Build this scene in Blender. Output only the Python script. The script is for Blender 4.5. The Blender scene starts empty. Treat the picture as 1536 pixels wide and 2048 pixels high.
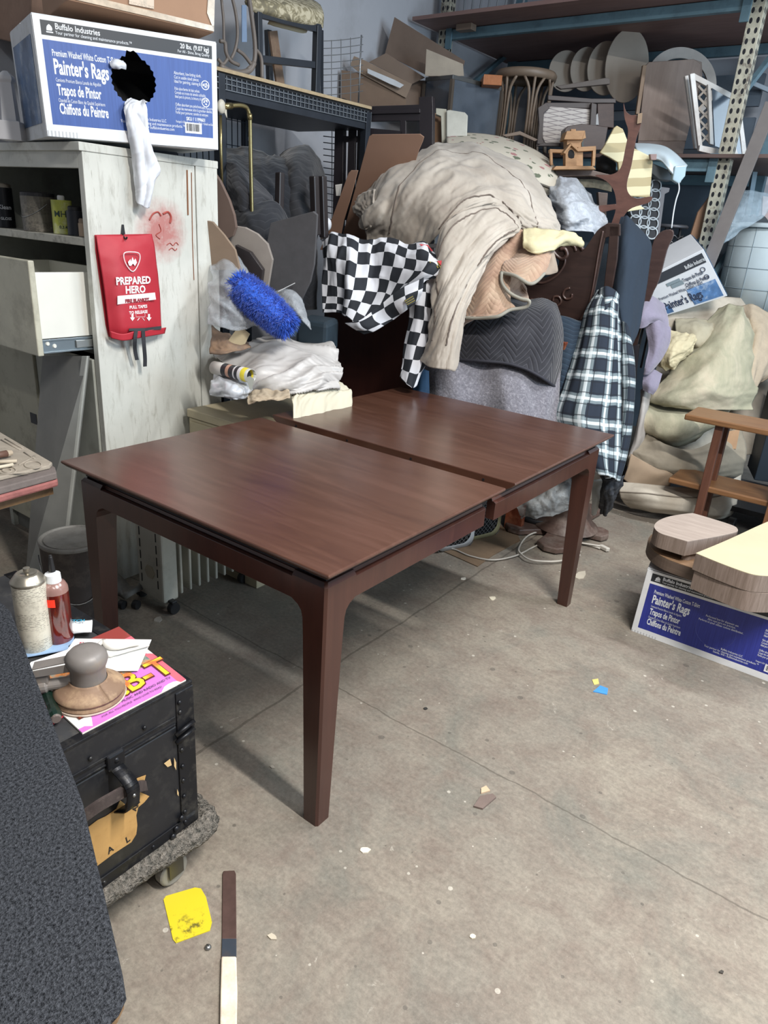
import bpy, bmesh, math, random
from mathutils import Vector as V, Matrix, noise
R = random.Random(7)
PI = math.pi
col = bpy.context.scene.collection
# ---------------------------------------------------------------- camera
FL = 1420.28
def _basis():
    p, r, a = .3816, .0717, math.radians(54.32)
    f = V((0, math.cos(p), -math.sin(p))); x = V((1, 0, 0)); u = x.cross(f)
    c, s = math.cos(r), math.sin(r)
    X, U = c*x+s*u, -s*x+c*u
    m = Matrix.Rotation(0, 3, 'Z'); m = Matrix(((math.sin(a), -math.cos(a), 0), (math.cos(a), math.sin(a), 0), (0, 0, 1)))
    return m@X, m@U, m@f
CX, CU, CF = _basis()
CC = V((0, 0, 1.4606))
def ray(x, y): return CF+CX*((x-768)/FL)-CU*((y-1024)/FL)
def PZ(x, y, z): d = ray(x, y); return CC+d*((z-CC.z)/d.z)
def PX(x, y, v): d = ray(x, y); return CC+d*(v/d.x)
def PY(x, y, v): d = ray(x, y); return CC+d*(v/d.y)
def PD(x, y, v): return CC+ray(x, y)*v
def PN(x, y, p0, n): d = ray(x, y); return CC+d*((p0-CC).dot(n)/d.dot(n))
cam = bpy.data.cameras.new('camera'); co = bpy.data.objects.new('camera', cam); col.objects.link(co)
mm = Matrix((CX, CU, -CF)).transposed().to_4x4(); mm.translation = CC; co.matrix_world = mm
cam.sensor_fit = 'VERTICAL'; cam.sensor_height = 24; cam.lens = 24*FL/2048; cam.clip_start = .02
bpy.context.scene.camera = co
# ---------------------------------------------------------------- mesh builder
class MB:
    def __init__(s): s.v = []; s.f = []; s.uv = {}
    def add(s, vs, fs, uvs=None):
        o = len(s.v); s.v += [V(p) for p in vs]
        for i, f in enumerate(fs):
            s.f.append([o+k for k in f])
            if uvs: s.uv[len(s.f)-1] = [uvs[k] for k in f]
        return s
    def obox(s, o, a, b, c):
        o, a, b, c = V(o), V(a), V(b), V(c)
        if a.cross(b).dot(c) < 0: a, b = b, a
        return s.add([o, o+a, o+a+b, o+b, o+c, o+a+c, o+a+b+c, o+b+c],
                     [(3, 2, 1, 0), (4, 5, 6, 7), (0, 1, 5, 4), (1, 2, 6, 5), (2, 3, 7, 6), (3, 0, 4, 7)])
    def box(s, x0, x1, y0, y1, z0, z1): return s.obox((x0, y0, z0), (x1-x0, 0, 0), (0, y1-y0, 0), (0, 0, z1-z0))
    def bar(s, p, q, w, h, up=(0, 0, 1)):
        p, q = V(p), V(q); d = q-p; up = V(up)
        if abs(d.normalized().dot(up)) > .98: up = V((0, 1, 0))
        x = d.cross(up).normalized()*w; y = x.cross(d).normalized()*h
        return s.obox(p-x/2-y/2, x, y, d)
    def prism(s, pts, vec):
        pts = [V(p) for p in pts]; vec = V(vec); n = len(pts)
        nn = V((0, 0, 0))
        for i in range(n): nn += pts[i].cross(pts[(i+1) % n])
        if nn.dot(vec) < 0: pts.reverse()
        return s.add(pts+[p+vec for p in pts], [tuple(range(n-1, -1, -1)), tuple(range(n, 2*n))]+[(i, (i+1) % n, n+(i+1) % n, n+i) for i in range(n)])
    def tube(s, pts, r, seg=8, closed=False, cap=True):
        pts = [V(p) for p in pts]; n = len(pts); rs = r if isinstance(r, (list, tuple)) else [r]*n
        vs = []; prev = None
        for i, p in enumerate(pts):
            if closed: t = pts[(i+1) % n]-pts[i-1]
            else: t = pts[min(i+1, n-1)]-pts[max(i-1, 0)]
            t = t.normalized() if t.length > 1e-9 else V((0, 0, 1))
            if prev is None:
                up = V((0, 0, 1)) if abs(t.z) < .9 else V((1, 0, 0)); x = t.cross(up).normalized()
            else: x = (prev-t*prev.dot(t)).normalized()
            prev = x; y = t.cross(x)
            for k in range(seg):
                a = 2*PI*k/seg; vs.append(p+x*(math.cos(a)*rs[i])+y*(math.sin(a)*rs[i]))
        fs = []
        for i in range(n if closed else n-1):
            for k in range(seg):
                a, b = i*seg+k, i*seg+(k+1) % seg; j = ((i+1) % n)*seg
                fs.append((a, b, j+(k+1) % seg, j+k))
        if cap and not closed: fs += [tuple(range(seg-1, -1, -1)), tuple((n-1)*seg+k for k in range(seg))]
        return s.add(vs, fs)
    def lathe(s, c, prof, seg=32, ax=(0, 0, 1), sx=1, sy=1):
        c = V(c); z = V(ax).normalized(); x = (V((1, 0, 0)) if abs(z.x) < .9 else V((0, 1, 0))); x = (x-z*x.dot(z)).normalized(); y = z.cross(x)
        vs = []; uvs = []; n = len(prof)
        for i, (r, h) in enumerate(prof):
            for k in range(seg+1):
                a = 2*PI*k/seg; vs.append(c+z*h+x*(r*math.cos(a)*sx)+y*(r*math.sin(a)*sy)); uvs.append((k/seg, h))
        w = seg+1
        return s.add(vs, [(i*w+k, i*w+k+1, (i+1)*w+k+1, (i+1)*w+k) for i in range(n-1) for k in range(seg)], uvs)
    def grid(s, P, closed=False):
        nr, nc = len(P), len(P[0])
        cu = [0]; m = nr//2
        for j in range(1, nc): cu.append(cu[-1]+(P[m][j]-P[m][j-1]).length)
        cv = [0]; m = nc//2
        for i in range(1, nr): cv.append(cv[-1]+(P[i][m]-P[i-1][m]).length)
        vs = [p for row in P for p in row]; uvs = [(cu[j], -cv[i]) for i in range(nr) for j in range(nc)]
        return s.add(vs, [(i*nc+j, (i+1)*nc+j, (i+1)*nc+j+1, i*nc+j+1) for i in range(nr-1) for j in range(nc-1)], uvs)
    def ell(s, c, rx, ry, rz, n=16, m=10):
        c = V(c); vs = []
        for i in range(m+1):
            t = PI*i/m
            for k in range(n): a = 2*PI*k/n; vs.append(c+V((rx*math.sin(t)*math.cos(a), ry*math.sin(t)*math.sin(a), rz*math.cos(t))))
        return s.add(vs, [(i*n+k, (i+1)*n+k, (i+1)*n+(k+1) % n, i*n+(k+1) % n) for i in range(m) for k in range(n)])
    def mp(s, fn): s.v = [fn(p) for p in s.v]; return s
def build(name, mb, mat, parent=None, base=None, smooth=False, bevel=0, solid=0, sub=0, label=None, merge=False):
    if parent is not None: base = parent.matrix_world.translation if parent.type == 'EMPTY' else V(parent['_b'])
    if base is None:
        xs = [p.x for p in mb.v]; ys = [p.y for p in mb.v]; base = V(((min(xs)+max(xs))/2, (min(ys)+max(ys))/2, min(p.z for p in mb.v)))
    base = V(base)
    me = bpy.data.meshes.new(name); me.from_pydata([tuple(p-base) for p in mb.v], [], mb.f)
    if mb.uv:
        ul = me.uv_layers.new(name='UVMap')
        for pi, pl in enumerate(me.polygons):
            if pi in mb.uv:
                for k, li in enumerate(pl.loop_indices): ul.data[li].uv = mb.uv[pi][k]
    bm = bmesh.new(); bm.from_mesh(me)
    if merge: bmesh.ops.remove_doubles(bm, verts=bm.verts, dist=1e-5)
    if not solid: bmesh.ops.recalc_face_normals(bm, faces=bm.faces)
    bm.to_mesh(me); bm.free()
    o = bpy.data.objects.new(name, me); col.objects.link(o)
    if parent is not None: o.parent = parent
    else: o.location = base
    o['_b'] = tuple(base)
    if mat: me.materials.append(mat)
    if smooth:
        for p in me.polygons: p.use_smooth = True
    if solid: m = o.modifiers.new('s', 'SOLIDIFY'); m.thickness = solid; m.offset = 0
    if bevel: m = o.modifiers.new('b', 'BEVEL'); m.width = bevel; m.segments = 2; m.limit_method = 'ANGLE'; m.angle_limit = .7
    if sub: m = o.modifiers.new('u', 'SUBSURF'); m.levels = sub; m.render_levels = sub
    if label: o['label'] = label
    return o
def tag(o, label, cat, group=None, kind=None):
    o['label'] = label; o['category'] = cat
    if group: o['group'] = group
    if kind: o['kind'] = kind
    return o
def thing(name, label, cat, base, group=None):
    o = bpy.data.objects.new(name, None); o.empty_display_size = .1; col.objects.link(o); o.location = V(base); o.matrix_world = Matrix.Translation(V(base))
    return tag(o, label, cat, group)
def solo(name, mb, mat, label, cat, group=None, **k):
    return tag(build(name, mb, mat, **k), label, cat, group)
def struct(name, mb, mat, **k):
    o = build(name, mb, mat, **k); o['kind'] = 'structure'; return o
# ---------------------------------------------------------------- interpolation / cloth
def cr(p0, p1, p2, p3, t):
    return .5*((2*p1)+(p2-p0)*t+(2*p0-5*p1+4*p2-p3)*t*t+(3*p1-p0-3*p2+p3)*t*t*t)
def spline(pts, n):
    pts = [V(p) for p in pts]; m = len(pts); out = []
    for k in range(n):
        x = k/(n-1)*(m-1); i = min(int(x), m-2); t = x-i
        a = pts[i-1] if i > 0 else 2*pts[0]-pts[1]; d = pts[i+2] if i+2 < m else 2*pts[-1]-pts[-2]
        out.append(cr(a, pts[i], pts[i+1], d, t))
    return out
def surf(net, nu, nv):
    """net: rows of (px,py,depth) or Vectors -> smooth nv x nu grid"""
    rows = []
    for r in net:
        rows.append(spline([p if isinstance(p, V) else PD(*p) for p in r], nu))
    cols = [spline([rows[i][j] for i in range(len(rows))], nv) for j in range(nu)]
    return [[cols[j][i] for j in range(nu)] for i in range(nv)]
def wrinkle(P, amp, fu=6, fv=6, seed=0, ang=0, rough=.35, edge=0):
    nr, nc = len(P), len(P[0]); out = []
    lu = sum((P[nr//2][j]-P[nr//2][j-1]).length for j in range(1, nc)); lv = sum((P[i][nc//2]-P[i-1][nc//2]).length for i in range(1, nr))
    ca, sa = math.cos(ang), math.sin(ang)
    for i in range(nr):
        row = []
        for j in range(nc):
            p = P[i][j]
            du = P[i][min(j+1, nc-1)]-P[i][max(j-1, 0)]; dv = P[min(i+1, nr-1)][j]-P[max(i-1, 0)][j]
            n = du.cross(dv); n = n.normalized() if n.length > 1e-12 else V((0, 0, 1))
            if n.dot(CC-p) < 0: n = -n
            u, v = j/(nc-1)*lu, i/(nr-1)*lv
            a, b = (u*ca+v*sa), (-u*sa+v*ca)
            w = noise.noise(V((u*2, v*2, seed+9)))*.25
            r1 = 1-abs(noise.noise(V((a*fu+w*3, b*fv+w*3, seed))))*2.2
            r2 = noise.noise(V((a*fu*2.3+w*5, b*fv*2.3, seed+5)))
            r3 = noise.noise(V((u*fu*5, v*fv*5, seed+11)))
            h = r1*.75+r2*rough+r3*rough*.3
            row.append(p+n*(amp*h))
        out.append(row)
    return out
def cloth(name, net, mat, label=None, cat=None, nu=60, nv=60, amp=.012, fu=6, fv=6, seed=0, ang=0, thick=.005, parent=None, group=None, rough=.35):
    P = wrinkle(surf(net, nu, nv), amp, fu, fv, seed, ang, rough)
    P = wrinkle(P, amp*.15, fu*2.4, fv*2.6, seed+3, ang+.6, .4)
    o = build(name, MB().grid(P), mat, parent, smooth=True, solid=thick)
    if cat: tag(o, label, cat, group)
    elif label: o['label'] = label
    return o
def outline(pts, n=0):
    return pts
def poly_plane(px, p0, n):
    return [PN(x, y, V(p0), V(n)) for x, y in px]
def slab(px, p0, n, t):
    """traced outline on the plane (p0,n) with thickness t away from the camera"""
    n = V(n).normalized(); p = poly_plane(px, p0, n)
    vec = n*t
    if vec.dot(p[0]-CC) < 0: vec = -vec
    return MB().prism(p, vec)
def sm(px, n=6, closed=True):
    m = len(px); out = []
    for i in range(m if closed else m-1):
        a, b, c, d = px[(i-1) % m], px[i], px[(i+1) % m], px[(i+2) % m]
        if not closed:
            a = px[max(i-1, 0)]; c = px[i+1]; d = px[min(i+2, m-1)]
        for k in range(n):
            t = k/n
            out.append(tuple(cr(a[q], b[q], c[q], d[q], t) for q in range(2)))
    if not closed: out.append(px[-1])
    return out
# ---------------------------------------------------------------- text
def text_mb(txt, fn, size, x=0, y=0, sx=1, align='LEFT', bold=0, res=2):
    cu = bpy.data.curves.new('t', 'FONT'); cu.body = txt; cu.size = size; cu.align_x = align; cu.resolution_u = res; cu.offset = bold; cu.space_line = .9
    o = bpy.data.objects.new('t', cu); me = o.to_mesh()
    mb = MB(); mb.add([fn(x+p.co.x*sx, y+p.co.y) for p in me.vertices], [tuple(p.vertices) for p in me.polygons])
    o.to_mesh_clear(); bpy.data.objects.remove(o); bpy.data.curves.remove(cu)
    return mb
def join(*ms):
    r = MB()
    for m in ms: r.add(m.v, m.f)
    return r
# ---------------------------------------------------------------- materials
_M = {}
class NT:
    def __init__(s, name):
        s.m = bpy.data.materials.new(name); s.m.use_nodes = True; s.t = s.m.node_tree; s.b = s.t.nodes['Principled BSDF']
        s.tc = s.t.nodes.new('ShaderNodeTexCoord')
    def n(s, k, **kw):
        nd = s.t.nodes.new('ShaderNode'+k)
        for a, b in kw.items(): setattr(nd, a, b)
        return nd
    def l(s, a, b): s.t.links.new(a, b)
    def mapping(s, src='Object', sc=(1, 1, 1), rot=(0, 0, 0), loc=(0, 0, 0)):
        mp = s.n('Mapping'); mp.inputs['Scale'].default_value = sc; mp.inputs['Rotation'].default_value = rot; mp.inputs['Location'].default_value = loc
        s.l(s.tc.outputs[src], mp.inputs['Vector']); return mp.outputs[0]
    def noise(s, vec, scale, detail=6, rough=.6, dist=0):
        nd = s.n('TexNoise'); nd.inputs['Scale'].default_value = scale; nd.inputs['Detail'].default_value = detail; nd.inputs['Roughness'].default_value = rough; nd.inputs['Distortion'].default_value = dist
        s.l(vec, nd.inputs['Vector']); return nd.outputs['Fac']
    def ramp(s, fac, stops, interp='LINEAR'):
        nd = s.n('ValToRGB'); nd.color_ramp.interpolation = interp; e = nd.color_ramp.elements
        while len(e) < len(stops): e.new(.5)
        for k, (p, c) in enumerate(stops): e[k].position = p; e[k].color = (*c, 1) if len(c) == 3 else c
        s.l(fac, nd.inputs[0]); return nd.outputs[0]
    def mix(s, fac, a, b, mode='MIX'):
        nd = s.n('MixRGB', blend_type=mode)
        for k, x in ((0, fac), (1, a), (2, b)):
            if hasattr(x, 'is_linked') or hasattr(x, 'links'): s.l(x, nd.inputs[k])
            elif k == 0: nd.inputs[0].default_value = x
            else: nd.inputs[k].default_value = (*x, 1)
        return nd.outputs[0]
    def math(s, op, a, b=0, c=0):
        nd = s.n('Math', operation=op)
        for k, x in enumerate((a, b, c)):
            if hasattr(x, 'links'): s.l(x, nd.inputs[k])
            else: nd.inputs[k].default_value = x
        return nd.outputs[0]
    def bump(s, h, strength=.3, dist=.01):
        nd = s.n('Bump'); nd.inputs['Strength'].default_value = strength; nd.inputs['Distance'].default_value = dist; s.l(h, nd.inputs['Height']); s.l(nd.outputs[0], s.b.inputs['Normal'])
    def col(s, c):
        if hasattr(c, 'links'): s.l(c, s.b.inputs['Base Color'])
        else: s.b.inputs['Base Color'].default_value = (*c, 1)
    def set(s, **k):
        for a, b in k.items():
            s.b.inputs[a.replace('_', ' ')].default_value = b
def C(h):
    h = h.lstrip('#'); r = [int(h[i:i+2], 16)/255 for i in (0, 2, 4)]
    return tuple(x/12.92 if x <= .04045 else ((x+.055)/1.055)**2.4 for x in r)
def plain(h, rough=.6, metal=0, var=.12, scale=8, bump=0, bscale=60, dirt=None, dscale=5, damt=.5, spec=.5, src='Object', sc=(1, 1, 1), sheen=0, **k):
    key = ('p', h, rough, metal, var, scale, bump, bscale, dirt, dscale, damt, spec, src, sc)
    if key in _M: return _M[key]
    t = NT('surface'); c = C(h); v = t.mapping(src, sc)
    n = t.noise(v, scale); a = tuple(x*(1-var) for x in c); b = tuple(min(1, x*(1+var)) for x in c)
    cc = t.ramp(n, [(.3, a), (.7, b)])
    if dirt:
        f = t.ramp(t.noise(v, dscale, 9, .7), [(.5, (0, 0, 0)), (.72, (damt,)*3)]); cc = t.mix(f, cc, C(dirt))
    t.col(cc); t.set(Roughness=rough, Metallic=metal, Specular_IOR_Level=spec)
    if sheen: t.set(Sheen_Weight=sheen)
    if bump: t.bump(t.noise(v, bscale, 4), bump, .004)
    _M[key] = t.m; return t.m
def wood(h1, h2, rough=.4, sc=(1, 12, 12), scale=3, bump=.05, spec=.5, coat=0, src='Object', dirt=None):
    key = ('w', h1, h2, rough, sc, scale, coat, src, dirt)
    if key in _M: return _M[key]
    t = NT('wood'); v = t.mapping(src, sc); n = t.noise(v, scale, 8, .65, .6)
    c = t.ramp(n, [(.3, C(h1)), (.7, C(h2))])
    n2 = t.noise(t.mapping(src, (1, 1, 1)), 2.2, 3); c = t.mix(t.math('MULTIPLY', n2, .35), c, C(h1))
    if dirt:
        f = t.ramp(t.noise(t.mapping(src), 7, 9, .7), [(.48, (0, 0, 0)), (.7, (.7,)*3)]); c = t.mix(f, c, C(dirt))
    t.col(c); t.set(Roughness=rough, Specular_IOR_Level=spec, Coat_Weight=coat, Coat_Roughness=.15)
    if bump: t.bump(n, bump, .002)
    _M[key] = t.m; return t.m
def plastic_film(tint='d8dee4', alpha=.35, rough=.18):
    key = ('film', tint, alpha)
    if key in _M: return _M[key]
    t = NT('film'); v = t.mapping('Object'); n = t.noise(v, 9, 6, .7, 1.5)
    t.col(C(tint)); t.set(Roughness=rough, Specular_IOR_Level=.9)
    a = t.math('ADD', t.math('MULTIPLY', n, alpha*.9), alpha*.5); t.l(a, t.b.inputs['Alpha'])
    t.bump(t.noise(v, 22, 5, .7, 2), .9, .012)
    _M[key] = t.m; return t.m
# ================================================================ SETTING
def floor_mat():
    t = NT('concrete'); v = t.mapping('Object')
    a = t.noise(v, 1.1, 6, .6, .4); c = t.ramp(a, [(.3, C('79736a')), (.5, C('8b8377')), (.72, C('988f80'))])
    b = t.ramp(t.noise(v, 7, 10, .75, .6), [(.42, (0, 0, 0)), (.66, (.8,)*3)]); c = t.mix(b, c, C('776a60'))
    g = t.ramp(t.noise(t.mapping('Object', loc=(3, 1, 0)), 2.6, 8, .7, .8), [(.5, (0, 0, 0)), (.72, (.7,)*3)]); c = t.mix(g, c, C('6c6d65'))
    w = t.ramp(t.noise(t.mapping('Object', loc=(7, 4, 0)), 9, 10, .8, 1.2), [(.62, (0, 0, 0)), (.70, (.6,)*3)]); c = t.mix(w, c, C('cdc7ba'))
    vo = t.n('TexVoronoi'); vo.inputs['Scale'].default_value = 13; vo.inputs['Randomness'].default_value = 1; t.l(v, vo.inputs['Vector'])
    vc = t.n('SeparateXYZ'); t.l(vo.outputs['Color'], vc.inputs[0])
    rad = t.math('MULTIPLY', t.math('SUBTRACT', vc.outputs[0], .72), .55)
    sp = t.math('LESS_THAN', vo.outputs['Distance'], rad); c = t.mix(t.math('MULTIPLY', sp, .5), c, C('4e4a45'))
    vo = t.n('TexVoronoi'); vo.inputs['Scale'].default_value = 34; t.l(t.mapping('Object', loc=(5, 2, 0)), vo.inputs['Vector']); vc = t.n('SeparateXYZ'); t.l(vo.outputs['Color'], vc.inputs[0])
    sp = t.math('LESS_THAN', vo.outputs['Distance'], t.math('MULTIPLY', t.math('SUBTRACT', vc.outputs[1], .8), 1.1)); c = t.mix(t.math('MULTIPLY', sp, .6), c, t.ramp(vc.outputs[2], [(.5, C('57524b')), (.7, C('c9c3b6'))]))
    fine = t.ramp(t.noise(v, 70, 6, .8), [(.3, (.66,)*3), (.7, (1.15,)*3)]); c = t.mix(1, c, fine, 'MULTIPLY')
    fo = t.ramp(t.noise(t.mapping('Object', sc=(3, 28, 1), rot=(0, 0, .5)), 2.4, 6, .7), [(.3, (.9,)*3), (.7, (1.06,)*3)]); c = t.mix(1, c, fo, 'MULTIPLY')
    sx = t.n('SeparateXYZ'); t.l(v, sx.inputs[0]); wob = t.math('MULTIPLY', t.math('SUBTRACT', t.noise(v, 6, 4), .5), .035)
    def joint(o, at, w): return t.math('LESS_THAN', t.math('ABSOLUTE', t.math('ADD', t.math('SUBTRACT', o, at), wob)), w)
    j = t.math('MAXIMUM', joint(sx.outputs[0], -1.36, .0045), joint(sx.outputs[1], 1.565, .0028)); j = t.math('MAXIMUM', j, joint(sx.outputs[0], 1.7, .004))
    c = t.mix(t.math('MULTIPLY', j, .55), c, C('4a443c')); t.col(c)
    t.set(Roughness=.62, Specular_IOR_Level=.35); h = t.math('SUBTRACT', t.noise(v, 45, 8, .75), j); t.bump(h, .28, .006); return t.m
struct('floor', MB().box(-4.2, 4, -2, 6.6, -.06, 0), floor_mat(), base=(0, 0, 0))
wallm = plain('b3b5bb', .8, var=.05, scale=2, dirt='8b8a8c', dscale=3, damt=.35)
struct('wall_left', MB().box(-3.6, -3.5, -2, 6.4, 0, 4.2), wallm)
struct('wall_back', MB().box(-3.5, 4, 6.3, 6.4, 0, 4.2), wallm)
def area(name, loc, sx, sy, power, color, rot=(0, 0, 0)):
    l = bpy.data.lights.new(name, 'AREA'); l.shape = 'RECTANGLE'; l.size = sx; l.size_y = sy; l.energy = power; l.color = color
    o = bpy.data.objects.new(name, l); col.objects.link(o); o.location = loc; o.rotation_euler = rot; return o
area('ceiling_tube_light', (1.0, 1.0, 3.45), 1.5, .10, 215, (1, .97, .93))
area('ceiling_tube_light', (.8, -.6, 3.45), 1.5, .10, 42, (1, .97, .94))
area('ceiling_tube_light', (.2, 3.3, 3.6), 1.5, .12, 85, (.95, .97, 1))
area('rack_fill_light', (3.3, 3.0, 2.2), 2.0, 2.4, 135, (.68, .85, 1), (V((-2.0, 5.2, 2.0))-V((3.3, 3.0, 2.2))).to_track_quat('-Z', 'Y').to_euler())  # added bluish fill that brightens the rack; no known doorway behind it
w = bpy.data.worlds.new('world'); bpy.context.scene.world = w; w.use_nodes = True
w.node_tree.nodes['Background'].inputs[0].default_value = (.78, .87, 1, 1); w.node_tree.nodes['Background'].inputs[1].default_value = .15
sc = bpy.context.scene; sc.view_settings.view_transform = 'Standard'; sc.view_settings.look = 'None'; sc.view_settings.gamma = 1; sc.view_settings.exposure = .18
sc.cycles.max_bounces = 6; sc.cycles.use_denoising = True
# common materials
steel = plain('9c9c9a', .35, .9, var=.1); blackp = plain('1c1c1e', .5); blackm = plain('26272a', .45, .4); rust = plain('5a463a', .7, .4, var=.3, scale=20, dirt='8a7c68', dscale=12)
white = plain('e6e4de', .5); card = plain('a5836a', .85, var=.08, scale=4, bump=.1); card2 = plain('a8917b', .85, var=.07, scale=4); dark = plain('101113', .8)
# ================================================================ DINING TABLE
def table():
    x0, x1, y0, y1, y2, y3, H = -1.927, -.88, 1.04, 1.840, 1.901, 2.743, .76
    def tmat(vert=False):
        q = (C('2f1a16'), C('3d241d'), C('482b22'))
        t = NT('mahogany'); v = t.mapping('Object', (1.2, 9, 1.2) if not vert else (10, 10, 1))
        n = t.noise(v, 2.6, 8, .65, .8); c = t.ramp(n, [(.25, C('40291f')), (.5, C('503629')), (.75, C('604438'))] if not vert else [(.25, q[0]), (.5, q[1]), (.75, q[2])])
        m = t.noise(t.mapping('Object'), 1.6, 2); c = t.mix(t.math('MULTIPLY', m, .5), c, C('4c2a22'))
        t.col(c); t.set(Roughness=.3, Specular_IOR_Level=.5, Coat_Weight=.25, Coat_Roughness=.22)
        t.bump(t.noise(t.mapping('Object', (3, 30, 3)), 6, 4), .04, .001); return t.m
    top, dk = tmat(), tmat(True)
    T = thing('dining_table', 'reddish brown extension dining table opened with a gap across its polished top', 'table', ((x0+x1)/2, (y0+y3)/2, 0))
    def leaf(a, b, open_end):
        # rings: (z, inset)
        rings = [(H, 0), (H-.006, -.002), (H-.018, .010), (H-.030, .030)]
        m = MB(); vs = []
        for z, i in rings:
            ya = a+(0 if open_end == 'a' else i); yb = b-(0 if open_end == 'b' else i)
            vs += [(x0+i, ya, z), (x1-i, ya, z), (x1-i, yb, z), (x0+i, yb, z)]
        fs = [(0, 1, 2, 3), (15, 14, 13, 12)]
        for r in range(3):
            for k in range(4): fs.append((r*4+k, (r+1)*4+k, (r+1)*4+(k+1) % 4, r*4+(k+1) % 4))
        return m.add(vs, fs)
    build('tabletop', leaf(y0, y1, 'b'), top, T, bevel=.0025); build('tabletop', leaf(y2, y3, 'a'), top, T, bevel=.0025)
    e = .034
    for ax in (x0+e+.035, x1-e-.035):   # recessed black strip under the top
        build('groove_strip', MB().box(ax-.02, ax+.02, y0+.05, y1-.02, H-.062, H-.028), blackm, T)
        build('groove_strip', MB().box(ax-.02, ax+.02, y2, y3-.05, H-.062, H-.028), blackm, T)
    build('groove_strip', MB().box(x0+.05, x1-.05, y0+.05, y0+.09, H-.062, H-.028), blackm, T)
    zb, zt = .640, .700
    def apron(p, q):   # profile: flat face with a stepped moulding along its top edge
        p, q = V(p), V(q); d = (q-p).normalized(); out = V((d.y, -d.x, 0))
        prof = [(0, zb), (0, zt-.004), (-.006, zt), (-.012, zt), (-.014, zt+.008), (-.022, zt+.012), (-.03, zt+.012), (-.03, zb)]
        return MB().prism([p+out*a+V((0, 0, z)) for a, z in prof], q-p)
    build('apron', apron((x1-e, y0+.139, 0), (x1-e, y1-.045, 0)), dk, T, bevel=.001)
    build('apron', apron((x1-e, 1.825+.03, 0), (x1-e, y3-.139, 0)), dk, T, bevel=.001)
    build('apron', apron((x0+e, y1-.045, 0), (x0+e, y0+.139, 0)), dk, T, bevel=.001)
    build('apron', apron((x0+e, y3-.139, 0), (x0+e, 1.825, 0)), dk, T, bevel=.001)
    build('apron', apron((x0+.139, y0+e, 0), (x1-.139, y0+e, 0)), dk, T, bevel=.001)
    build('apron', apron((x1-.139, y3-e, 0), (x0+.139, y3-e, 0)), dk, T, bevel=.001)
    for (cx, sx) in ((x0+e, 1), (x1-e, -1)):
        for (cy, sy) in ((y0+e, 1), (y3-e, -1)):
            # leg: outer corner vertical, inner faces taper; curved knee into the apron
            lv = [(0, .046), (.3, .057), (.55, .067), (.60, .070), (.618, .075), (.630, .086), (zb, .106), (zt, .106), (zt+.010, .106)]
            m = MB(); vs = []; fs = []
            for k, (z, w) in enumerate(lv):
                o = .008 if k == len(lv)-1 else 0; c = .006
                vs += [(cx+sx*(o+c), cy+sy*o, z), (cx+sx*w, cy+sy*o, z), (cx+sx*w, cy+sy*w*.98, z), (cx+sx*w*.98, cy+sy*w, z), (cx+sx*o, cy+sy*w, z), (cx+sx*o, cy+sy*(o+c), z)]
            n = 6
            for k in range(len(lv)-1):
                for j in range(n): fs.append((k*n+j, k*n+(j+1) % n, (k+1)*n+(j+1) % n, (k+1)*n+j))
            fs += [tuple(range(n)), tuple((len(lv)-1)*n+j for j in range(n))]
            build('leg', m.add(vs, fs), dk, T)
            build('corner_bracket', MB().box(min(cx+sx*.012, cx+sx*.08), max(cx+sx*.012, cx+sx*.08), min(cy+sy*.012, cy+sy*.08), max(cy+sy*.012, cy+sy*.08), zt+.012, H-.024), blackm, T, bevel=.003)
    for xx in (-1.15, -1.66): build('slide_rail', MB().box(xx-.025, xx+.025, 1.3, 2.45, .665, .725), wood('6b4a35', '7d5a42'), T)
    for k, xx in enumerate((-1.80, -1.55, -1.27, -.99)):
        build('dowel_hole', MB().lathe((xx, y2-.0008, H-.017), [(.0001, 0), (.0045, 0), (.0045, .001)], 12, (0, 1, 0)), blackp, T)
table()
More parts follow.
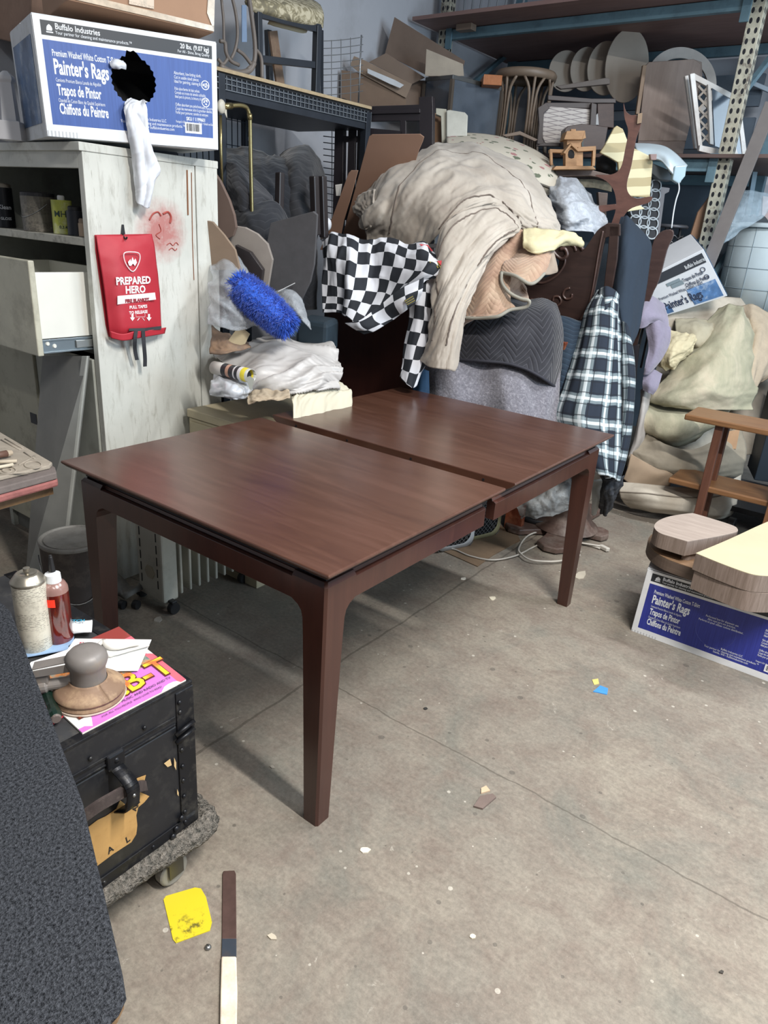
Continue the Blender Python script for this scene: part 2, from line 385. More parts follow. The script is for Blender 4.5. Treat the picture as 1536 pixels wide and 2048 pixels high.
# ================================================================ CABINET AND SHELF, LEFT
def cabinet():
    t = NT('chipped_white_paint'); v = t.mapping('Object'); c = t.ramp(t.noise(v, 2.2, 6), [(.3, C('b9bab2')), (.7, C('d4d4cc'))])
    f = t.ramp(t.noise(t.mapping('Object', (1, 5, .9)), 9, 10, .75, .5), [(.52, (0, 0, 0)), (.75, (.75,)*3)]); c = t.mix(f, c, C('8b877a'))
    f = t.ramp(t.noise(t.mapping('Object', (14, 14, 1.2)), 2.5, 6, .7), [(.64, (0, 0, 0)), (.7, (.8,)*3)]); c = t.mix(f, c, C('6e6555'))
    f = t.ramp(t.noise(v, 28, 6, .8), [(.68, (0, 0, 0)), (.72, (.9,)*3)]); c = t.mix(f, c, C('5d5346'))
    # red overspray: blotch beside the hanging pouch
    d = t.n('VectorMath', operation='DISTANCE'); t.l(v, d.inputs[0]); q_ = PX(324, 462, -2.43)-V((-2.865, 1.79, 0)); d.inputs[1].default_value = tuple(q_)
    red = t.math('MULTIPLY', t.math('SUBTRACT', 1, t.math('MULTIPLY', d.outputs['Value'], 7)), t.math('MULTIPLY', t.noise(v, 26, 5, .7), 1.5)); red = t.ramp(red, [(.1, (0, 0, 0)), (.55, (.75,)*3)])
    c = t.mix(red, c, C('a8433e')); t.col(c); t.set(Roughness=.55); t.bump(t.noise(v, 30, 6), .12, .004); wp = t.m
    grey = plain('a3a59c', .6, var=.1, dirt='6f6a5e', dscale=6); inner = plain('6c6c66', .8, dirt='4a463f', dscale=9)
    x0, x1, y0, y1 = -3.3, -2.43, 1.5, 2.08
    K = thing('storage_cabinet', 'tall worn white cabinet with open shelf, red overspray and pulled-out drawer', 'cabinet', ((x0+x1)/2, (y0+y1)/2, 0))
    build('side_panel', MB().box(x1-.03, x1, y0, y1-.11, 0, 1.628), wp, K, bevel=.002)
    build('side_panel', MB().box(x1-.03, x1+.003, y1-.107, y1, 0, 1.628), wp, K, bevel=.002)
    build('side_panel', MB().box(x0, x0+.03, y0, y1, 0, 1.628), grey, K)
    build('back_panel', MB().box(x0+.03, x1-.03, y1-.012, y1-.002, 0, 1.628), inner, K)
    build('top_panel', MB().box(x0, x1+.004, y0-.012, y1+.004, 1.628, 1.655), wp, K, bevel=.002)
    build('top_rail', MB().box(x0+.03, x1-.03, y0, y0+.02, 1.575, 1.628), wp, K, bevel=.002)
    build('shelf', MB().box(x0+.03, x1-.03, y0+.002, y1-.02, 1.325, 1.352), plain('b5b3a9', .6, dirt='3f382f', dscale=14, damt=.9), K, bevel=.002)
    build('divider', MB().box(x0+.03, x1-.03, y0+.05, y1-.02, .93, .955), inner, K)
    build('lower_door', MB().box(x0+.032, x1-.45, y0-.018, y0, .1, .925), plain('a9a694', .6, var=.08, scale=3, dirt='5f5746', dscale=8, damt=.6), K, bevel=.003)
    build('lower_door', MB().box(x1-.445, x1-.034, y0-.008, y0+.01, .1, .925), grey, K, bevel=.003)
    build('base_rail', MB().box(x0+.03, x1-.03, y0+.02, y0+.04, 0, .1), inner, K)
    # drawer, pulled out towards the room
    fr = MB().box(-3.1, -2.468, 1.292, 1.314, .955, 1.275)
    D = build('drawer', fr, plain('b9b6a4', .5, dirt='6b6150', dscale=6, damt=.6), K, bevel=.004); D['_b'] = tuple(K.location)
    def sub(name, m, mat, **k):
        o = build(name, m, mat, None, base=K.location, **k); o.parent = D; o.location = (0, 0, 0); return o
    lin = plain('deddd4', .45, var=.03)
    sub('drawer_side', MB().box(-2.505, -2.49, 1.314, 1.70, 1.01, 1.235), lin, bevel=.002)
    sub('drawer_side', MB().box(-3.06, -3.045, 1.314, 1.70, 1.01, 1.235), lin)
    sub('drawer_bottom', MB().box(-3.045, -2.505, 1.314, 1.70, 1.015, 1.025), lin)
    sub('drawer_back', MB().box(-3.045, -2.505, 1.685, 1.70, 1.025, 1.235), lin)
    sl = plain('8d979c', .3, .8, var=.05)
    sub('drawer_slide', MB().box(-2.489, -2.478, 1.314, 1.68, .965, 1.008).box(-2.478, -2.474, 1.314, 1.7, 1.003, 1.01).box(-2.478, -2.470, 1.314, 1.7, .962, .968), sl, bevel=.001)
    sub('drawer_slide', MB().box(-2.478, -2.470, 1.44, 1.66, .972, 1.0), plain('a7aaa8', .3, .8), bevel=.002)
    for yy, zz in ((1.36, .985), (1.335, .995), (1.46, .985), (1.50, .985)): sub('screw', MB().lathe((-2.478, yy, zz), [(.0001, .004), (.006, .004), (.008, 0)], 12, (1, 0, 0)), lin)
    # marks scribbled in red beside the pouch and bare-wood scrapes
    scr = plain('a5483f', .7); wd = plain('8a5c3e', .7)
    def mark(px, mat, r=.0016): return build('paint_mark', MB().tube([PX(x, y, -2.4285) for x, y in px], r, 5), mat, K)
    mark(sm([(318, 448), (322, 462), (312, 470), (320, 478)], 4, False), scr); mark(sm([(334, 490), (340, 486), (346, 491), (352, 485), (357, 490)], 4, False), scr); mark(sm([(338, 500), (344, 496), (350, 501), (354, 497)], 4, False), scr)
    mark([(374, 340), (376, 430)], wd, .003); mark([(383, 345), (385, 480), (388, 560)], wd, .0016)
    mark(sm([(299, 440), (306, 428), (316, 424), (322, 432)], 4, False), scr, .003); mark(sm([(326, 428), (336, 424), (342, 434), (340, 446)], 4, False), scr, .004)
    # small bright slot and latch plate on the lower door
    build('latch_plate', MB().obox(PY(62, 845, 1.48), (.05, 0, 0), (0, .004, 0), (0, 0, .045)), blackm, K)
    return K
cabinet()
# ================================================================ FOREGROUND LEFT: TRUNK, DOLLY, CARPETED TOP
def carpet_mat(h1, h2, scale=160, bump=1.0, dist=.012, dirt='8a8170'):
    t = NT('carpet'); v = t.mapping('Object'); n = t.noise(v, scale, 3, .7); c = t.ramp(n, [(.3, C(h1)), (.68, C(h2))])
    f = t.ramp(t.noise(v, 5, 8, .8), [(.6, (0, 0, 0)), (.85, (.4,)*3)]); c = t.mix(f, c, C(dirt)); t.col(c); t.set(Roughness=.95, Specular_IOR_Level=.1); t.bump(n, bump, dist); return t.m
def trunk():
    x1, y1, zb, zt = -1.05, .80, .15, .535
    tk = plain('17181c', .45, var=.2, scale=14, dirt='4a4844', dscale=22, damt=.3); edge = plain('1e1f23', .4, .5, var=.2, dirt='6a675f', dscale=30, damt=.4)
    topm = plain('3d3e40', .5, .3, var=.25, scale=12, dirt='77736b', dscale=9, damt=.6)
    T = thing('steamer_trunk', 'black steamer trunk with leather handle and torn freight label on a carpeted dolly', 'trunk', (-1.4, .45, zb))
    build('body', MB().box(-1.78, x1, .10, y1, zb, .442), tk, T, bevel=.004)
    build('lid', MB().box(-1.78, x1+.001, .10, y1+.001, .447, zt-.002), tk, T, bevel=.004)
    build('lid_plate', MB().box(-1.775, x1-.004, .11, y1-.004, zt-.002, zt), topm, T)
    build('lid_edging', MB().box(x1-.02, x1+.003, .1, y1+.002, zt-.005, zt+.0015).box(x1, x1+.004, .1, y1-.045, .463, .470).box(x1, x1+.004, .1, y1-.045, .447, .452), edge, T, bevel=.001)
    build('lid_edging', MB().box(-1.78, x1, y1-.03, y1+.003, zt-.003, zt+.002), edge, T, bevel=.001)
    build('base_edging', MB().box(x1, x1+.004, .1, y1, zb, zb+.028), edge, T, bevel=.001)
    build('corner_strip', MB().box(x1-.01, x1+.004, y1-.042, y1+.004, zb, zt-.01), edge, T, bevel=.002)
    for z in (.17, .20, .245, .29, .33, .375, .40, .425, .475, .50):
        build('rivet', MB().ell((x1+.005, y1-.034, z), .004, .0055, .0055, 10, 6), edge, T, smooth=True)
    for yy in (.30, .42, .56, .68):
        for z in (.163, .485): build('rivet', MB().ell((x1+.004, yy, z), .003, .005, .005, 10, 6), edge, T, smooth=True)
    for z in (.405, .425): build('hinge_knuckle', MB().tube([(x1+.008, y1-.05, z), (x1+.010, y1-.002, z+.012)], .005, 8), edge, T, smooth=True)
    # cast corner cap
    cap = MB().box(x1-.05, x1+.007, y1-.045, y1+.007, zb-.002, zb+.04); build('corner_cap', cap, edge, T, bevel=.014)
    for p in ((y1-.06, .17), (y1-.045, .19), (y1-.07, .155)): build('rivet', MB().ell((x1+.007, p[0], p[1]), .005, .008, .008, 10, 6), edge, T, smooth=True)
    # label: torn paper
    px = [(158, 1668), (175, 1655), (195, 1640), (212, 1632), (232, 1618), (240, 1600), (252, 1610), (262, 1590), (280, 1584), (298, 1592), (288, 1604), (276, 1614), (272, 1630), (274, 1650), (272, 1668), (262, 1684), (225, 1708), (185, 1738), (170, 1725)]
    lp = [PX(x, y, x1+.0008) for x, y in px]; lab = build('freight_label', MB().prism(lp, (.0012, 0, 0)), plain('b18a52', .8, var=.12, scale=14, dirt='8a6434', dscale=20), T); 
    lab2 = build('freight_label', MB().prism([PX(x, y, x1+.0008) for x, y in [(262, 1568), (275, 1556), (291, 1550), (287, 1568), (270, 1575)]], (.0012, 0, 0)), plain('b18a52', .8, var=.12, scale=14, dirt='8a6434', dscale=20), T)
    for px3 in ([(328, 1527), (340, 1518), (343, 1530), (335, 1534)], [(348, 1515), (352, 1525), (352, 1540), (348, 1532)], [(354, 1578), (357, 1585), (357, 1592), (354, 1588)]): build('paint_chip', MB().prism([PX(x, y, x1+.0045) for x, y in px3], (.0008, 0, 0)), plain('c8aa7a', .8), T)
    ink = plain('1e1a16', .8)
    def wr(s, x, y, h, ang=0):
        o = PX(x, y, x1+.0026); a = math.radians(ang); e1 = V((0, math.cos(a), math.sin(a))); e2 = V((0, -math.sin(a), math.cos(a)))
        m = text_mb(s, lambda u, w: o+e1*u+e2*w, h, sx=.8, bold=.0006); build('label_lettering', m, ink, T)
    wr('S', 188, 1735, .024, 8); wr('A', 217, 1709, .024, 8); wr('L', 253, 1687, .024, 8); wr('O', 176, 1738, .022, 8); wr('AN', 272, 1622, .018, 55)
    # strap handle and its loop
    m = MB(); pts = spline([PX(x, y, x1+d) for x, y, d in ((140, 1668, .012), (160, 1640, .03), (190, 1616, .04), (222, 1597, .043), (250, 1582, .038), (280, 1572, .022), (292, 1570, .006))], 26)
    up = V((0, -.1, 1)).normalized()
    for a, b in zip(pts[:-1], pts[1:]): m.add([a-up*.013-V((.003, 0, 0)), b-up*.013-V((.003, 0, 0)), b-up*.013+V((.004, 0, 0)), a-up*.013+V((.004, 0, 0)), a+up*.013-V((.003, 0, 0)), b+up*.013-V((.003, 0, 0)), b+up*.013+V((.004, 0, 0)), a+up*.013+V((.004, 0, 0))],
          [(3, 2, 1, 0), (4, 5, 6, 7), (0, 1, 5, 4), (2, 3, 7, 6), (1, 2, 6, 5), (3, 0, 4, 7)])
    build('handle', m, plain('3c3331', .6, var=.2, scale=30, dirt='6b5f58', dscale=40, bump=.3), T, merge=True)
    c = PX(235, 1590, x1); sy = c.y
    lp = [(x1+.004, sy, .452), (x1+.008, sy, .435), (x1+.03, sy+.002, .425), (x1+.05, sy+.003, .41), (x1+.052, sy+.003, .385), (x1+.045, sy+.002, .352), (x1+.02, sy, .335), (x1+.004, sy, .325)]
    m = MB(); L = spline([V(p) for p in lp], 22); hy = V((0, .014, 0))
    for a, b in zip(L[:-1], L[1:]):
        nn = (b-a).cross(hy).normalized()*.0015
        m.add([a-hy-nn, b-hy-nn, b+hy-nn, a+hy-nn, a-hy+nn, b-hy+nn, b+hy+nn, a+hy+nn], [(3, 2, 1, 0), (4, 5, 6, 7), (0, 1, 5, 4), (2, 3, 7, 6)])
    build('handle_loop', m, edge, T, smooth=True); build('rivet', MB().ell((x1+.008, sy, .452), .005, .007, .007, 10, 6), edge, T, smooth=True); build('rivet', MB().ell((x1+.055, sy+.003, .39), .003, .004, .004, 10, 6), steel, T, smooth=True)
    build('latch_post', MB().box(x1, x1+.01, sy-.02, sy+.02, .432, .47), edge, T, bevel=.006)
    return T
trunk()
def dolly():
    D = thing('furniture_dolly', 'low dolly edged in grey carpet carrying the black trunk', 'dolly', (-1.4, .5, 0))
    cm = carpet_mat('3f3f3b', '8a837a', 90, 1, .02)
    P = []
    # carpet-wrapped rim with a ragged surface
    path = [(-1.035, .0), (-1.035, .3), (-1.03, .55), (-1.02, .70), (-1.01, .79), (-1.025, .84), (-1.07, .86), (-1.2, .86), (-1.5, .86), (-1.75, .86)]
    pts = spline([V((x, y, .122)) for x, y in path], 120); vs = []; seg = 14; m = MB()
    rows = []
    for i, p in enumerate(pts):
        t = (pts[min(i+1, 119)]-pts[max(i-1, 0)]).normalized(); o = V((t.y, -t.x, 0)); row = []
        for k in range(seg+1):
            a = -PI/2+PI*k/seg*1.0; q = p-o*.035+o*(.034*math.cos(a))+V((0, 0, .026*math.sin(a)))
            w = noise.noise(q*55)*.006+noise.noise(q*140)*.004; row.append(q+o*w+V((0, 0, w*.6)))
        rows.append(row)
    build('carpet_rim', MB().grid(rows), cm, D, smooth=True, solid=.006)
    build('deck', MB().box(-1.78, -1.045, -.0, .835, .09, .1485), cm, D)
    for (x, y) in ((-1.065, .735), (-1.66, .74), (-1.66, .1)):
        W = build('caster_wheel', MB().lathe((x-.014, y, .038), [(.0001, 0), (.034, 0), (.038, .005), (.038, .023), (.034, .028), (.0001, .028)], 24, (1, 0, 0)), plain('8b8880', .5, var=.15, dirt='4e4a44'), D, smooth=False, bevel=.003)
        f = build('fork', MB().box(x-.022, x-.018, y-.02, y+.02, .03, .09).box(x+.018, x+.022, y-.02, y+.02, .03, .09).box(x-.03, x+.03, y-.03, y+.03, .085, .091), plain('5d5b56', .4, .8), D, bevel=.002)
dolly()
def carpet_top():
    T = thing('carpeted_workbench', 'charcoal carpet-covered bench top in the near left corner', 'workbench', (-.9, .3, 0))
    z = .70
    P = [PZ(x, y, z) for x, y in ((-60, 1160), (8, 1207), (22, 1222), (60, 1325), (110, 1455), (165, 1600), (207, 1780), (245, 1945), (252, 1990), (238, 2020), (215, 2045), (140, 2120), (-120, 2500), (-350, 2300), (-260, 1500))]
    a = MB(); n = len(P)
    # carpet sheet with a fine tufted relief
    poly = [(p.x, p.y) for p in P]
    def inside(x, y):
        r = False; j = n-1
        for i in range(n):
            xi, yi = poly[i]; xj, yj = poly[j]
            if (yi > y) != (yj > y) and x < (xj-xi)*(y-yi)/(yj-yi)+xi: r = not r
            j = i
        return r
    cm = carpet_mat('131519', '53565c', 230, 1, .010, '6f6a5c')
    build('carpet', MB().prism(P, (0, 0, -.012)), cm, T, bevel=.005)
    c = sum(P, V((0, 0, 0)))/n; Q = [c+(p-c)*.97-V((0, 0, .012)) for p in P]
    build('board', MB().prism(Q, (0, 0, -.02)), wood('6b5138', '836748'), T)
    for p in (P[0], P[12], P[13], P[11]):
        q = c+(p-c)*.8; build('leg', MB().box(q.x-.02, q.x+.02, q.y-.02, q.y+.02, 0, z-.032), wood('6b5138', '836748'), T)
carpet_top()
ZT = .5365
def can(name, c, r, h, body, label, cat, cap=None):
    T = thing(name, label, cat, c); c = V(c)
    build('can_body', MB().lathe(c, [(.0001, 0), (r*.96, 0), (r, .004), (r, h-.004), (r*.97, h), (.0001, h)], 40), body, T, smooth=True, bevel=0)
    return T
def printed_can(name, base='c9c4b4', ink='5c5a54', stripe=None):
    t = NT('printed_label'); v = t.mapping('Object', (1, 1, 1)); c = C(base)
    n = t.noise(t.mapping('Object', (160, 160, 420)), 1, 2, .5); s = t.n('SeparateXYZ'); t.l(v, s.inputs[0])
    line = t.math('GREATER_THAN', t.math('SINE', t.math('MULTIPLY', s.outputs[2], 1500)), 0)
    blk = t.math('GREATER_THAN', t.math('SINE', t.math('MULTIPLY', s.outputs[2], 95)), -.4)
    f = t.math('MULTIPLY', t.math('MULTIPLY', line, blk), t.math('GREATER_THAN', n, .5)); c = t.mix(t.math('MULTIPLY', f, .6), c, C(ink))
    d = t.ramp(t.noise(v, 22, 8, .8), [(.5, (0, 0, 0)), (.66, (.7,)*3)]); c = t.mix(d, c, C('8c8579'))
    if stripe:
        a = t.n('Math', operation='ARCTAN2'); t.l(s.outputs[1], a.inputs[0]); t.l(s.outputs[0], a.inputs[1])
        g = t.math('MULTIPLY', t.math('GREATER_THAN', a.outputs[0], stripe[0]), t.math('LESS_THAN', a.outputs[0], stripe[1])); c = t.mix(g, c, C(stripe[2]))
    t.col(c); t.set(Roughness=.35, Metallic=.1); t.bump(t.noise(v, 14, 4), .3, .004); return t.m
# spray can
c = PZ(74, 1295, ZT)
T = thing('spray_can', 'dented paint-spattered aerosol can with small print, beside the red bottle on the trunk', 'spray can', c)
r = .0345; build('can_body', MB().lathe(c, [(.0001, 0), (r*.97, 0), (r, .004), (r, .165), (r*.99, .168)], 40), printed_can('x', stripe=(-2.9, -2.2, '9db4b8')), T, smooth=True)
metal = plain('a9a294', .3, .8, var=.2, dirt='6b6256', dscale=20)
build('shoulder', MB().lathe(c+V((0, 0, .166)), [(r+.001, 0), (r+.002, .003), (r, .006), (r*.93, .009), (r*.72, .019), (r*.6, .022), (r*.56, .022), (r*.5, .017), (.0001, .017)], 40), metal, T, smooth=True)
build('nozzle', MB().lathe(c+V((0, 0, .182)), [(.0001, 0), (.004, 0), (.004, .008), (.007, .009), (.007, .017), (.0001, .018)], 16), metal, T)
# red dye bottle
c = PZ(121, 1282, ZT)
T = thing('squeeze_bottle', 'clear squeeze bottle of dark red stain with white cap and black nozzle', 'bottle', c); r = .029
t = NT('stain'); t.col(t.ramp(t.noise(t.mapping('Object', (1, 1, .4)), 40, 5), [(.3, C('3a0f0c')), (.7, C('6e1d13'))])); t.set(Roughness=.15, Coat_Weight=.8, Specular_IOR_Level=.7)
build('bottle_body', MB().lathe(c, [(.0001, 0), (r*.95, 0), (r, .006), (r, .13)], 36), t.m, T, smooth=True)
build('shoulder', MB().lathe(c+V((0, 0, .13)), [(r, 0), (r*.97, .01), (r*.8, .02), (r*.5, .025), (.012, .027)], 36), plain('8a6a63', .2, spec=.8), T, smooth=True)
build('cap', MB().lathe(c+V((0, 0, .152)), [(.0001, 0), (.0165, 0), (.017, .003), (.016, .02), (.008, .023), (.006, .028), (.0001, .028)], 28), plain('dfe2e4', .4), T, smooth=False)
build('nozzle', MB().lathe(c+V((0, 0, .178)), [(.0075, 0), (.004, .034), (.003, .036), (.0035, .038), (.0001, .04)], 14), blackp, T)
dv = (CC-c); dv.z = 0; dv.normalize(); sd = V((-dv.y, dv.x, 0))
m = MB(); rows = [[c+dv.normalized()*0+(dv*math.cos(a)+sd*math.sin(a))*(r+.0006)+V((0, 0, z)) for a in [-.9+k*.14 for k in range(7)]] for z in (.122, .103)]
build('price_sticker', m.grid(rows), plain('f23a22', .5, var=.02), T, solid=.0004)
# glue tube
a, b = PZ(112, 1258, ZT+.019), PZ(184, 1252, ZT+.017); ax = (b-a).normalized(); up = V((0, 0, 1)); sd = ax.cross(up).normalized()
rows = []
for i in range(18):
    f = i/17; p = a.lerp(b, f); fl = max(.25, 1-f*.8) if f > .3 else .9
    wd = .018+.008*f; rows.append([p+sd*(wd*math.cos(2*PI*k/20))+up*(.018*fl*math.sin(2*PI*k/20))+up*(noise.noise(p*60+V((k, 0, 0)))*.0012) for k in range(21)])
T = thing('adhesive_tube', 'white crumpled tube with blue lettering lying at the trunk back edge', 'tube', a-V((0, 0, .016)))
build('tube_body', MB().grid(rows), plain('dcdfe0', .4, dirt='9a948a', dscale=30), T, smooth=True, solid=.001)
build('cap', MB().tube([a-ax*.012, a+ax*.002], [.012, .016], 16), plain('c9cccb', .5), T)
o = a+ax*.012+up*.0195; build('printed_letters', text_mb('KLUTCH', lambda u, w: o+ax*u-sd*(w-.004)*1-up*(u*.06), .013, sx=1, bold=.0005), plain('2a88a8', .5), T)
# blue plastic spreader
pp = [PZ(x, y, ZT+.004+dz) for x, y, dz in ((28, 1275, 0), (105, 1260, .004), (148, 1264, .004), (148, 1285, .003), (137, 1292, .003), (138, 1300, .002), (42, 1317, 0))]
solo('plastic_spreader', MB().prism(pp, (0, 0, .0018)), plain('8aa6c6', .4, var=.12, scale=30, dirt='5f7898', dscale=25), 'pale blue plastic spreader smudged with filler, in front of the aerosol can', 'spreader')
# magazine
def magazine():
    c4 = [PZ(x, y, ZT) for x, y in ((165, 1469), (372, 1362), (238, 1256), (32, 1345))]
    T = thing('magazine', 'pink and purple magazine cover with yellow block letters under the sander', 'magazine', sum(c4, V())/4)
    def f(u, w, h=.004): return c4[0].lerp(c4[1], u).lerp(c4[3].lerp(c4[2], u), w)+V((0, 0, h))
    build('pages', MB().prism([f(0, 0, 0), f(1, 0, 0), f(1, 1, 0), f(0, 1, 0)], (0, 0, .0038)), plain('d9d3cc', .7), T)
    t = NT('cover'); uv = t.tc.outputs['UV']; s = t.n('SeparateXYZ'); t.l(uv, s.inputs[0])
    c = t.ramp(t.noise(t.mapping('UV', (3, 3, 3)), 2.5, 5, .7), [(.3, C('2c4a4a')), (.45, C('7d8a80')), (.55, C('c87b3a')), (.65, C('5a2d28')), (.8, C('d9b8a0'))])
    k = t.math('LESS_THAN', s.outputs[1], .36); c = t.mix(k, c, C('c070bb')); k = t.math('GREATER_THAN', s.outputs[0], .93); c = t.mix(k, c, C('c9606e')); k = t.math('GREATER_THAN', s.outputs[1], .8); c = t.mix(k, c, C('8f3a35'))
    t.col(c); t.set(Roughness=.25, Coat_Weight=.3)
    m = MB(); N = 10; vs = []; uvs = []
    for i in range(N+1):
        for j in range(N+1): vs.append(f(j/N, i/N, .0042+.002*noise.noise(V((j*.3, i*.3, 2))))); uvs.append((j/N, i/N))
    m.add(vs, [(i*(N+1)+j, i*(N+1)+j+1, (i+1)*(N+1)+j+1, (i+1)*(N+1)+j) for i in range(N) for j in range(N)], uvs); build('front_cover', m, t.m, T, smooth=True)
    L = .245; W = .26
    tf = lambda h: (lambda u, w: f(u/L, w/W, .0062+h))
    build('masthead_letters', text_mb('LYaB-T', tf(0), .085, .012, .038, .92, bold=.004), plain('5e2a20', .4), T)
    t = NT('mast'); s = t.n('SeparateXYZ'); t.l(t.mapping('Object'), s.inputs[0]); t.col(t.ramp(t.noise(t.mapping('Object', (8, 8, 8)), 3, 1), [(.4, C('f0dc30')), (.6, C('e8703a'))])); t.set(Roughness=.3)
    build('masthead_letters', text_mb('LYaB-T', tf(.0004), .085, .013, .039, .92, bold=.0012), t.m, T)
    build('small_print', text_mb('THE GREAT MUSIC AND RADIO AND TV', tf(.0003), .0095, .05, .022, 1), plain('3a2a4a', .5), T)
    build('small_print', text_mb('FOR ALL YOU PEOPLE  WHO LOVE TO READ', tf(.0003), .007, .05, .010, 1), plain('3a2a4a', .5), T)
magazine()
# white backing card with the moulded clip on it
pc = [PZ(x, y, ZT+.009) for x, y in ((150, 1278), (303, 1280), (290, 1310), (276, 1342), (200, 1343), (120, 1335), (50, 1345), (62, 1325), (135, 1300))]
T = thing('packaging_card', 'white packaging card lying across the magazine behind the sander', 'card', pc[0]); build('card', MB().prism(pc, (0, 0, .0012)), plain('e9e9e6', .5, var=.03), T)
p0 = PZ(158, 1287, ZT+.0108); e = (pc[1]-pc[0]).normalized(); g = V((-e.y, e.x, 0)); 
build('printed_letters', text_mb('Kleger', lambda u, w: p0+e*u+g*w, .010, bold=.0004), plain('b04a5a', .5), T)
pz = lambda L, h=.018: [PZ(x, y, ZT+h) for x, y in L]
T = thing('plastic_clip', 'off-white moulded plastic clip lying on the white card', 'clip', pz([(230, 1295)])[0])
cm = plain('d6d3cc', .4)
build('clip_arm', MB().tube(spline(pz([(207, 1282), (215, 1292), (235, 1296), (262, 1290), (278, 1288)]), 14), [.006]*6+[.0045]*8, 8), cm, T, smooth=True)
build('clip_arm', MB().tube(spline(pz([(200, 1300), (214, 1308), (232, 1308), (260, 1300), (298, 1290)]), 14), [.006]*6+[.003]*8, 8), cm, T, smooth=True)
build('clip_ring', MB().tube(spline(pz([(207, 1282), (198, 1290), (200, 1300)]), 8), .005, 8), cm, T, smooth=True)
build('clip_ring', MB().tube(spline(pz([(178, 1308), (160, 1300), (152, 1304), (160, 1310), (172, 1308)]), 12), .003, 8), cm, T, smooth=True)
# random orbital air sander
def sander():
    c = PZ(181, 1391, ZT+.0065); T = thing('orbital_sander', 'dusty grey palm air sander with a worn round pad on the magazine', 'sander', c)
    pad = plain('7d6450', .7, var=.2, scale=10, dirt='c0a582', dscale=16, damt=.7); grey = plain('75706c', .45, var=.15, dirt='8f7b64', dscale=14, damt=.6); k = 1.0
    build('sanding_disc', MB().lathe(c, [(.0001, 0), (.068, 0), (.069, .003), (.0001, .003)], 48), plain('cdbfb0', .9), T)
    build('backing_pad', MB().lathe(c+V((0, 0, .003)), [(.0001, 0), (.067, 0), (.068, .004), (.064, .013), (.0001, .013)], 48), pad, T, smooth=False, bevel=.002)
    build('shroud', MB().lathe(c+V((0, 0, .016)), [(.066, 0), (.067, .004), (.06, .010), (.045, .018), (.037, .024), (.036, .028)], 48), pad, T, smooth=True, solid=.002)
    build('collar', MB().lathe(c+V((0, 0, .036)), [(.036, 0), (.035, .006), (.033, .008)], 40), plain('9a9a98', .3, .8), T, smooth=True)
    build('motor_housing', MB().lathe(c+V((0, 0, .04)), [(.034, 0), (.0335, .028), (.037, .036), (.040, .046), (.038, .058), (.030, .067), (.015, .071), (.0001, .072)], 44), grey, T, smooth=True)
    h = c+V((0, 0, .050)); d = (PZ(70, 1368, ZT+.045)-c); d.z = 0; d = d.normalized(); sd = V((-d.y, d.x, 0))
    build('air_inlet', MB().tube([h+d*.02-V((0, 0, .012)), h+d*.075-V((0, 0, .016)), h+d*.078-V((0, 0, .016)), h+d*.105-V((0, 0, .018))], [.012, .012, .016, .016], 16), grey, T, bevel=.001)
    build('throttle_lever', MB().prism([h+sd*a+d*b+V((0, 0, z)) for a, b, z in ((-.012, -.012, .046), (.012, -.012, .046), (.013, .098, .028), (-.013, .098, .028))], (0, 0, .0035)).prism([h+sd*a+d*b+V((0, 0, z)) for a, b, z in ((.013, .0, .042), (.013, .098, .028), (.013, .098, .012), (.013, .02, .02))], sd*.002), grey, T, bevel=.001)
    build('lever_block', MB().obox(h+d*.072-sd*.01-V((0, 0, .01)), d*.03, sd*.02, V((0, 0, .022))), grey, T, bevel=.003)
sander()
# red leaflet, torn card and screwdriver at the front edge
pl = [PZ(x, y, ZT+.0005) for x, y in ((90, 1462), (128, 1433), (118, 1428), (75, 1405), (62, 1392))]
solo('red_leaflet', MB().prism(pl, (0, 0, .001)), plain('c8404a', .4), 'red leaflet corner showing under the screwdriver at the trunk edge', 'leaflet')
pl = [PZ(x, y, ZT+.0025) for x, y in ((70, 1385), (92, 1378), (108, 1395), (122, 1432), (96, 1450))]
solo('white_card', MB().prism(pl, (0, 0, .001)), plain('dcdcd8', .6), 'small white card beneath the green screwdriver handle', 'card')
a, b = PZ(92, 1382, ZT+.018), PZ(112, 1437, ZT+.018); ax = (b-a).normalized()
T = thing('screwdriver', 'screwdriver with dark green fluted handle at the trunk edge', 'screwdriver', a-V((0, 0, .018)))
m = MB(); ps = [a.lerp(b, i/10) for i in range(11)]; rs = [.010, .0125, .013, .012, .011, .011, .011, .012, .013, .013, .010]; m.tube(ps, rs, 10)
build('handle', m, plain('12241d', .25, spec=.7), T, bevel=.0008); build('shank', MB().tube([a, a-ax*.06-V((0, 0, .01))], .003, 8), steel, T, smooth=True); build('end_cap', MB().tube([b, b+ax*.004], [.010, .008], 12), plain('5f5550', .5), T)
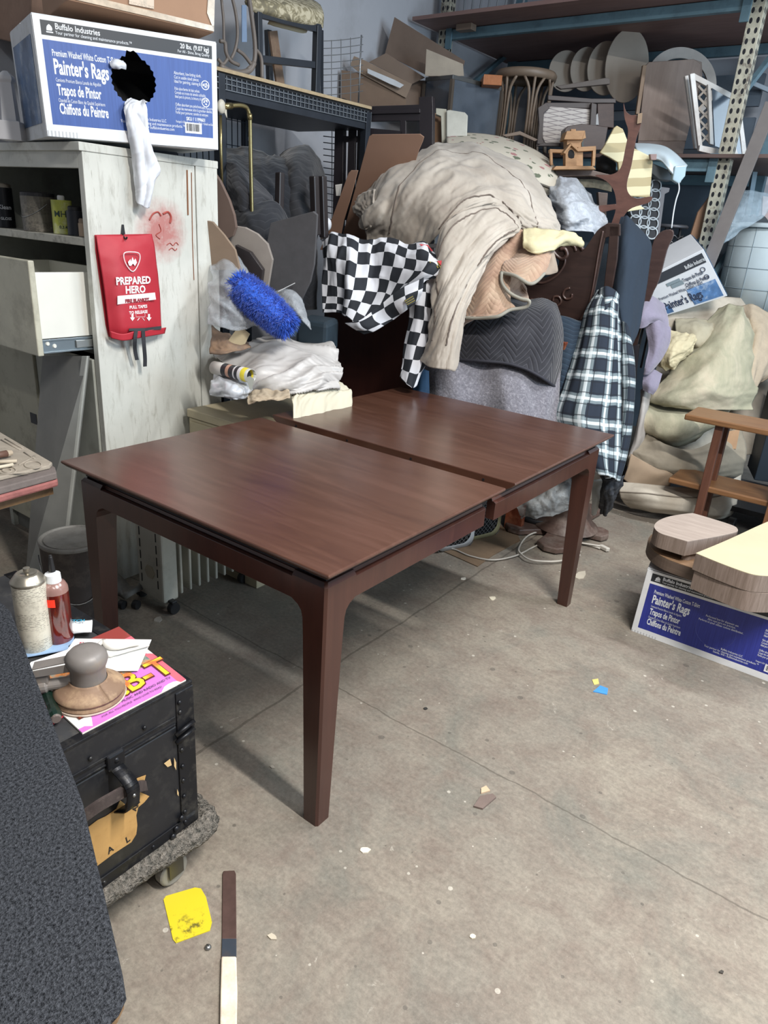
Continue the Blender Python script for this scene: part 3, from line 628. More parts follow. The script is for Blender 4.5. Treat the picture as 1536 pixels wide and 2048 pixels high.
# ---------------------------------------------------------------- things on the floor
def flat(name, px, mat, label, cat, h=.002, z=0, group=None, bev=0):
    return solo(name, MB().prism([PZ(x, y, z) for x, y in px], (0, 0, h)), mat, label, cat, group, bevel=bev)
t = NT('yellow_plastic'); v = t.mapping('Object'); f = t.ramp(t.noise(v, 38, 8, .75), [(.52, (0, 0, 0)), (.62, (.9,)*3)]); s = t.n('SeparateXYZ'); t.l(t.mapping('Object', rot=(0, 0, .75)), s.inputs[0])
g = t.ramp(s.outputs[0], [(.48, (0, 0, 0)), (.53, (1, 1, 1))]); 
mr = t.n('MapRange'); mr.inputs[1].default_value = -.02; mr.inputs[2].default_value = .03; t.l(s.outputs[0], mr.inputs[0]); t.col(t.mix(t.math('MULTIPLY', f, mr.outputs[0]), C('cdbb2a'), C('4f4a28'))); t.set(Roughness=.35)
flat('filler_spreader', [(332, 1793), (390, 1776), (402, 1778), (412, 1795), (424, 1845), (420, 1862), (352, 1887), (346, 1880), (327, 1800)], t.m, 'yellow plastic filler spreader with dark smears, on the floor', 'spreader', .002)
# pry bar
T = thing('scraper_bar', 'long flat rusty steel scraper bar with a cream handle lying on the floor', 'scraper', PZ(458, 1900, 0))
F = lambda L: [PZ(x, y, 0) for x, y in L]
build('blade', MB().prism(F([(447, 1744), (469, 1743), (472, 1750), (473, 1880), (444, 1880), (445, 1750)]), (0, 0, .004)), plain('5b4640', .5, .5, var=.2, scale=30), T, bevel=.001)
build('blade_neck', MB().prism(F([(444, 1880), (473, 1880), (473, 1919), (443, 1919)]), (0, 0, .005)), plain('4d5560', .4, .6, dirt='6a5648', dscale=30), T, bevel=.001)
build('handle', MB().prism(F([(443, 1919), (473, 1919), (475, 1990), (474, 2060), (440, 2060), (441, 1990)]), (0, 0, .011)), plain('d8cfba', .6, dirt='8a4a3a', dscale=12), T, bevel=.003)
c = PZ(416, 1896, 0); T = thing('loose_screw', 'small silver screw standing head up on the floor by the yellow spreader', 'screw', c)
build('screw_head', MB().lathe(c, [(.0001, .008), (.004, .0075), (.007, .004), (.0075, .002), (.003, 0), (.0001, 0)], 16), steel, T, smooth=True); build('cross_slot', MB().box(c.x-.004, c.x+.004, c.y-.0008, c.y+.0008, .0074, .0085), dark, T)
flat('masking_tape_scrap', [(1186, 1384), (1200, 1372), (1216, 1378), (1214, 1390), (1196, 1386)], plain('3f86c8', .6), 'blue masking tape scrap on the floor', 'tape', .003)
flat('torn_paper_scrap', [(1184, 1360), (1196, 1358), (1198, 1368), (1188, 1370)], plain('cdb96a', .7), 'pale yellow paper scrap beside the blue tape', 'scrap', .002)
flat('bark_chip', [(947, 1615), (960, 1595), (985, 1590), (992, 1597), (965, 1620)], plain('6e5f58', .8, bump=.4), 'brown splinter of wood on the open floor', 'wood chip', .006)
flat('veneer_chip', [(962, 1578), (972, 1573), (980, 1583), (962, 1588)], plain('c3a98c', .8), 'tan veneer chip beside the brown splinter', 'wood chip', .004)
k = 0
for (x, y, s, h) in ((728, 1700, 12, 'd8d0bc'), (985, 1197, 9, 'cfc7b2'), (927, 1158, 5, 'e4e0d4'), (545, 1535, 6, '8b857a'), (945, 1873, 8, 'd9cfb8'), (545, 1875, 12, 'b8ae9b'), (1312, 1115, 12, 'b9b1a0'), (1160, 1150, 14, 'b0a898'), (315, 1240, 12, 'a09a90'), (1443, 1945, 6, '3a3630'), (850, 1418, 5, '2a2826'), (1480, 1240, 5, '2a2826')):
    R.seed(x); pts = [(x+s*math.cos(a)*R.uniform(.5, 1.2), y+s*.6*math.sin(a)*R.uniform(.5, 1.2)) for a in [q*PI/3.5 for q in range(7)]]
    nm = {'d8d0bc': 'large cream paint flake below the table front leg', 'cfc7b2': 'cream sliver of wood on the floor right of the table', 'e4e0d4': 'white pebble of filler by the floor joint', '8b857a': 'grey chip in the shadow of the front leg', 'd9cfb8': 'pale chip in the lower middle of the floor', 'b8ae9b': 'beige flake right of the scraper bar', 'b9b1a0': 'flat beige flake left of the rag carton', 'b0a898': 'long pale flake beyond the right table leg', 'a09a90': 'folded grey paper scrap before the oil radiator', '3a3630': 'dark chip at the lower right of the floor', '2a2826': 'small black speck of grit on the floor'}[h]
    flat('paint_flake', pts, plain(h, .8), nm, 'debris', .003, 0, 'flakes and grit on the concrete')
# ================================================================ RAG CARTONS AND THINGS ON THE LEFT CABINET
def rag_box(label, c4, depth, hole=False, group=None, inverse=False, name='rag_carton'):
    """c4 = front corners BL, BR, TR, TL; depth = vector to the back"""
    bl, br, tr, tl = [V(p) for p in c4]; dp = V(depth)
    W, H = (br-bl).length, (tl-bl).length
    nrm = (br-bl).cross(tl-bl).normalized()
    if nrm.dot(CC-bl) < 0: nrm = -nrm
    B = thing(name, label, 'box', (bl+br)/2+dp/2, group)
    F = lambda u, v, h=0: bl.lerp(br, u).lerp(tl.lerp(tr, u), v)+nrm*h
    cb = plain('d9dbdd', .7, var=.05, scale=5, dirt='a9a49a', dscale=12, damt=.5)
    # printed front, a sheet with its colours laid out by position
    t = NT('printed_carton'); s = t.n('SeparateXYZ'); t.l(t.tc.outputs['UV'], s.inputs[0]); u, v = s.outputs[0], s.outputs[1]
    def rect(a, b, c_, d): return t.math('MULTIPLY', t.math('MULTIPLY', t.math('GREATER_THAN', u, a), t.math('LESS_THAN', u, b)), t.math('MULTIPLY', t.math('GREATER_THAN', v, c_), t.math('LESS_THAN', v, d)))
    base = t.ramp(t.noise(t.mapping('Object'), 9, 6), [(.3, C('d4d7da')), (.7, C('e6e7e8'))]); blue = t.ramp(t.noise(t.mapping('UV', (60, 1, 1)), 2, 3), [(.3, C('2f4f93')), (.7, C('3a5ca4'))]) if not inverse else C('dfe3ea')
    if hole is None: blue = t.ramp(t.noise(t.mapping('UV', (60, 1, 1)), 2, 3), [(.3, C('252d80')), (.7, C('2f3a94'))])
    c = t.mix(rect(.035, .968, .105, .81), base, blue); c = t.mix(rect(.035, .972, .845, .965), c, C('22262c'))
    ln = t.math('MULTIPLY', t.math('LESS_THAN', v, .05), t.math('GREATER_THAN', t.math('SINE', t.math('MULTIPLY', u, 330)), .2)); c = t.mix(t.math('MULTIPLY', t.math('MULTIPLY', ln, t.math('LESS_THAN', u, .16)), .45), c, C('77787c'))
    t.col(c); t.set(Roughness=.45)
    m = MB(); hc, hr = (.50, .56), (.125, .125*W/H)
    if hole:
        N = 48; vs = []; uv = []
        for k in range(N):
            a = 2*PI*k/N+PI/N; ca, sa = math.cos(a), math.sin(a)
            jag = 1+.035*((k % 2)*2-1)+(.17 if 10 <= k <= 13 else 0)
            q = min(((1-hc[0]) if ca > 0 else hc[0])/max(abs(ca), 1e-6), ((1-hc[1]) if sa > 0 else hc[1])/max(abs(sa), 1e-6))
            for (x, y) in ((hc[0]+ca*q, hc[1]+sa*q), (hc[0]+hr[0]*ca*jag, hc[1]+hr[1]*sa*jag)): vs.append(F(x, y)); uv.append((x, y))
        # snap the outer samples next to a corner onto it
        for cx, cy in ((0, 0), (1, 0), (1, 1), (0, 1)):
            b = min(range(0, 2*N, 2), key=lambda i: (uv[i][0]-cx)**2*4+(uv[i][1]-cy)**2); vs[b] = F(cx, cy); uv[b] = (cx, cy)
        m.add(vs, [(2*k, 2*((k+1) % N), 2*((k+1) % N)+1, 2*k+1) for k in range(N)], uv)
    else: m.add([F(0, 0), F(1, 0), F(1, 1), F(0, 1)], [(0, 1, 2, 3)], [(0, 0), (1, 0), (1, 1), (0, 1)])
    build('printed_panel', m, t.m, B, solid=.004)
    P = [bl, br, tr, tl]; Q = [p+dp for p in P]
    e = dp.normalized()*.003; P = [p+e for p in P]
    m = MB().add(P+Q, [(0, 1, 5, 4), (1, 2, 6, 5), (3, 0, 4, 7), (4, 5, 6, 7)]); build('carton_walls', m, cb, B, solid=.004)
    k = .004*0; mid = lambda a, b: a.lerp(b, .5); up = (tl-bl).normalized()*.0025
    m = MB().add([P[3]+up, P[2]+up, P[2].lerp(Q[2], .49)+up, P[3].lerp(Q[3], .49)+up], [(0, 1, 2, 3)]); build('top_flap', m, cb, B, solid=.003)
    m = MB().add([Q[3]+up, Q[2]+up, P[2].lerp(Q[2], .51)+up, P[3].lerp(Q[3], .51)+up], [(0, 1, 2, 3)]); build('top_flap', m, cb, B, solid=.003)
    if hole: build('interior_shade', MB().add([p+dp*.5 for p in [F(.02, .02), F(.98, .02), F(.98, .98), F(.02, .98)]], [(0, 1, 2, 3)]), dark, B, solid=.003)  # black sheet standing in for the shade inside the carton
    wm = plain('e9edf2' if not inverse else '22304f', .6, var=.02); f = lambda h=.0026: (lambda x, y: F(x/W, y/H, h))
    def tx(s, u_, v_, size, sx=.8, bold=0, al='LEFT'): build('printed_lettering', text_mb(s, f(), size*H, u_*W, v_*H, sx, al, bold*H), wm, B)
    tx('Buffalo Industries', .105, .905, .068, .85, .001); tx('Your partner for cleaning and maintenance products.™', .105, .865, .040, .78)
    tx('Premium Washed White Cotton T-Shirt', .075, .685, .078, .47, .0012); tx("Painter's Rags", .075, .54, .175, .52, .005)
    tx('Camiseta Premium Blanca Lavada de Algodón', .078, .475, .045, .5); tx('Trapos de Pintor', .080, .365, .13, .45, .0035)
    tx('Chandail en Coton Blanc de Qualité Supérieure', .080, .305, .045, .5); tx('Chiffons du Peintre', .080, .205, .13, .45, .0035)
    tx('20 lbs. (9.07 kg)', .955, .905, .060, .8, .001, 'RIGHT'); tx('For All - Shine, Bring Quality', .955, .865, .036, .8, 0, 'RIGHT')
    if not hole: tx('Perforated box for dispenser use.\nAbra aquí para uso práctico.\nPerforez ici pour utiliser comme distributeur.', .50, .60, .042, .72, 0, 'CENTER')
    tx('Buffalo Industries LLC\nYour partner for cleaning and maintenance products.™\nSeattle, WA • buffaloindustries.com', .60, .215, .040, .75, 0, 'CENTER')
    tx('Absorbent, low-linting cloth.\nCut in usable sized pieces.\nIdeal for painting, staining & cleaning.', .735, .665, .042, .6); tx('Paño absorbente de bajo pelusa.\nCortado en trozos de tamaño utilizable.\nIdeal para la pintura, la tintura y la limpieza.', .735, .525, .040, .52); tx('Chiffon absorbant peu pelucheux.\nCoupé des morceaux selon la grandeur désirée.\nParfait pour peinturer, teindre et nettoyer.', .735, .38, .040, .52)
    tx('SKU / 1199601', .80, .255, .046, .75, .001); tx('Packaged in USA • Empaquetado en los EE.UU. • Emballé aux États-Unis', .735, .225, .032, .48)
    # house mark: little buffalo on a bar; ring marks; barcode
    hp = [(0, 0), (.9, 0), (1, .3), (.9, .62), (.72, .8), (.5, .95), (.3, .8), (.12, .62), (.02, .3)]
    build('printed_emblem', MB().add([F(.062+x*.03, .885+y*.055, .0026) for x, y in hp], [tuple(range(9))]).add([F(.06+x*.034, .868+y*.010, .0026) for x, y in ((0, 0), (1, 0), (1, 1), (0, 1))], [(0, 1, 2, 3)]), wm, B)
    for (cu, cv) in ((.925, .60), (.925, .44)):
        m = MB(); N = 24; vs = []
        for i in range(N):
            a = 2*PI*i/N
            for r in (.021, .0255): vs.append(F(cu+r*math.cos(a), cv+r*W/H*math.sin(a), .0026))
        m.add(vs, [(2*i, 2*((i+1) % N), 2*((i+1) % N)+1, 2*i+1) for i in range(N)])
        for i in range(3):
            a = 2*PI*i/3+.5; p = lambda r, b: F(cu+r*math.cos(b), cv+r*W/H*math.sin(b), .0026); m.add([p(.013, a-.5), p(.013, a+.5), p(.006, a+.3), p(.006, a-.3)], [(0, 1, 2, 3)]); m.add([p(.018, a+.35), p(.012, a+.9), p(.003, a+.5)], [(0, 1, 2)])
        build('printed_emblem', m, wm, B)
    tx('100% Recycled', .893, .375, .03, .8)
    if not inverse:
        build('barcode_label', MB().add([F(x, y, .0028) for x, y in ((.79, .135), (.895, .135), (.895, .235), (.79, .235))], [(0, 1, 2, 3)]), plain('e8eaec', .6), B)
        m = MB(); x = .797; rr = random.Random(3)
        while x < .885: w_ = rr.choice((.0012, .0022, .0034)); m.add([F(a, b, .0034) for a, b in ((x, .155), (x+w_, .155), (x+w_, .225), (x, .225))], [(0, 1, 2, 3)]); x += w_+rr.choice((.0012, .002, .003))
        build('barcode', m, plain('26262a', .6), B)
    if hole is None:
        m = MB().tube([F(.48+.115*math.cos(2*PI*i/48), .45+.115*W/H*math.sin(2*PI*i/48), .002) for i in range(48)], .0006, 4, True); build('perforation_line', m, plain('4a5298', .6), B)
    return B, F
_bl = PZ(95, 272, 1.662); _br = PX(436, 299, -2.30); _n = V((-(_br-_bl).y, (_br-_bl).x, 0)).normalized()
_pp = lambda x, y, o=0: PN(x, y, _bl-_n*o, _n)
B1, F1 = rag_box("blue and white rag carton with a round hole, on top of the white cabinet", [_bl, _br, _pp(432, 86), _pp(63, 27)], _n*.38, True, 'painter rag cartons')
# left printed side of the carton
sidem = plain('5a7396', .5, var=.5, scale=8, dirt='c9ced4', dscale=9, damt=.8)
bl, tl = _bl, _pp(63, 27); dd = _n*.38; u = -(_br-_bl).normalized()*.003
build('printed_side', MB().add([bl.lerp(tl, .12)+dd*.12+u, bl.lerp(tl, .12)+dd*.92+u, bl.lerp(tl, .86)+dd*.92+u, bl.lerp(tl, .86)+dd*.12+u], [(0, 1, 2, 3)]), sidem, B1, solid=.001)
# rag pulled from the hole
ragm = plain('dadde3', .85, var=.04, scale=6)
d0 = 2.36
def rx(x, y, o=0): return _pp(x, y, .012+o)
net = [[rx(252, 200, -.018), rx(262, 197, -.05), rx(272, 205, -.02), rx(285, 203, -.05), rx(296, 208, -.018)],
       [rx(249, 212, .004), rx(258, 215, .012), rx(268, 212, .012), rx(280, 222, .014), rx(291, 216, .004)],
       [rx(255, 245, .006), rx(264, 250, .018), rx(274, 246, .016), rx(288, 254, .006), rx(297, 258, .008)],
       [rx(262, 285, -.008), rx(272, 290, .018), rx(284, 292, .012), rx(296, 296, .018), rx(304, 298, -.0)],
       [rx(268, 330, -.02), rx(278, 332, .006), rx(290, 335, .0), rx(306, 338, .006), rx(318, 338, -.01)],
       [rx(272, 370, -.02), rx(282, 374, .01), rx(292, 372, .0), rx(303, 366, .01), rx(310, 360, -.02)],
       [rx(274, 402, -.02), rx(279, 408, .0), rx(286, 413, -.01), rx(292, 416, -.0), rx(294, 414, -.02)]]
cloth('white_rag', net, ragm, 'white cotton rag hanging out of the round hole of the rag carton', 'rag', 50, 120, .010, 24, 7, 3, .3, .002, None, None, .3)
cloth('white_rag', [[rx(218, 124, -.02), rx(232, 120, -.01), rx(246, 124, -.03)], [rx(222, 132, .0), rx(234, 128, .012), rx(250, 130, -.02)], [rx(230, 136, -.02), rx(238, 136, 0), rx(250, 138, -.03)]], ragm, 'scrap of white rag poking from the upper left of the carton hole', 'rag', 16, 12, .004, 30, 30, 5, 0, .003)
# plain cartons above and behind
def carton(name, label, c4, dp, mat, tape=True, group=None):
    bl, br, tr, tl = [V(p) for p in c4]; dp = V(dp); B = thing(name, label, 'box', (bl+br)/2+dp/2, group)
    m = MB().add([bl, br, tr, tl, bl+dp, br+dp, tr+dp, tl+dp], [(0, 1, 2, 3), (5, 4, 7, 6), (4, 5, 1, 0), (3, 2, 6, 7), (1, 5, 6, 2), (4, 0, 3, 7)]); build('carton_body', m, mat, B, bevel=.004)
    return B
b = carton('shipping_carton', 'brown taped shipping carton on top of the blue rag carton', [_pp(135, 0, -.01), _pp(428, 66, -.01), _pp(432, -90, -.01), _pp(118, -170, -.01)], _n*.36, card)
cl = plain('c9b79f', .2, spec=.9, var=.25, scale=30)
p = lambda x, y, o=.003: _pp(x, y, -.01+o)
build('packing_tape', MB().add([p(128, -6), p(428, 63), p(428, 52), p(130, -20)], [(0, 1, 2, 3)]), cl, b, solid=.0006); build('packing_tape', MB().add([p(414, 26), p(428, 62), p(431, -60), p(420, -64)], [(0, 1, 2, 3)]), cl, b, solid=.0006)
build('shipping_label', MB().add([p(258, -12, .0045), p(308, 0, .0045), p(308, 18, .0045), p(258, 8, .0045)], [(0, 1, 2, 3)]), printed_can('x', 'c6b4a0', '7a6a58'), b, solid=.0005)
Y = 1.78
carton('storage_carton', 'sagging brown carton behind the rag carton at the top left', [PY(-60, 65, Y), PY(60, 92, Y), PY(66, -60, Y), PY(-60, -60, Y)], (0, .32, 0), plain('8c7364', .85, var=.1, dirt='6b564a'))
# small white post-cap figurine
c = PZ(27, 282, 1.657)
T = thing('post_cap', 'white translucent plastic post cap standing on the cabinet left of the rag carton', 'post cap', c); pm = plain('c9c9cc', .35, var=.05)
build('square_base', MB().lathe(c, [(.0001, 0), (.056, 0), (.053, .062), (.0001, .062)], 4), pm, T, bevel=.003); build('column', MB().lathe(c+V((0, 0, .062)), [(.035, 0), (.027, .12), (.035, .13), (.032, .14), (.012, .156), (.0001, .158)], 4), pm, T, bevel=.003)
solo('dark_case', MB().box(-3.2, -2.62, 1.80, 2.05, 1.657, 1.9), plain('1e2630', .7), 'dark case on the cabinet top behind the white post cap, under the sagging carton', 'case', bevel=.02)
# cans on the open shelf
zs = 1.353
def shelfcan(x, y, r, h, mat, nm, label, lid=None, lm=None):
    c = PY(x, y, 1.5+.07); c.z = zs; T = thing(nm, label, 'can', c); build('can_body', MB().lathe(c, [(.0001, 0), (r, 0), (r, h), (.0001, h)], 32), mat, T, bevel=.001)
    if lid: build('lid', MB().lathe(c+V((0, 0, h)), [(r*lid, 0), (r*lid, .012), (r*lid*.8, .016), (.0001, .016)], 28), lm, T)
    return T, c, r, h
T, c, r, h = shelfcan(14, 452, .034, .15, plain('1b1c20', .35, .2), 'spray_can', 'black aerosol can with white lettering at the left end of the open shelf', .9, plain('8b8478', .5))
def canlet(T, c, r, s, z, sz, m, off=0):
    dv = (CC-c); dv.z = 0; dv.normalize(); a0 = math.atan2(dv.y, dv.x)+off
    build('label_lettering', text_mb(s, lambda u, w: c+V((math.cos(a0+u/r)*(r+.0008), math.sin(a0+u/r)*(r+.0008), z+w)), sz, align='CENTER', bold=.0004), m, T)
canlet(T, c, r, 'Klean', .07, .022, plain('b9bcc0', .5)); canlet(T, c, r, 'GLOSS', .03, .014, plain('b9bcc0', .5))
T, c, r, h = shelfcan(82, 462, .062, .125, printed_can('x', '5e5a52', '1d1c1a'), 'paint_can', 'dirty labelled paint can with dark lid on the open shelf', .98, plain('26262a', .5)); build('wire_bail', MB().tube([c+V((math.cos(a)*.064, math.sin(a)*.064, .10-.05*abs(math.sin(a*1)))) for a in [-PI+PI*k/14 for k in range(15)]], .0015, 5), steel, T)
T, c, r, h = shelfcan(128, 466, .036, .118, plain('a8ad4a', .4, var=.25, scale=9, dirt='d9d9c9', dscale=12, damt=.9), 'solvent_can', 'yellow-green labelled can with white cap near the shelf end', .35, plain('c9c9c9', .5))
canlet(T, c, r, 'MH4', .06, .03, plain('2c3d33', .5)); canlet(T, c, r, '0.3.4', .02, .014, plain('2c3d33', .5))
T, c, r, h = shelfcan(172, 470, .024, .045, plain('b09a84', .7), 'small_tin', 'small tan paper-wrapped tin between the yellow can and shelf end', .9, plain('8c7a68', .6))
T, c, r, h = shelfcan(152, 452, .03, .085, plain('24262c', .4), 'varnish_tin', 'black tin standing behind the yellow-green can', .8, blackp)
T, c, r, h = shelfcan(196, 462, .024, .09, plain('33507a', .45, var=.3), 'blue_tin', 'blue tin half hidden by the cabinet side panel', .8, blackp)
# red fire-blanket pouch on a hook
def pouch():
    X0 = -2.43
    T = thing('fire_blanket_pouch', 'red fire blanket pouch with white lettering hanging from a hook on the cabinet side', 'pouch', PX(262, 690, X0))
    rm = plain('b32a37', .55, var=.1, scale=5, bump=.15, bscale=30); wl = plain('efe6e6', .5)
    P = lambda x, y, o: PX(x, y, X0+o)
    net = [[P(192, 470, .012), P(225, 471, .014), P(252, 471, .016), P(280, 470, .014), P(303, 468, .012)],
           [P(196, 500, .02), P(228, 500, .032), P(254, 500, .034), P(282, 499, .032), P(309, 497, .02)],
           [P(204, 550, .024), P(234, 552, .045), P(260, 552, .048), P(288, 550, .045), P(315, 546, .024)],
           [P(211, 600, .024), P(238, 602, .048), P(264, 602, .05), P(292, 600, .048), P(320, 598, .024)],
           [P(217, 650, .022), P(242, 654, .046), P(268, 655, .048), P(296, 654, .046), P(322, 652, .022)],
           [P(220, 674, .012), P(244, 676, .03), P(270, 673, .034), P(298, 668, .03), P(327, 664, .012)]]
    G = wrinkle(surf(net, 40, 60), .0018, 9, 14, 4)
    build('pouch_front', MB().grid(G), rm, T, smooth=True, solid=.002)
    back = [[V((X0+.004, q.y, q.z)) for q in (row[0], row[-1])] for row in net]; build('pouch_back', MB().grid(back), rm, T, solid=.002)
    build('closure_flap', MB().grid(surf([[P(220, 662, .045), P(245, 668, .058), P(272, 662, .06), P(300, 660, .056), P(332, 655, .03)], [P(222, 676, .04), P(246, 681, .055), P(272, 677, .056), P(300, 672, .054), P(329, 667, .028)]], 30, 8)), rm, T, smooth=True, solid=.003)
    # text mapped on the face plane
    o = PX(262, 560, X0+.053); ey = (PX(320, 600, X0+.05)-PX(238, 602, X0+.05)); ey.z = 0; ey = V((0, 1, 0)); ez = V((0, 0, 1))
    tilt = math.radians(0)
    def f(u, w): return V((X0+.0535, o.y+u+w*.02, o.z+w+u*.04))
    def tx(s, y_, sz, x_=0, b=.0008, sx=.95, mat=wl):
        p = PX(266, y_, X0+.0535); build('printed_lettering', text_mb(s, lambda u, w: V((X0+.0535+(0 if mat is wl else .0016), p.y+u+x_, p.z+w+u*.02)), sz, align='CENTER', bold=b, sx=sx), mat, T)
    tx('PREPARED', 568, .036, .004, .0013, .88); tx('HERO', 586, .036, .012, .0013, .9)
    y0_ = PX(273, 604, X0+.0535); build('printed_bar', MB().add([PX(235, 609, X0+.0537), PX(312, 599, X0+.0537), PX(310, 585, X0+.0537), PX(235, 592, X0+.0537)], [(0, 1, 2, 3)]), wl, T)
    tx('FIRE BLANKET', 604, .0165, .018, .001, .98, plain('8f2a34', .5)); tx('PULL TAPES', 617, .0155, .024, .0005); tx('TO RELEASE', 628, .0155, .024, .0005)
    sh = sm([(248, 507), (265, 504), (279, 508), (278, 525), (266, 543), (252, 528)], 5)
    build('printed_shield', MB().tube([PX(x, y, X0+.0525) for x, y in sh], .0018, 5, True), wl, T)
    fl = [(258, 531), (256, 524), (261, 518), (262, 524), (265, 514), (268, 521), (271, 517), (274, 525), (270, 532), (266, 527), (262, 532)]
    build('printed_flame', MB().add([PX(x, y, X0+.053) for x, y in fl], [tuple(range(len(fl)))]), wl, T)
    for ax in (265, 298): build('printed_arrow', MB().add([PX(ax+x, 634+y, X0+.053) for x, y in ((-2, -6), (2, -6), (2, 1), (5, 1), (0, 8), (-5, 1), (-2, 1))], [tuple(range(7))]), wl, T)
    build('printed_arrow', MB().tube([PX(x, y, X0+.053) for x, y in ((272, 629), (272, 634), (282, 634), (290, 634), (290, 628))], .0008, 4).tube([PX(x, y, X0+.053) for x, y in ((279, 636), (275, 641))], .0014, 4).tube([PX(x, y, X0+.053) for x, y in ((285, 636), (289, 641))], .0014, 4), wl, T)
    for pts in ([P(272, 662, .062), P(270, 680, .066), P(270, 700, .05), P(274, 720, .045)], [P(286, 662, .062), P(288, 690, .064), P(290, 715, .055), P(290, 733, .05)]):
        sp = spline(pts, 14); w_ = V((0, .008, 0)); build('pull_tape', MB().grid([[q-w_, q+w_] for q in sp]), plain('2b2c30', .7), T, solid=.002)
    build('pull_tape', MB().grid([[P(258, 662, .061), P(258, 657, .058)], [P(290, 662, .0615), P(290, 656, .058)], [P(322, 659, .045), P(322, 652, .040)]]), plain('2b2c30', .7), T, solid=.002)
    build('grommet', MB().tube([PX(252+5*math.cos(a), 481+5.5*math.sin(a), X0+.020) for a in [2*PI*k/16 for k in range(16)]], .0018, 6, True), steel, T, smooth=True)
    H = thing('wall_hook', 'small black hook screwed to the cabinet side above the red pouch', 'hook', PX(245, 470, X0)); 
    build('hook_plate', MB().prism([PX(x, y, X0+.0005) for x, y in ((241, 470), (243, 449), (247, 449), (250, 470))], (.003, 0, 0)), blackp, H, bevel=.0008); build('hook_arm', MB().tube(spline([P(246, 468, .003), P(248, 474, .02), P(252, 478, .034), P(254, 474, .04)], 12), .003, 8), blackp, H)
pouch()
# leaning sheet-metal offcut
pm = NT('sheet_metal'); v = pm.mapping('Object', (1, 1, .6)); pm.col(pm.ramp(pm.noise(v, 3, 6), [(.3, C('6a6a67')), (.7, C('8a8a85'))])); pm.set(Metallic=.15, Roughness=.5)
T = thing('metal_sheet', 'tall grey sheet-metal offcut with a bright folded edge leaning on the cabinet front', 'metal sheet', PZ(95, 1160, 0))
zt_, Yt, Yb = .925, 1.44, 1.32
a, b_, c_, d = PY(85, 712, Yt), PY(178, 712, Yt), PZ(128, 1152, 0), PZ(50, 1165, 0)
n = (b_-a).cross(c_-a).normalized(); n = n if n.dot(CC-a) > 0 else -n
build('sheet', MB().prism([a, b_, c_, d], -n*.003), pm.m, T)
e = PY(168, 712, Yt); g = PZ(112, 1152, 0); build('folded_edge', MB().prism([e+n*.001, b_+n*.001, c_+n*.001, g+n*.001], n*.008), plain('b0b1ab', .45, .2, var=.15), T, bevel=.001)
# beaten plates and rag on the left side bench
def bench():
    T = thing('side_bench', 'layered side bench edge with dusty plates and a red rag edge at the far left', 'bench', (-2.4, .9, 0)); z = .75
    P = lambda L, zz=z: [PZ(x, y, zz) for x, y in L]
    base = [(-200, 800), (0, 866), (30, 885), (70, 908), (110, 934), (113, 945), (0, 975), (-250, 1040)]
    build('felt_layer', MB().prism(P([(x, y) for x, y in base], z), (0, 0, -.02)), plain('6b625e', .9, var=.2, scale=20, bump=.4), T, bevel=.003)
    build('red_rag_layer', MB().prism([p+V((0, 0, -.021)) for p in P([(x+1, y) for x, y in base], z)], (0, 0, -.022)), plain('8f5a56', .9, var=.25, scale=20, bump=.5), T, bevel=.006)
    build('bench_top', MB().prism([p+V((-.03, 0, -.044)) for p in P(base, z)], (0, 0, -.03)), wood('6b5138', '836748'), T)
    for p in ((-2.72, .75), (-2.95, 1.1)): build('leg', MB().box(p[0]-.03, p[0]+.03, p[1]-.03, p[1]+.03, 0, z-.074), wood('6b5138', '836748'), T)
    dm = plain('9c9284', .8, var=.15, scale=18, dirt='6d645a', dscale=30)
    T2 = thing('embossed_mat', 'dusty grey embossed mat with raised rings on top of the side bench', 'mat', PZ(50, 925, z))
    build('mat', MB().prism(P([(-150, 838), (0, 870), (30, 888), (105, 932), (100, 938), (0, 962), (-180, 1000)], z+.001), (0, 0, .012)), dm, T2, bevel=.003)
    for (x, y, r) in ((66, 930, 17), (14, 941, 18), (14, 941, 9), (-30, 930, 20)):
        build('raised_ring', MB().tube([PZ(x+r*math.cos(2*PI*k/24), y+r*.42*math.sin(2*PI*k/24), z+.0135) for k in range(24)], .0022, 6, True), dm, T2, smooth=True)
    for (a, b) in (((2, 880), (40, 900)), ((10, 878), (46, 897)), ((48, 905), (70, 918)), ((38, 930), (70, 912)), ((0, 915), (22, 910)), ((-10, 950), (60, 944))): build('raised_rib', MB().tube([PZ(*a, z+.0135), PZ(*b, z+.0135)], .0024, 6), dm, T2, smooth=True)
    for i, (a, b) in enumerate((((-20, 938), (26, 929)), ((-20, 925), (34, 922)))): solo('wooden_dowel', MB().tube([PZ(*a, z+.022), PZ(*b, z+.022)], .005, 8), plain('b9ac97' if i else 'c8bda8', .7), ['upper of the two pale dowels on the dusty mat', 'lower of the two pale dowels on the dusty mat'][1-i], 'dowel', 'pale dowels on the side bench', smooth=True)
    T3 = thing('worn_brush', 'small brush with brown handle lying on the dusty mat', 'brush', PZ(-5, 912, z)); build('handle', MB().tube([PZ(-25, 914, z+.028), PZ(14, 907, z+.028)], [.008, .010], 10), plain('5f4438', .6), T3, smooth=True); build('bristles', MB().tube([PZ(14, 907, z+.028), PZ(24, 905, z+.028)], [.010, .007], 10), plain('a99a86', .9), T3)
bench()
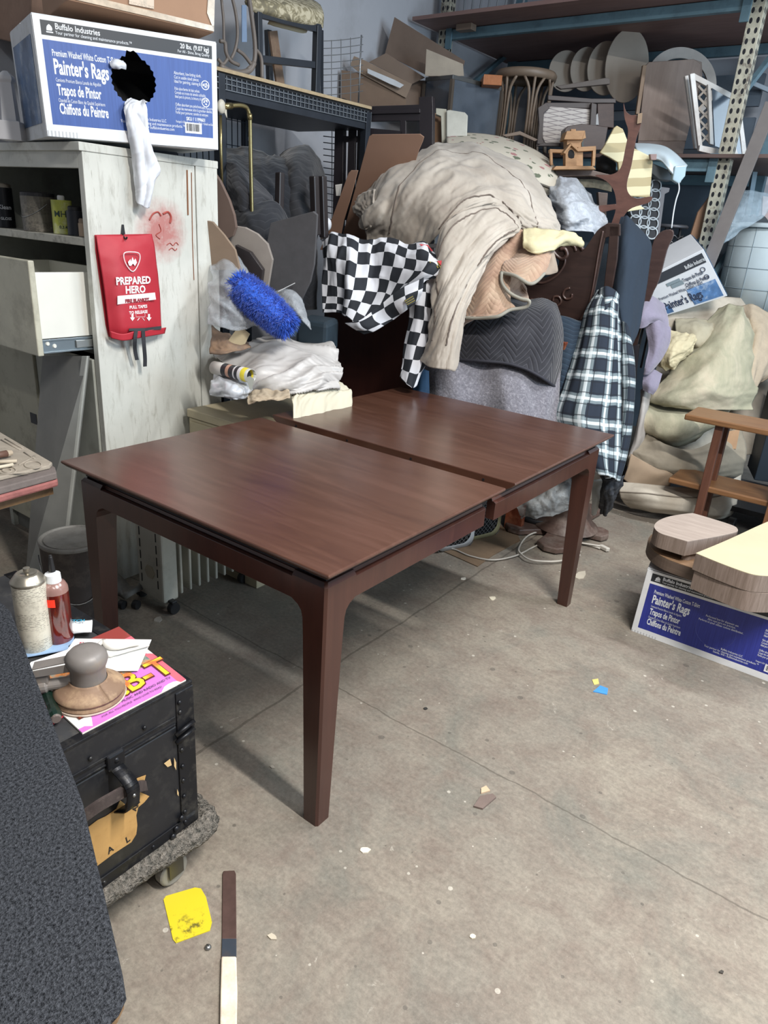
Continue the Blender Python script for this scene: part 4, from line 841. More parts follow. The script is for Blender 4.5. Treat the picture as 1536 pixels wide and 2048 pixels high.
# big steel pail
def pail():
    c = PZ(163, 1246, 0); T = thing('steel_pail', 'dusty lidded steel pail with a wire bail behind the left table leg', 'pail', c); r = .11
    pm = plain('4a4340', .6, .3, var=.2, scale=8, dirt='7b7168', dscale=10, damt=.6)
    top = PZ(170, 1072, .36)
    build('pail_body', MB().lathe(c, [(.0001, 0), (r*.93, 0), (r*.93, .01), (r*.96, .13), (r*.965, .132), (r*.965, .136), (r*.96, .138), (r, .34), (r*1.02, .345), (r*1.02, .352)], 48), pm, T, smooth=True, solid=.002)
    build('lid', MB().lathe(c+V((0, 0, .345)), [(r*1.03, -.004), (r*1.04, .004), (r*1.02, .010), (r*.96, .010), (r*.93, .004), (r*.88, .004), (r*.87, .008), (.0001, .008)], 48), plain('8f8c86', .6, .2, var=.15, scale=12, dirt='5d5850', dscale=16), T, smooth=False, bevel=.001)
    dv = (CC-c); dv.z = 0; dv.normalize(); sd = V((-dv.y, dv.x, 0)); pts = [c+(sd*math.cos(a)*1.06-dv*0+dv*math.sin(a)*1.03)*r+V((0, 0, .30-.16*math.sin(a))) for a in [PI*k/20 for k in range(21)]]
    build('bail', MB().tube(pts, .0025, 6), steel, T, smooth=True); build('bail_ear', MB().ell(pts[0], .012, .012, .02), pm, T, smooth=True)
pail()
# oil-filled radiator under the table
def radiator():
    T = thing('oil_radiator', 'cream oil-filled radiator with ribbed fins standing under the dining table', 'radiator', (-2.14, 1.7, 0)); cm = plain('b8b5a8', .45, var=.06, dirt='7a7468', dscale=8, damt=.5)
    x0, x1, zb, zt = -2.225, -2.075, .055, .63
    build('control_panel', MB().box(x0-.004, x1+.004, 1.47, 1.54, zb-.01, zt), cm, T, bevel=.008)
    build('panel_vents', join(*[MB().box(xx, xx+.004, 1.4685, 1.4705, z, z+.035) for xx in (x0+.018, x1-.03) for z in [.10+.05*k for k in range(11)]]), dark, T)
    build('panel_emblem', MB().lathe(((x0+x1)/2, 1.4705, .16), [(.03, 0), (.03, -.004), (.0001, -.004)], 6, (0, 1, 0)), plain('a39a86', .5), T)
    for k in range(8):
        y = 1.555+k*.044; f = build('fin', MB().box(x0, x1, y, y+.012, zb, zt-.01), cm, T, bevel=.006)
    for z in (.10, .52): build('oil_tube', MB().tube([((x0+x1)/2, 1.52, z), ((x0+x1)/2, 1.89, z)], .022, 12), cm, T, smooth=True)
    build('end_panel', MB().box(x0+.01, x1+.002, 1.905, 1.93, zb+.06, zt-.05), plain('a9a9a6', .45), T, bevel=.006)
    for y in (1.50, 1.86):
        build('axle_bar', MB().box(x0-.04, x1+.03, y-.012, y+.012, .045, .056), blackp, T, bevel=.003)
        for x in (x0-.03, x1+.02): build('caster_wheel', MB().lathe((x-.012, y, .024), [(.0001, 0), (.022, 0), (.024, .004), (.024, .02), (.022, .024), (.0001, .024)], 20, (1, 0, 0)), blackp, T)
radiator()
T = thing('dusty_caster_foot', 'dust-covered grey plastic foot with small casters left of the radiator', 'caster foot', PZ(255, 1205, 0)); dm = plain('6e6c68', .9, var=.2, scale=20)
build('foot', MB().grid([[p+V((0, 0, .03+.012*math.sin(j*1.3+i))) for j, p in enumerate(r_)] for i, r_ in enumerate([[PZ(x, y, .03) for x, y in ((226, 1172+q*9), (240, 1170+q*9), (250, 1178+q*9), (262, 1186+q*6), (275, 1186+q*4), (284, 1184+q*3))] for q in range(4)])]), dm, T, smooth=True, solid=.02)
for x in (268, 240): build('caster_wheel', MB().lathe(PZ(x, 1208, .018), [(.0001, 0), (.018, 0), (.018, .02), (.0001, .02)], 16, (1, .3, 0)), blackp, T)
# ================================================================ WIRE SHELF AND CLUTTER, CENTRE LEFT
XS = -2.75
def px(x, y, X=XS): return PX(x, y, X)
iron = plain('2b3038', .5, .3, var=.2); navy = plain('1c222c', .9, var=.3, scale=5)
def wire_shelf():
    T = thing('wire_shelving', 'dark metal shelving unit with a plywood deck and wire grid sides along the left wall', 'shelving', (-3.0, 2.9, 0))
    a, b = px(400, 141), px(744, 207); a.z = b.z = (a.z+b.z)/2
    a = V((XS, PX(400, 141, XS).y, 2.035)); b = V((XS, PX(744, 209, XS).y, 2.045))
    build('plywood_deck', MB().obox(a-V((.55, 0, 0)), V((.55, 0, 0)), b-a, V((0, 0, .014))), wood('a08d70', 'b9a583', .7), T)
    build('deck_frame', MB().obox(a-V((.55, 0, .012)), V((.54, 0, 0)), b-a, V((0, 0, .011))), plain('14161a', .8), T)
    m = MB(); L = b-a; n = 40; s0 = PX(440, 160, XS)
    for k in range(n+1):
        p = a+L*(k/n); m.bar(p-V((.002, 0, .012)), p-V((.002, 0, .066)), .003, .003)
    for z in (.024, .044, .066): m.bar(a-V((.002, 0, z)), b-V((.002, 0, z)), .003, .003)
    build('grid_lip', m, plain('8f959b', .4, .6), T)
    build('edge_beam', MB().obox(a-V((.02, 0, .10)), V((.012, 0, 0)), L, V((0, 0, .085))), iron, T)
    build('underside_panel', MB().obox(a-V((.55, 0, .10)), V((.53, 0, 0)), L, V((0, 0, .01))), iron, T)
    for (X_, Y_) in ((XS-.02, a.y+.12), (-3.28, 3.02), (XS-.02, b.y-.02), (-3.28, a.y+.12)):
        build('post', MB().box(X_-.02, X_+.02, Y_-.02, Y_+.02, 0, 2.03), iron, T, bevel=.002)
    pm = MB()
    for k in range(24): pm.box(-3.258, -3.256, 3.012, 3.024, .9+k*.045, .92+k*.045)
    build('post_holes', pm, plain('b6bac4', .6), T)
    m = MB()
    for k in range(15): y = 2.42+k*.04; m.bar((-3.26, y, .8), (-3.26, y, 1.95), .004, .004)
    for k in range(10): z = .85+k*.12; m.bar((-3.26, 2.42, z), (-3.26, 3.0, z), .004, .004)
    build('side_grid', m, iron, T)
    build('lower_deck', MB().box(-3.3, XS, a.y, b.y, .30, .32), iron, T)
wire_shelf()
def wire_panel():
    T = thing('wire_grid_panel', 'bare steel wire grid panel standing upright at the right end of the wire shelf', 'wire panel', PX(690, 500, -2.95)); wm = plain('a0a3a6', .35, .8); X = -2.9
    P = lambda x, y: PX(x, y, X)
    build('edge_rod', MB().tube([P(723, 70), P(717, 205)], .0045, 8), wm, T, smooth=True)
    for (x, y0) in ((663, 80), (682, 78), (701, 75)): build('vertical_wire', MB().tube([P(x, y0), P(x, 205)], .0022, 6), wm, T)
    for k, y in enumerate((82, 97, 111, 125, 138, 150, 163, 176, 190)): build('cross_wire', MB().tube(spline([P(647, y), P(670, y-1), P(700, y-4), P(726, y-8)], 8), .0022, 6), wm, T)
    T2 = thing('lower_grid_panel', 'dark wire grid panel standing behind the upturned legs below the wire shelf', 'wire panel', PX(660, 600, -3.1))
    P = lambda x, y: PX(x, y, -3.1)
    for k in range(18): build('cross_wire', MB().tube([P(647, 222+k*12.6), P(674, 224+k*12.8)], .0028, 6), iron, T2)
    build('edge_rod', MB().tube([P(664, 215), P(664, 470)], .003, 6), plain('a0a3a6', .4, .7), T2)
wire_panel()
def shelf_chair():
    T = thing('ornate_side_chair', 'dark ladder-legged chair with patterned brocade seat standing on the wire shelf', 'chair', (-2.95, 2.8, 2.05)); dk = plain('22272f', .4, spec=.6); X = -2.82
    P = lambda x, y, o=0: PX(x, y, X-o)
    t = NT('brocade'); v = t.mapping('Object'); vo = t.n('TexVoronoi', feature='DISTANCE_TO_EDGE'); vo.inputs['Scale'].default_value = 22; t.l(v, vo.inputs['Vector'])
    t.col(t.ramp(t.noise(v, 18, 5, .6, 1.5), [(.4, C('77705c')), (.5, C('8d8468')), (.56, C('bfb69c'))])); t.set(Roughness=.8); t.bump(t.noise(v, 60), .4, .004)
    net = [[P(486, -14, .30), P(530, -22, .32), P(580, -12, .34), P(625, 2, .36), P(640, 12, .36)], [P(490, -4, .02), P(530, -2, .03), P(580, 6, .03), P(625, 18, .03), P(646, 28, .05)], [P(492, 8, -.01), P(530, 16, -.02), P(580, 30, -.02), P(625, 40, -.01), P(645, 46, .02)], [P(505, 22, .0), P(530, 30, 0), P(580, 44, 0), P(625, 52, 0), P(644, 56, .02)]]
    build('seat_cushion', MB().grid(surf(net, 40, 20)), t.m, T, smooth=True, solid=.012)
    build('torn_seat_lining', MB().grid(wrinkle(surf([[P(540, 38, .03), P(570, 42, .03), P(600, 50, .03), P(620, 52, .03)], [P(535, 48, .06), P(570, 58, .04), P(600, 66, .03), P(612, 66, .03)]], 20, 8), .004, 20, 20, 3)), plain('9a917a', .9), T, smooth=True, solid=.002)
    build('leg', MB().bar(P(516, 22), P(519, 155), .028, .028), dk, T, bevel=.003); build('leg', MB().bar(P(635, 52), P(631, 186), .034, .034), dk, T, bevel=.003)
    build('leg', MB().bar(P(536, 60, .38), P(540, 168, .38), .03, .03), dk, T, bevel=.003); build('leg', MB().bar(P(640, 60, .38), P(640, 190, .36), .03, .03), dk, T, bevel=.003)
    build('stretcher', MB().bar(P(522, 118), P(636, 131), .02, .03), dk, T, bevel=.002); build('seat_rail', MB().bar(P(512, 25), P(640, 58), .02, .035), dk, T)
    build('stretcher', MB().bar(P(520, 122), P(560, 132, .3), .02, .02), dk, T)
    # brown strip propped behind
    solo('wood_slat', MB().bar(P(545, 62, .1)+V((0, 0, .0)), P(560, 168, .1), .012, .055), wood('6c5648', '84705c'), 'brown slat propped between the legs of the brocade chair', 'wood slat')
    # chair back with pierced curving splat lying against it
    T = thing('pierced_chair_back', 'grey-brown chair back with curving pierced splat leaning beside the carton on the shelf', 'chair back', PX(470, 155, -2.78)); gm = plain('6d655f', .5, var=.15); P = lambda x, y: PX(x, y, -2.79)
    for c_, r in ((((497, -10), (503, 30), (510, 90), (508, 125), (495, 140)), .010), (((463, -10), (472, 30), (475, 70), (470, 100), (462, 118)), .007), (((443, 0), (447, 40), (448, 80), (452, 95), (455, 118)), .006), (((440, 82), (450, 85), (452, 105), (462, 122), (478, 130)), .008), (((475, 100), (488, 110), (502, 128)), .008), (((440, 132), (458, 142), (480, 146), (500, 140), (508, 125)), .013), (((508, 95), (522, 115), (524, 158)), .008), (((436, 118), (446, 128), (455, 118)), .007)):
        build('splat_rib', MB().tube(spline([P(*q) for q in c_], 16), r, 8), gm, T, smooth=True)
    build('blue_tag', MB().prism([P(484, 10), P(493, 10), P(494, 84), P(484, 84)], (-.004, 0, 0)), plain('7388a3', .6), T)
shelf_chair()
# brass rail stand
def brass():
    T = thing('brass_rail', 'bent brass rail stand beside the white cabinet', 'rail', PX(506, 560, -2.5)); bm = plain('9c8f66', .28, .9, var=.12); X = -2.5
    P = lambda x, y: PX(x, y, X)
    build('rail', MB().tube([P(446, 213), P(462, 212)]+spline([P(468, 211), P(482, 211), P(493, 215), P(498, 226), P(500, 238)], 12)+[P(501, 300), P(504, 430), P(505, 560)], .0085, 12), bm, T, smooth=True)
    build('rail', MB().tube([PX(441, 230, X-.03), PX(442, 300, X-.03), PX(444, 372, X-.03)], .006, 10), bm, T, smooth=True)
    build('joint_sleeve', MB().tube([P(499, 227), P(500, 240)], .011, 12), bm, T, smooth=True); build('joint_sleeve', MB().tube([P(447, 213), P(463, 212)], .012, 12), bm, T, smooth=True)
    build('clamp', MB().ell(P(443, 213), .012, .02, .026), plain('b9b4a6', .4), T, smooth=True); build('clamp_tab', MB().prism([P(445, 219), P(452, 217), P(453, 236)], (.004, 0, 0)), plain('b9b4a6', .4), T)
brass()
# dark moving blankets
def chev(h1, h2, k=46, amp=.5, bs=.8):
    t = NT('quilted_chevron'); s = t.n('SeparateXYZ'); t.l(t.tc.outputs['UV'], s.inputs[0]); u, v = s.outputs[0], s.outputs[1]
    tri = t.math('PINGPONG', u, .06); w = t.math('ADD', v, t.math('MULTIPLY', tri, amp)); f = t.math('ABSOLUTE', t.math('SINE', t.math('MULTIPLY', w, k*PI)))
    n = t.noise(t.mapping('Object'), 5, 5); c = t.ramp(f, [(.06, C(h2)), (.22, C(h1))]); c = t.mix(t.ramp(n, [(.45, (0, 0, 0)), (.8, (.5,)*3)]), c, C(h2)); t.col(c)
    t.set(Roughness=.9, Sheen_Weight=.2); t.bump(f, bs*.55, .004); return t.m
dq = chev('1b1e25', '2f3136', 30, bs=.4); dq2 = chev('141820', '262a31', 34, bs=.35)
cloth('moving_blanket', [[(430, 296, 3.7), (475, 300, 3.65), (520, 308, 3.6), (555, 318, 3.6), (600, 305, 3.7)], [(430, 310, 3.5), (475, 322, 3.45), (520, 330, 3.4), (560, 330, 3.42), (610, 330, 3.6)], [(430, 345, 3.35), (475, 350, 3.3), (520, 360, 3.3), (570, 370, 3.35), (620, 380, 3.5)], [(430, 400, 3.3), (475, 400, 3.25), (520, 420, 3.25), (570, 440, 3.35), (630, 440, 3.5)], [(430, 470, 3.3), (475, 470, 3.25), (520, 480, 3.25), (570, 500, 3.35), (630, 500, 3.5)], [(430, 600, 3.3), (475, 600, 3.25), (520, 600, 3.25), (570, 620, 3.35), (630, 620, 3.5)]], dq2,
      'dark blue-black moving blankets heaped behind the brass rail', 'blanket', 70, 70, .022, 5, 7, 12, .5)
cloth('folded_moving_blanket', [[(452, 325, 3.25), (475, 330, 3.18), (500, 352, 3.15), (542, 392, 3.2)], [(455, 370, 3.18), (480, 375, 3.1), (510, 390, 3.1), (545, 402, 3.2)], [(465, 420, 3.2), (485, 424, 3.12), (510, 416, 3.14), (540, 408, 3.22)]], chev('2f3035', '47484d', 34, bs=.5), 'dark grey quilted blanket folded to a point against the brass rail', 'blanket', 40, 40, .008, 7, 9, 2, .3)
cloth('draped_moving_blanket', [[(562, 314, 3.75), (585, 296, 3.75), (612, 293, 3.75), (632, 312, 3.8), (646, 345, 3.9)], [(560, 330, 3.5), (585, 318, 3.45), (612, 318, 3.5), (630, 335, 3.6), (648, 370, 3.75)], [(562, 352, 3.4), (590, 350, 3.35), (612, 355, 3.4), (632, 372, 3.5), (650, 400, 3.7)], [(566, 390, 3.4), (590, 395, 3.36), (615, 400, 3.4), (634, 410, 3.5), (650, 430, 3.7)], [(566, 450, 3.4), (590, 460, 3.36), (615, 460, 3.4), (634, 460, 3.5), (650, 470, 3.7)]], chev('1d1f24', '303034', 26, bs=.4), 'charcoal quilted blanket draped over a hump to the right of the brass rail', 'blanket', 46, 50, .012, 6, 9, 5, .2)
cloth('quilt_bundle', [[(455, 430, 3.2), (500, 415, 3.12), (545, 405, 3.18), (575, 440, 3.25)], [(470, 450, 3.15), (505, 445, 3.08), (540, 440, 3.12), (570, 460, 3.2)], [(490, 470, 3.15), (510, 480, 3.1), (530, 490, 3.12), (560, 500, 3.2)]], dq, 'crumpled dark quilted blanket wedge below the folded blanket', 'blanket', 40, 34, .012, 8, 9, 8, .8)
def upright(name, a, b, X, w, mat, label):
    return solo(name, MB().bar(PX(*a, X), PX(*b, X), w, w), mat, label, 'furniture leg', bevel=.005)
wn = plain('2a2526', .4, spec=.6)
upright('tapered_leg', (560, 345), (558, 440), -2.5, .032, wn, 'single dark upturned furniture leg in front of the blankets'); upright('square_leg', (628, 352), (632, 470), -2.42, .034, wn, 'left of two dark upturned legs beside the grid panel'); upright('square_leg', (644, 352), (648, 475), -2.44, .034, wn, 'right of two dark upturned legs beside the grid panel')
# panels leaning at the cabinet end
def leaf(name, pts, d, mat, label, cat, th=.018, tilt=None, smooth=0):
    pts = sm(pts, smooth) if smooth else pts
    if isinstance(d, (int, float)):
        n = CF.copy(); n.z = 0; n.normalize(); p0 = PD(*pts[0], d); n = n if tilt is None else V(tilt)
        return solo(name, slab(pts, p0, n, th), mat, label, cat, bevel=.002)
leaf('grey_tabletop_leaf', [(541, 446), (585, 434), (626, 423), (634, 430), (632, 470), (628, 530), (620, 565), (603, 600), (560, 615), (512, 600), (520, 560)], 3.0, plain('4b4a4c', .7, var=.12, scale=20), 'grey fabric-like board with rounded lower corner leaning below the blankets', 'board', .02, (-.45, 1, .15))
leaf('rounded_brown_leaf', [(410, 330), (422, 336), (440, 362), (458, 400), (468, 430), (472, 455), (466, 472), (450, 480), (425, 478), (410, 470)], 2.9, plain('6e5c53', .6, var=.08), 'brown rounded leaf board just right of the white cabinet', 'board', .02, (-.45, 1, .1))
leaf('tan_board', [(410, 440), (425, 444), (448, 470), (470, 500), (480, 540), (410, 540)], 2.85, plain('8a7765', .7, var=.1), 'tan board corner below the rounded brown leaf', 'board', .015, (-.45, 1, .1))
leaf('pale_rounded_panel', [(456, 470), (470, 452), (490, 455), (515, 468), (535, 488), (545, 520), (535, 580), (500, 590), (470, 540)], 3.05, plain('9b928a', .55, var=.1), 'pale rounded panel behind the brass rail foot', 'board', .018, (-.45, 1, .1))
leaf('dark_drawer_box', [(470, 490), (500, 505), (525, 540), (520, 580), (480, 560)], 3.02, wn, 'dark frame corner behind the brass rail foot', 'frame', .03, (-.45, 1, .1))
# dark wooden headboard frame
def frame():
    Y0 = 3.55; n = V((-.35, 1, 0)).normalized(); p0 = PD(760, 300, 3.95); T = thing('dark_bed_frame', 'near-black wooden bed end with square posts standing behind the brown hardboards', 'bed frame', (p0.x, p0.y, 0)); dk = plain('211c21', .45, spec=.6, var=.15)
    P = lambda x, y, o=0: PN(x, y, p0+n*o, n)
    def pol(nm, L, th=.03, o=0): build(nm, MB().prism([P(x, y, o) for x, y in L], n*th), dk, T, bevel=.003)
    pol('post', [(671, 196), (688, 196), (682, 620), (660, 620)], .05); pol('post', [(838, 194), (865, 192), (866, 215), (862, 620), (838, 620)], .05)
    pol('post_cap', [(690, 205), (700, 212), (700, 222), (688, 222)]); pol('top_rail', [(686, 214), (840, 209), (840, 242), (686, 243)]); pol('crest_rail', [(686, 222), (840, 217), (840, 226), (686, 230)], .045, -.012)
    for L in ([(697, 243), (712, 243), (706, 500), (690, 500)], [(715, 243), (733, 243), (722, 500), (708, 500)], [(800, 240), (812, 240), (812, 400), (800, 400)]): pol('spindle_panel', L, .02)
    pol('mid_rail', [(684, 272), (735, 272), (735, 284), (684, 284)], .02); pol('mid_rail', [(730, 255), (805, 262), (805, 275), (730, 275)], .02); pol('lower_rail', [(684, 400), (840, 400), (840, 440), (684, 440)], .03)
frame()
hb = plain('8a6b59', .75, var=.06, scale=5)
leaf('hardboard_sheet', [(738, 273), (744, 269), (840, 268), (848, 274), (845, 284), (838, 300), (800, 420), (780, 520), (672, 520), (688, 460)], 3.62, hb, 'large brown hardboard sheet leaning on the dark bed end', 'hardboard', .008, (-.35, 1, .35))
leaf('hardboard_sheet', [(697, 346), (702, 341), (716, 341), (700, 400), (688, 440), (676, 500), (640, 500), (655, 460)], 3.5, hb, 'narrow brown hardboard sheet to the left of the large one', 'hardboard', .008, (-.35, 1, .35))
leaf('white_card_edge', [(670, 370), (684, 368), (680, 392), (672, 392)], 3.6, white, 'white card corner behind the narrow hardboard', 'card', .004, (-.35, 1, .3))
solo('white_ball', MB().ell(PD(655, 449, 3.45), .02, .02, .03), plain('c9cbd0', .4), 'small white ball finial beside the foot of the narrow hardboard', 'ball', smooth=True)
# brown chest under the checkered cloth and the upright leaf board
ct = thing('brown_chest', 'dark brown chest corner beneath the checkered cloth', 'chest', (-2.45, 3.2, 0)); wb = wood('3d2d28', '52403a', .45)
build('body', MB().box(-2.72, -2.3, 3.08, 3.5, .05, 1.37), wb, ct, bevel=.003); build('top_panel', MB().box(-2.74, -2.28, 3.05, 3.52, 1.37, 1.39), plain('8a7f78', .5), ct, bevel=.002)
build('plinth', MB().box(-2.70, -2.32, 3.1, 3.48, 0, .05), wb, ct)
bp = V((-2.2, 2.98, 0)); bn = V((.05, 1, 0)).normalized()
pts = [(655, 560), (872, 560), (890, 640), (884, 820), (640, 820), (660, 700)]
solo('upright_table_leaf', slab([(660, 560), (872, 560), (880, 860), (872, 1075), (640, 1075), (640, 860), (652, 700)], bp, bn, .022), wood('3f211c', '4b2a23', .4, (9, 9, 1)), 'smooth dark brown table leaf standing upright under the checkered cloth', 'table leaf', bevel=.002)
# checkered cloth
def checker():
    t = NT('checkered_fabric'); uv = t.mapping('UV', (1, 1, 1), (0, 0, .12)); ch = t.n('TexChecker'); ch.inputs['Scale'].default_value = 1/.062; t.l(uv, ch.inputs['Vector'])
    c = t.mix(ch.outputs['Fac'], C('20242b'), C('d3d5db')); t.col(c); t.set(Roughness=.85); t.bump(t.noise(t.mapping('Object'), 120, 3), .15, .002)
    T = thing('checkered_cloth', 'black and white checkered cloth bunched over the upright brown table leaf', 'cloth', (-2.2, 2.95, .7))
    net = [[(646, 482, 3.46), (668, 468, 3.42), (695, 472, 3.38), (740, 484, 3.36), (775, 478, 3.34), (815, 492, 3.3), (850, 488, 3.22), (876, 512, 3.2)],
           [(648, 510, 3.40), (668, 505, 3.34), (700, 505, 3.30), (740, 510, 3.31), (775, 505, 3.27), (815, 515, 3.22), (858, 515, 3.14), (892, 538, 3.14)],
           [(647, 545, 3.38), (672, 545, 3.33), (700, 548, 3.27), (740, 548, 3.30), (772, 545, 3.27), (812, 545, 3.2), (850, 545, 3.12), (885, 553, 3.14)],
           [(646, 590, 3.37), (675, 588, 3.33), (698, 590, 3.26), (735, 590, 3.29), (765, 588, 3.28), (790, 590, 3.26), (812, 578, 3.2), (850, 562, 3.14)],
           [(648, 626, 3.37), (680, 626, 3.33), (694, 634, 3.27), (712, 650, 3.27), (735, 655, 3.27), (765, 640, 3.26), (800, 615, 3.2), (835, 595, 3.15)]]
    P = wrinkle(surf(net, 110, 80), .018, 11, 4, 21, .25, .3); build('cloth_body', MB().grid(P), t.m, T, smooth=True, solid=.003)
    net = [[(812, 560, 3.22), (835, 552, 3.17), (855, 548, 3.18), (872, 545, 3.22)], [(818, 600, 3.24), (838, 600, 3.18), (852, 600, 3.2), (872, 600, 3.24)], [(820, 640, 3.25), (838, 640, 3.2), (852, 640, 3.24), (864, 640, 3.3)], [(810, 690, 3.25), (828, 690, 3.2), (845, 690, 3.22), (860, 680, 3.28)], [(806, 730, 3.24), (822, 730, 3.2), (840, 725, 3.22), (866, 700, 3.25)], [(802, 755, 3.24), (815, 770, 3.2), (826, 775, 3.22), (838, 750, 3.25)]]
    P = wrinkle(surf(net, 44, 100), .011, 14, 5, 33, 0, .3); build('hanging_tail', MB().grid(P), t.m, T, smooth=True, solid=.003)
    net = [[(690, 645, 3.2), (720, 640, 3.17), (760, 610, 3.16), (800, 580, 3.12), (848, 556, 3.1)], [(705, 655, 3.21), (730, 652, 3.18), (768, 628, 3.18), (805, 600, 3.1), (846, 575, 3.08)], [(728, 668, 3.22), (752, 660, 3.2), (785, 640, 3.2), (812, 620, 3.13), (838, 596, 3.12)]]
    P = wrinkle(surf(net, 60, 26), .006, 9, 9, 41, 0, .4); build('folded_edge', MB().grid(P), t.m, T, smooth=True, solid=.003)
    yl = plain('b9a83c', .6); bk = plain('22252b', .7)
    d = 3.085; build('stripe_patch', MB().add([PD(*q, d) for q in ((808, 601), (825, 590), (832, 604), (816, 612))], [(0, 1, 2, 3)]), bk, T, solid=.002)
    for k in range(3): f = .15+.3*k; a = V((808, 601, 0)).lerp(V((816, 612, 0)), f); b = V((825, 590, 0)).lerp(V((832, 604, 0)), f); build('stripe', MB().bar(PD(a.x, a.y, d-.003), PD(b.x, b.y, d-.003), .004, .001), yl, T)
    d = 3.115; build('stripe_patch', MB().add([PD(*q, d) for q in ((857, 524), (880, 521), (884, 534), (866, 537))], [(0, 1, 2, 3)]), bk, T, solid=.002)
    for k in range(4): x = 860+k*5; build('stripe', MB().bar(PD(x, 523, d-.003), PD(x+6, 536, d-.003), .004, .001), yl, T)
    build('red_patch', MB().add([PD(*q, 3.11) for q in ((874, 522), (884, 521), (890, 530), (885, 535))], [(0, 1, 2, 3)]), plain('b8343c', .7), T, solid=.002); build('red_patch', MB().add([PD(*q, 3.19) for q in ((838, 488), (856, 490), (866, 502), (858, 503), (846, 494))], [(0, 1, 2, 3, 4)]), plain('b8343c', .7), T, solid=.002)
checker()
# ---------------------------------------------------------------- beige file cabinet and the heap on it
def heap():
    z = .70; a, b, c = PZ(420, 815, z), PZ(525, 863, z), PZ(640, 800, z)
    T = thing('file_cabinet', 'beige metal file cabinet between the white cabinet and the table', 'cabinet', (a.x, a.y, 0)); bm = plain('b0a58a', .5, var=.05, dirt='8b8067', dscale=6, damt=.3)
    ex = V((-1, 0, 0)); ey = V((0, 1, 0)); b.x = -1.965
    build('top_panel', MB().obox(b-V((0, 0, .035)), ex*.42, ey*.60, V((0, 0, .035))), bm, T, bevel=.004); build('body', MB().obox(b+ex*.006+ey*.006-V((0, 0, z)), ex*.408, ey*.588, V((0, 0, z-.038))), bm, T, bevel=.003)
    build('drawer_front', MB().obox(b+ex*.02-V((0, 0, .34)), ex*.38, ey*.006, V((0, 0, .29))), bm, T, bevel=.003)
    gl = plain('b0adaa', .42, var=.08, scale=4, spec=.5); cr_ = plain('c3bda8', .75, var=.06, scale=5)
    net = [[(430, 722, 3.05), (500, 690, 3.15), (548, 675, 3.2), (600, 690, 3.2), (660, 690, 3.15), (672, 700, 3.1)],
           [(450, 735, 2.92), (500, 712, 2.95), (545, 700, 2.95), (600, 705, 2.98), (650, 715, 2.98), (678, 730, 3.0)],
           [(490, 765, 2.84), (520, 742, 2.82), (560, 735, 2.84), (600, 730, 2.86), (640, 740, 2.88), (682, 752, 2.92)],
           [(505, 785, 2.82), (530, 770, 2.76), (565, 765, 2.76), (600, 765, 2.78), (640, 762, 2.82), (676, 762, 2.88)],
           [(510, 795, 2.84), (540, 785, 2.78), (575, 785, 2.78), (610, 780, 2.8), (645, 776, 2.84), (672, 772, 2.9)]]
    cloth('grey_raincoat', net, gl, 'shiny pale grey coat fabric heaped on top of the beige file cabinet', 'cloth', 130, 90, .034, 4, 11, 17, -.65, .004, None, None, .12)
    cloth('cream_sheet', [[(585, 775, 2.86), (620, 768, 2.9), (660, 762, 2.96), (690, 775, 3.0)], [(583, 795, 2.76), (615, 790, 2.8), (660, 780, 2.88), (697, 785, 2.98)], [(583, 822, 2.72), (615, 812, 2.77), (655, 800, 2.86), (700, 792, 2.96)], [(584, 900, 2.72), (615, 900, 2.77), (655, 890, 2.86), (700, 880, 2.96)]], cr_, 'cream sheet hanging over the right side of the file cabinet', 'sheet', 60, 46, .016, 12, 3, 3, .2, .003)
    cloth('stained_rag', [[(495, 792, 2.74), (520, 780, 2.74), (550, 782, 2.74), (578, 782, 2.75)], [(496, 800, 2.66), (520, 796, 2.64), (550, 796, 2.65), (580, 792, 2.68)], [(497, 810, 2.64), (520, 804, 2.62), (548, 802, 2.63), (580, 798, 2.66)]], plain('ab9c86', .9, var=.2, dirt='7c6a55', dscale=20), 'brown-stained rag bunched at the front edge of the file cabinet', 'rag', 50, 24, .008, 26, 22, 6)
    # roll of film with its printed sleeve, and pins
    P = PD; a, b = P(428, 735, 2.76), P(503, 752, 2.66); ax = (b-a).normalized(); T = thing('printed_bag_roll', 'rolled bag with black and yellow printed sleeve on the file cabinet', 'roll', b-V((0, 0, .05)))
    t = NT('sleeve'); v = t.tc.outputs['UV']; s = t.n('SeparateXYZ'); t.l(v, s.inputs[0]); c = t.ramp(s.outputs[1], [(0, C('c9c6c0')), (.3, C('22242a')), (.42, C('b98f7a')), (.5, C('26282c')), (.62, C('cfcccc')), (.66, C('26282c')), (.74, C('cfcccc')), (.82, C('c8b83a')), (.93, C('aaa9a4'))], 'CONSTANT'); t.col(c); t.set(Roughness=.35)
    L = (b-a).length; m = MB(); m.lathe(a, [(.024, 0), (.025, L*.25), (.024, L*.5), (.026, L*.75), (.025, L)], 28, ax); 
    for k in m.uv: m.uv[k] = [(u_, v_/L) for u_, v_ in m.uv[k]]
    build('sleeve', m, t.m, T, smooth=True, solid=.002); build('roll_core', MB().tube([a-ax*.01, b-ax*.015], .014, 14), dark, T)
    cloth('white_plastic_bag', [[(428, 745, 2.86), (455, 752, 2.8), (490, 765, 2.78), (505, 775, 2.82)], [(424, 770, 2.7), (455, 772, 2.62), (480, 780, 2.62), (500, 785, 2.7)], [(424, 792, 2.68), (450, 795, 2.62), (470, 797, 2.62), (492, 792, 2.7)]], plain('b9bdc2', .25, spec=.8, var=.06), 'glossy whitish plastic bag slumped under the printed roll', 'bag', 50, 34, .012, 14, 9, 2)
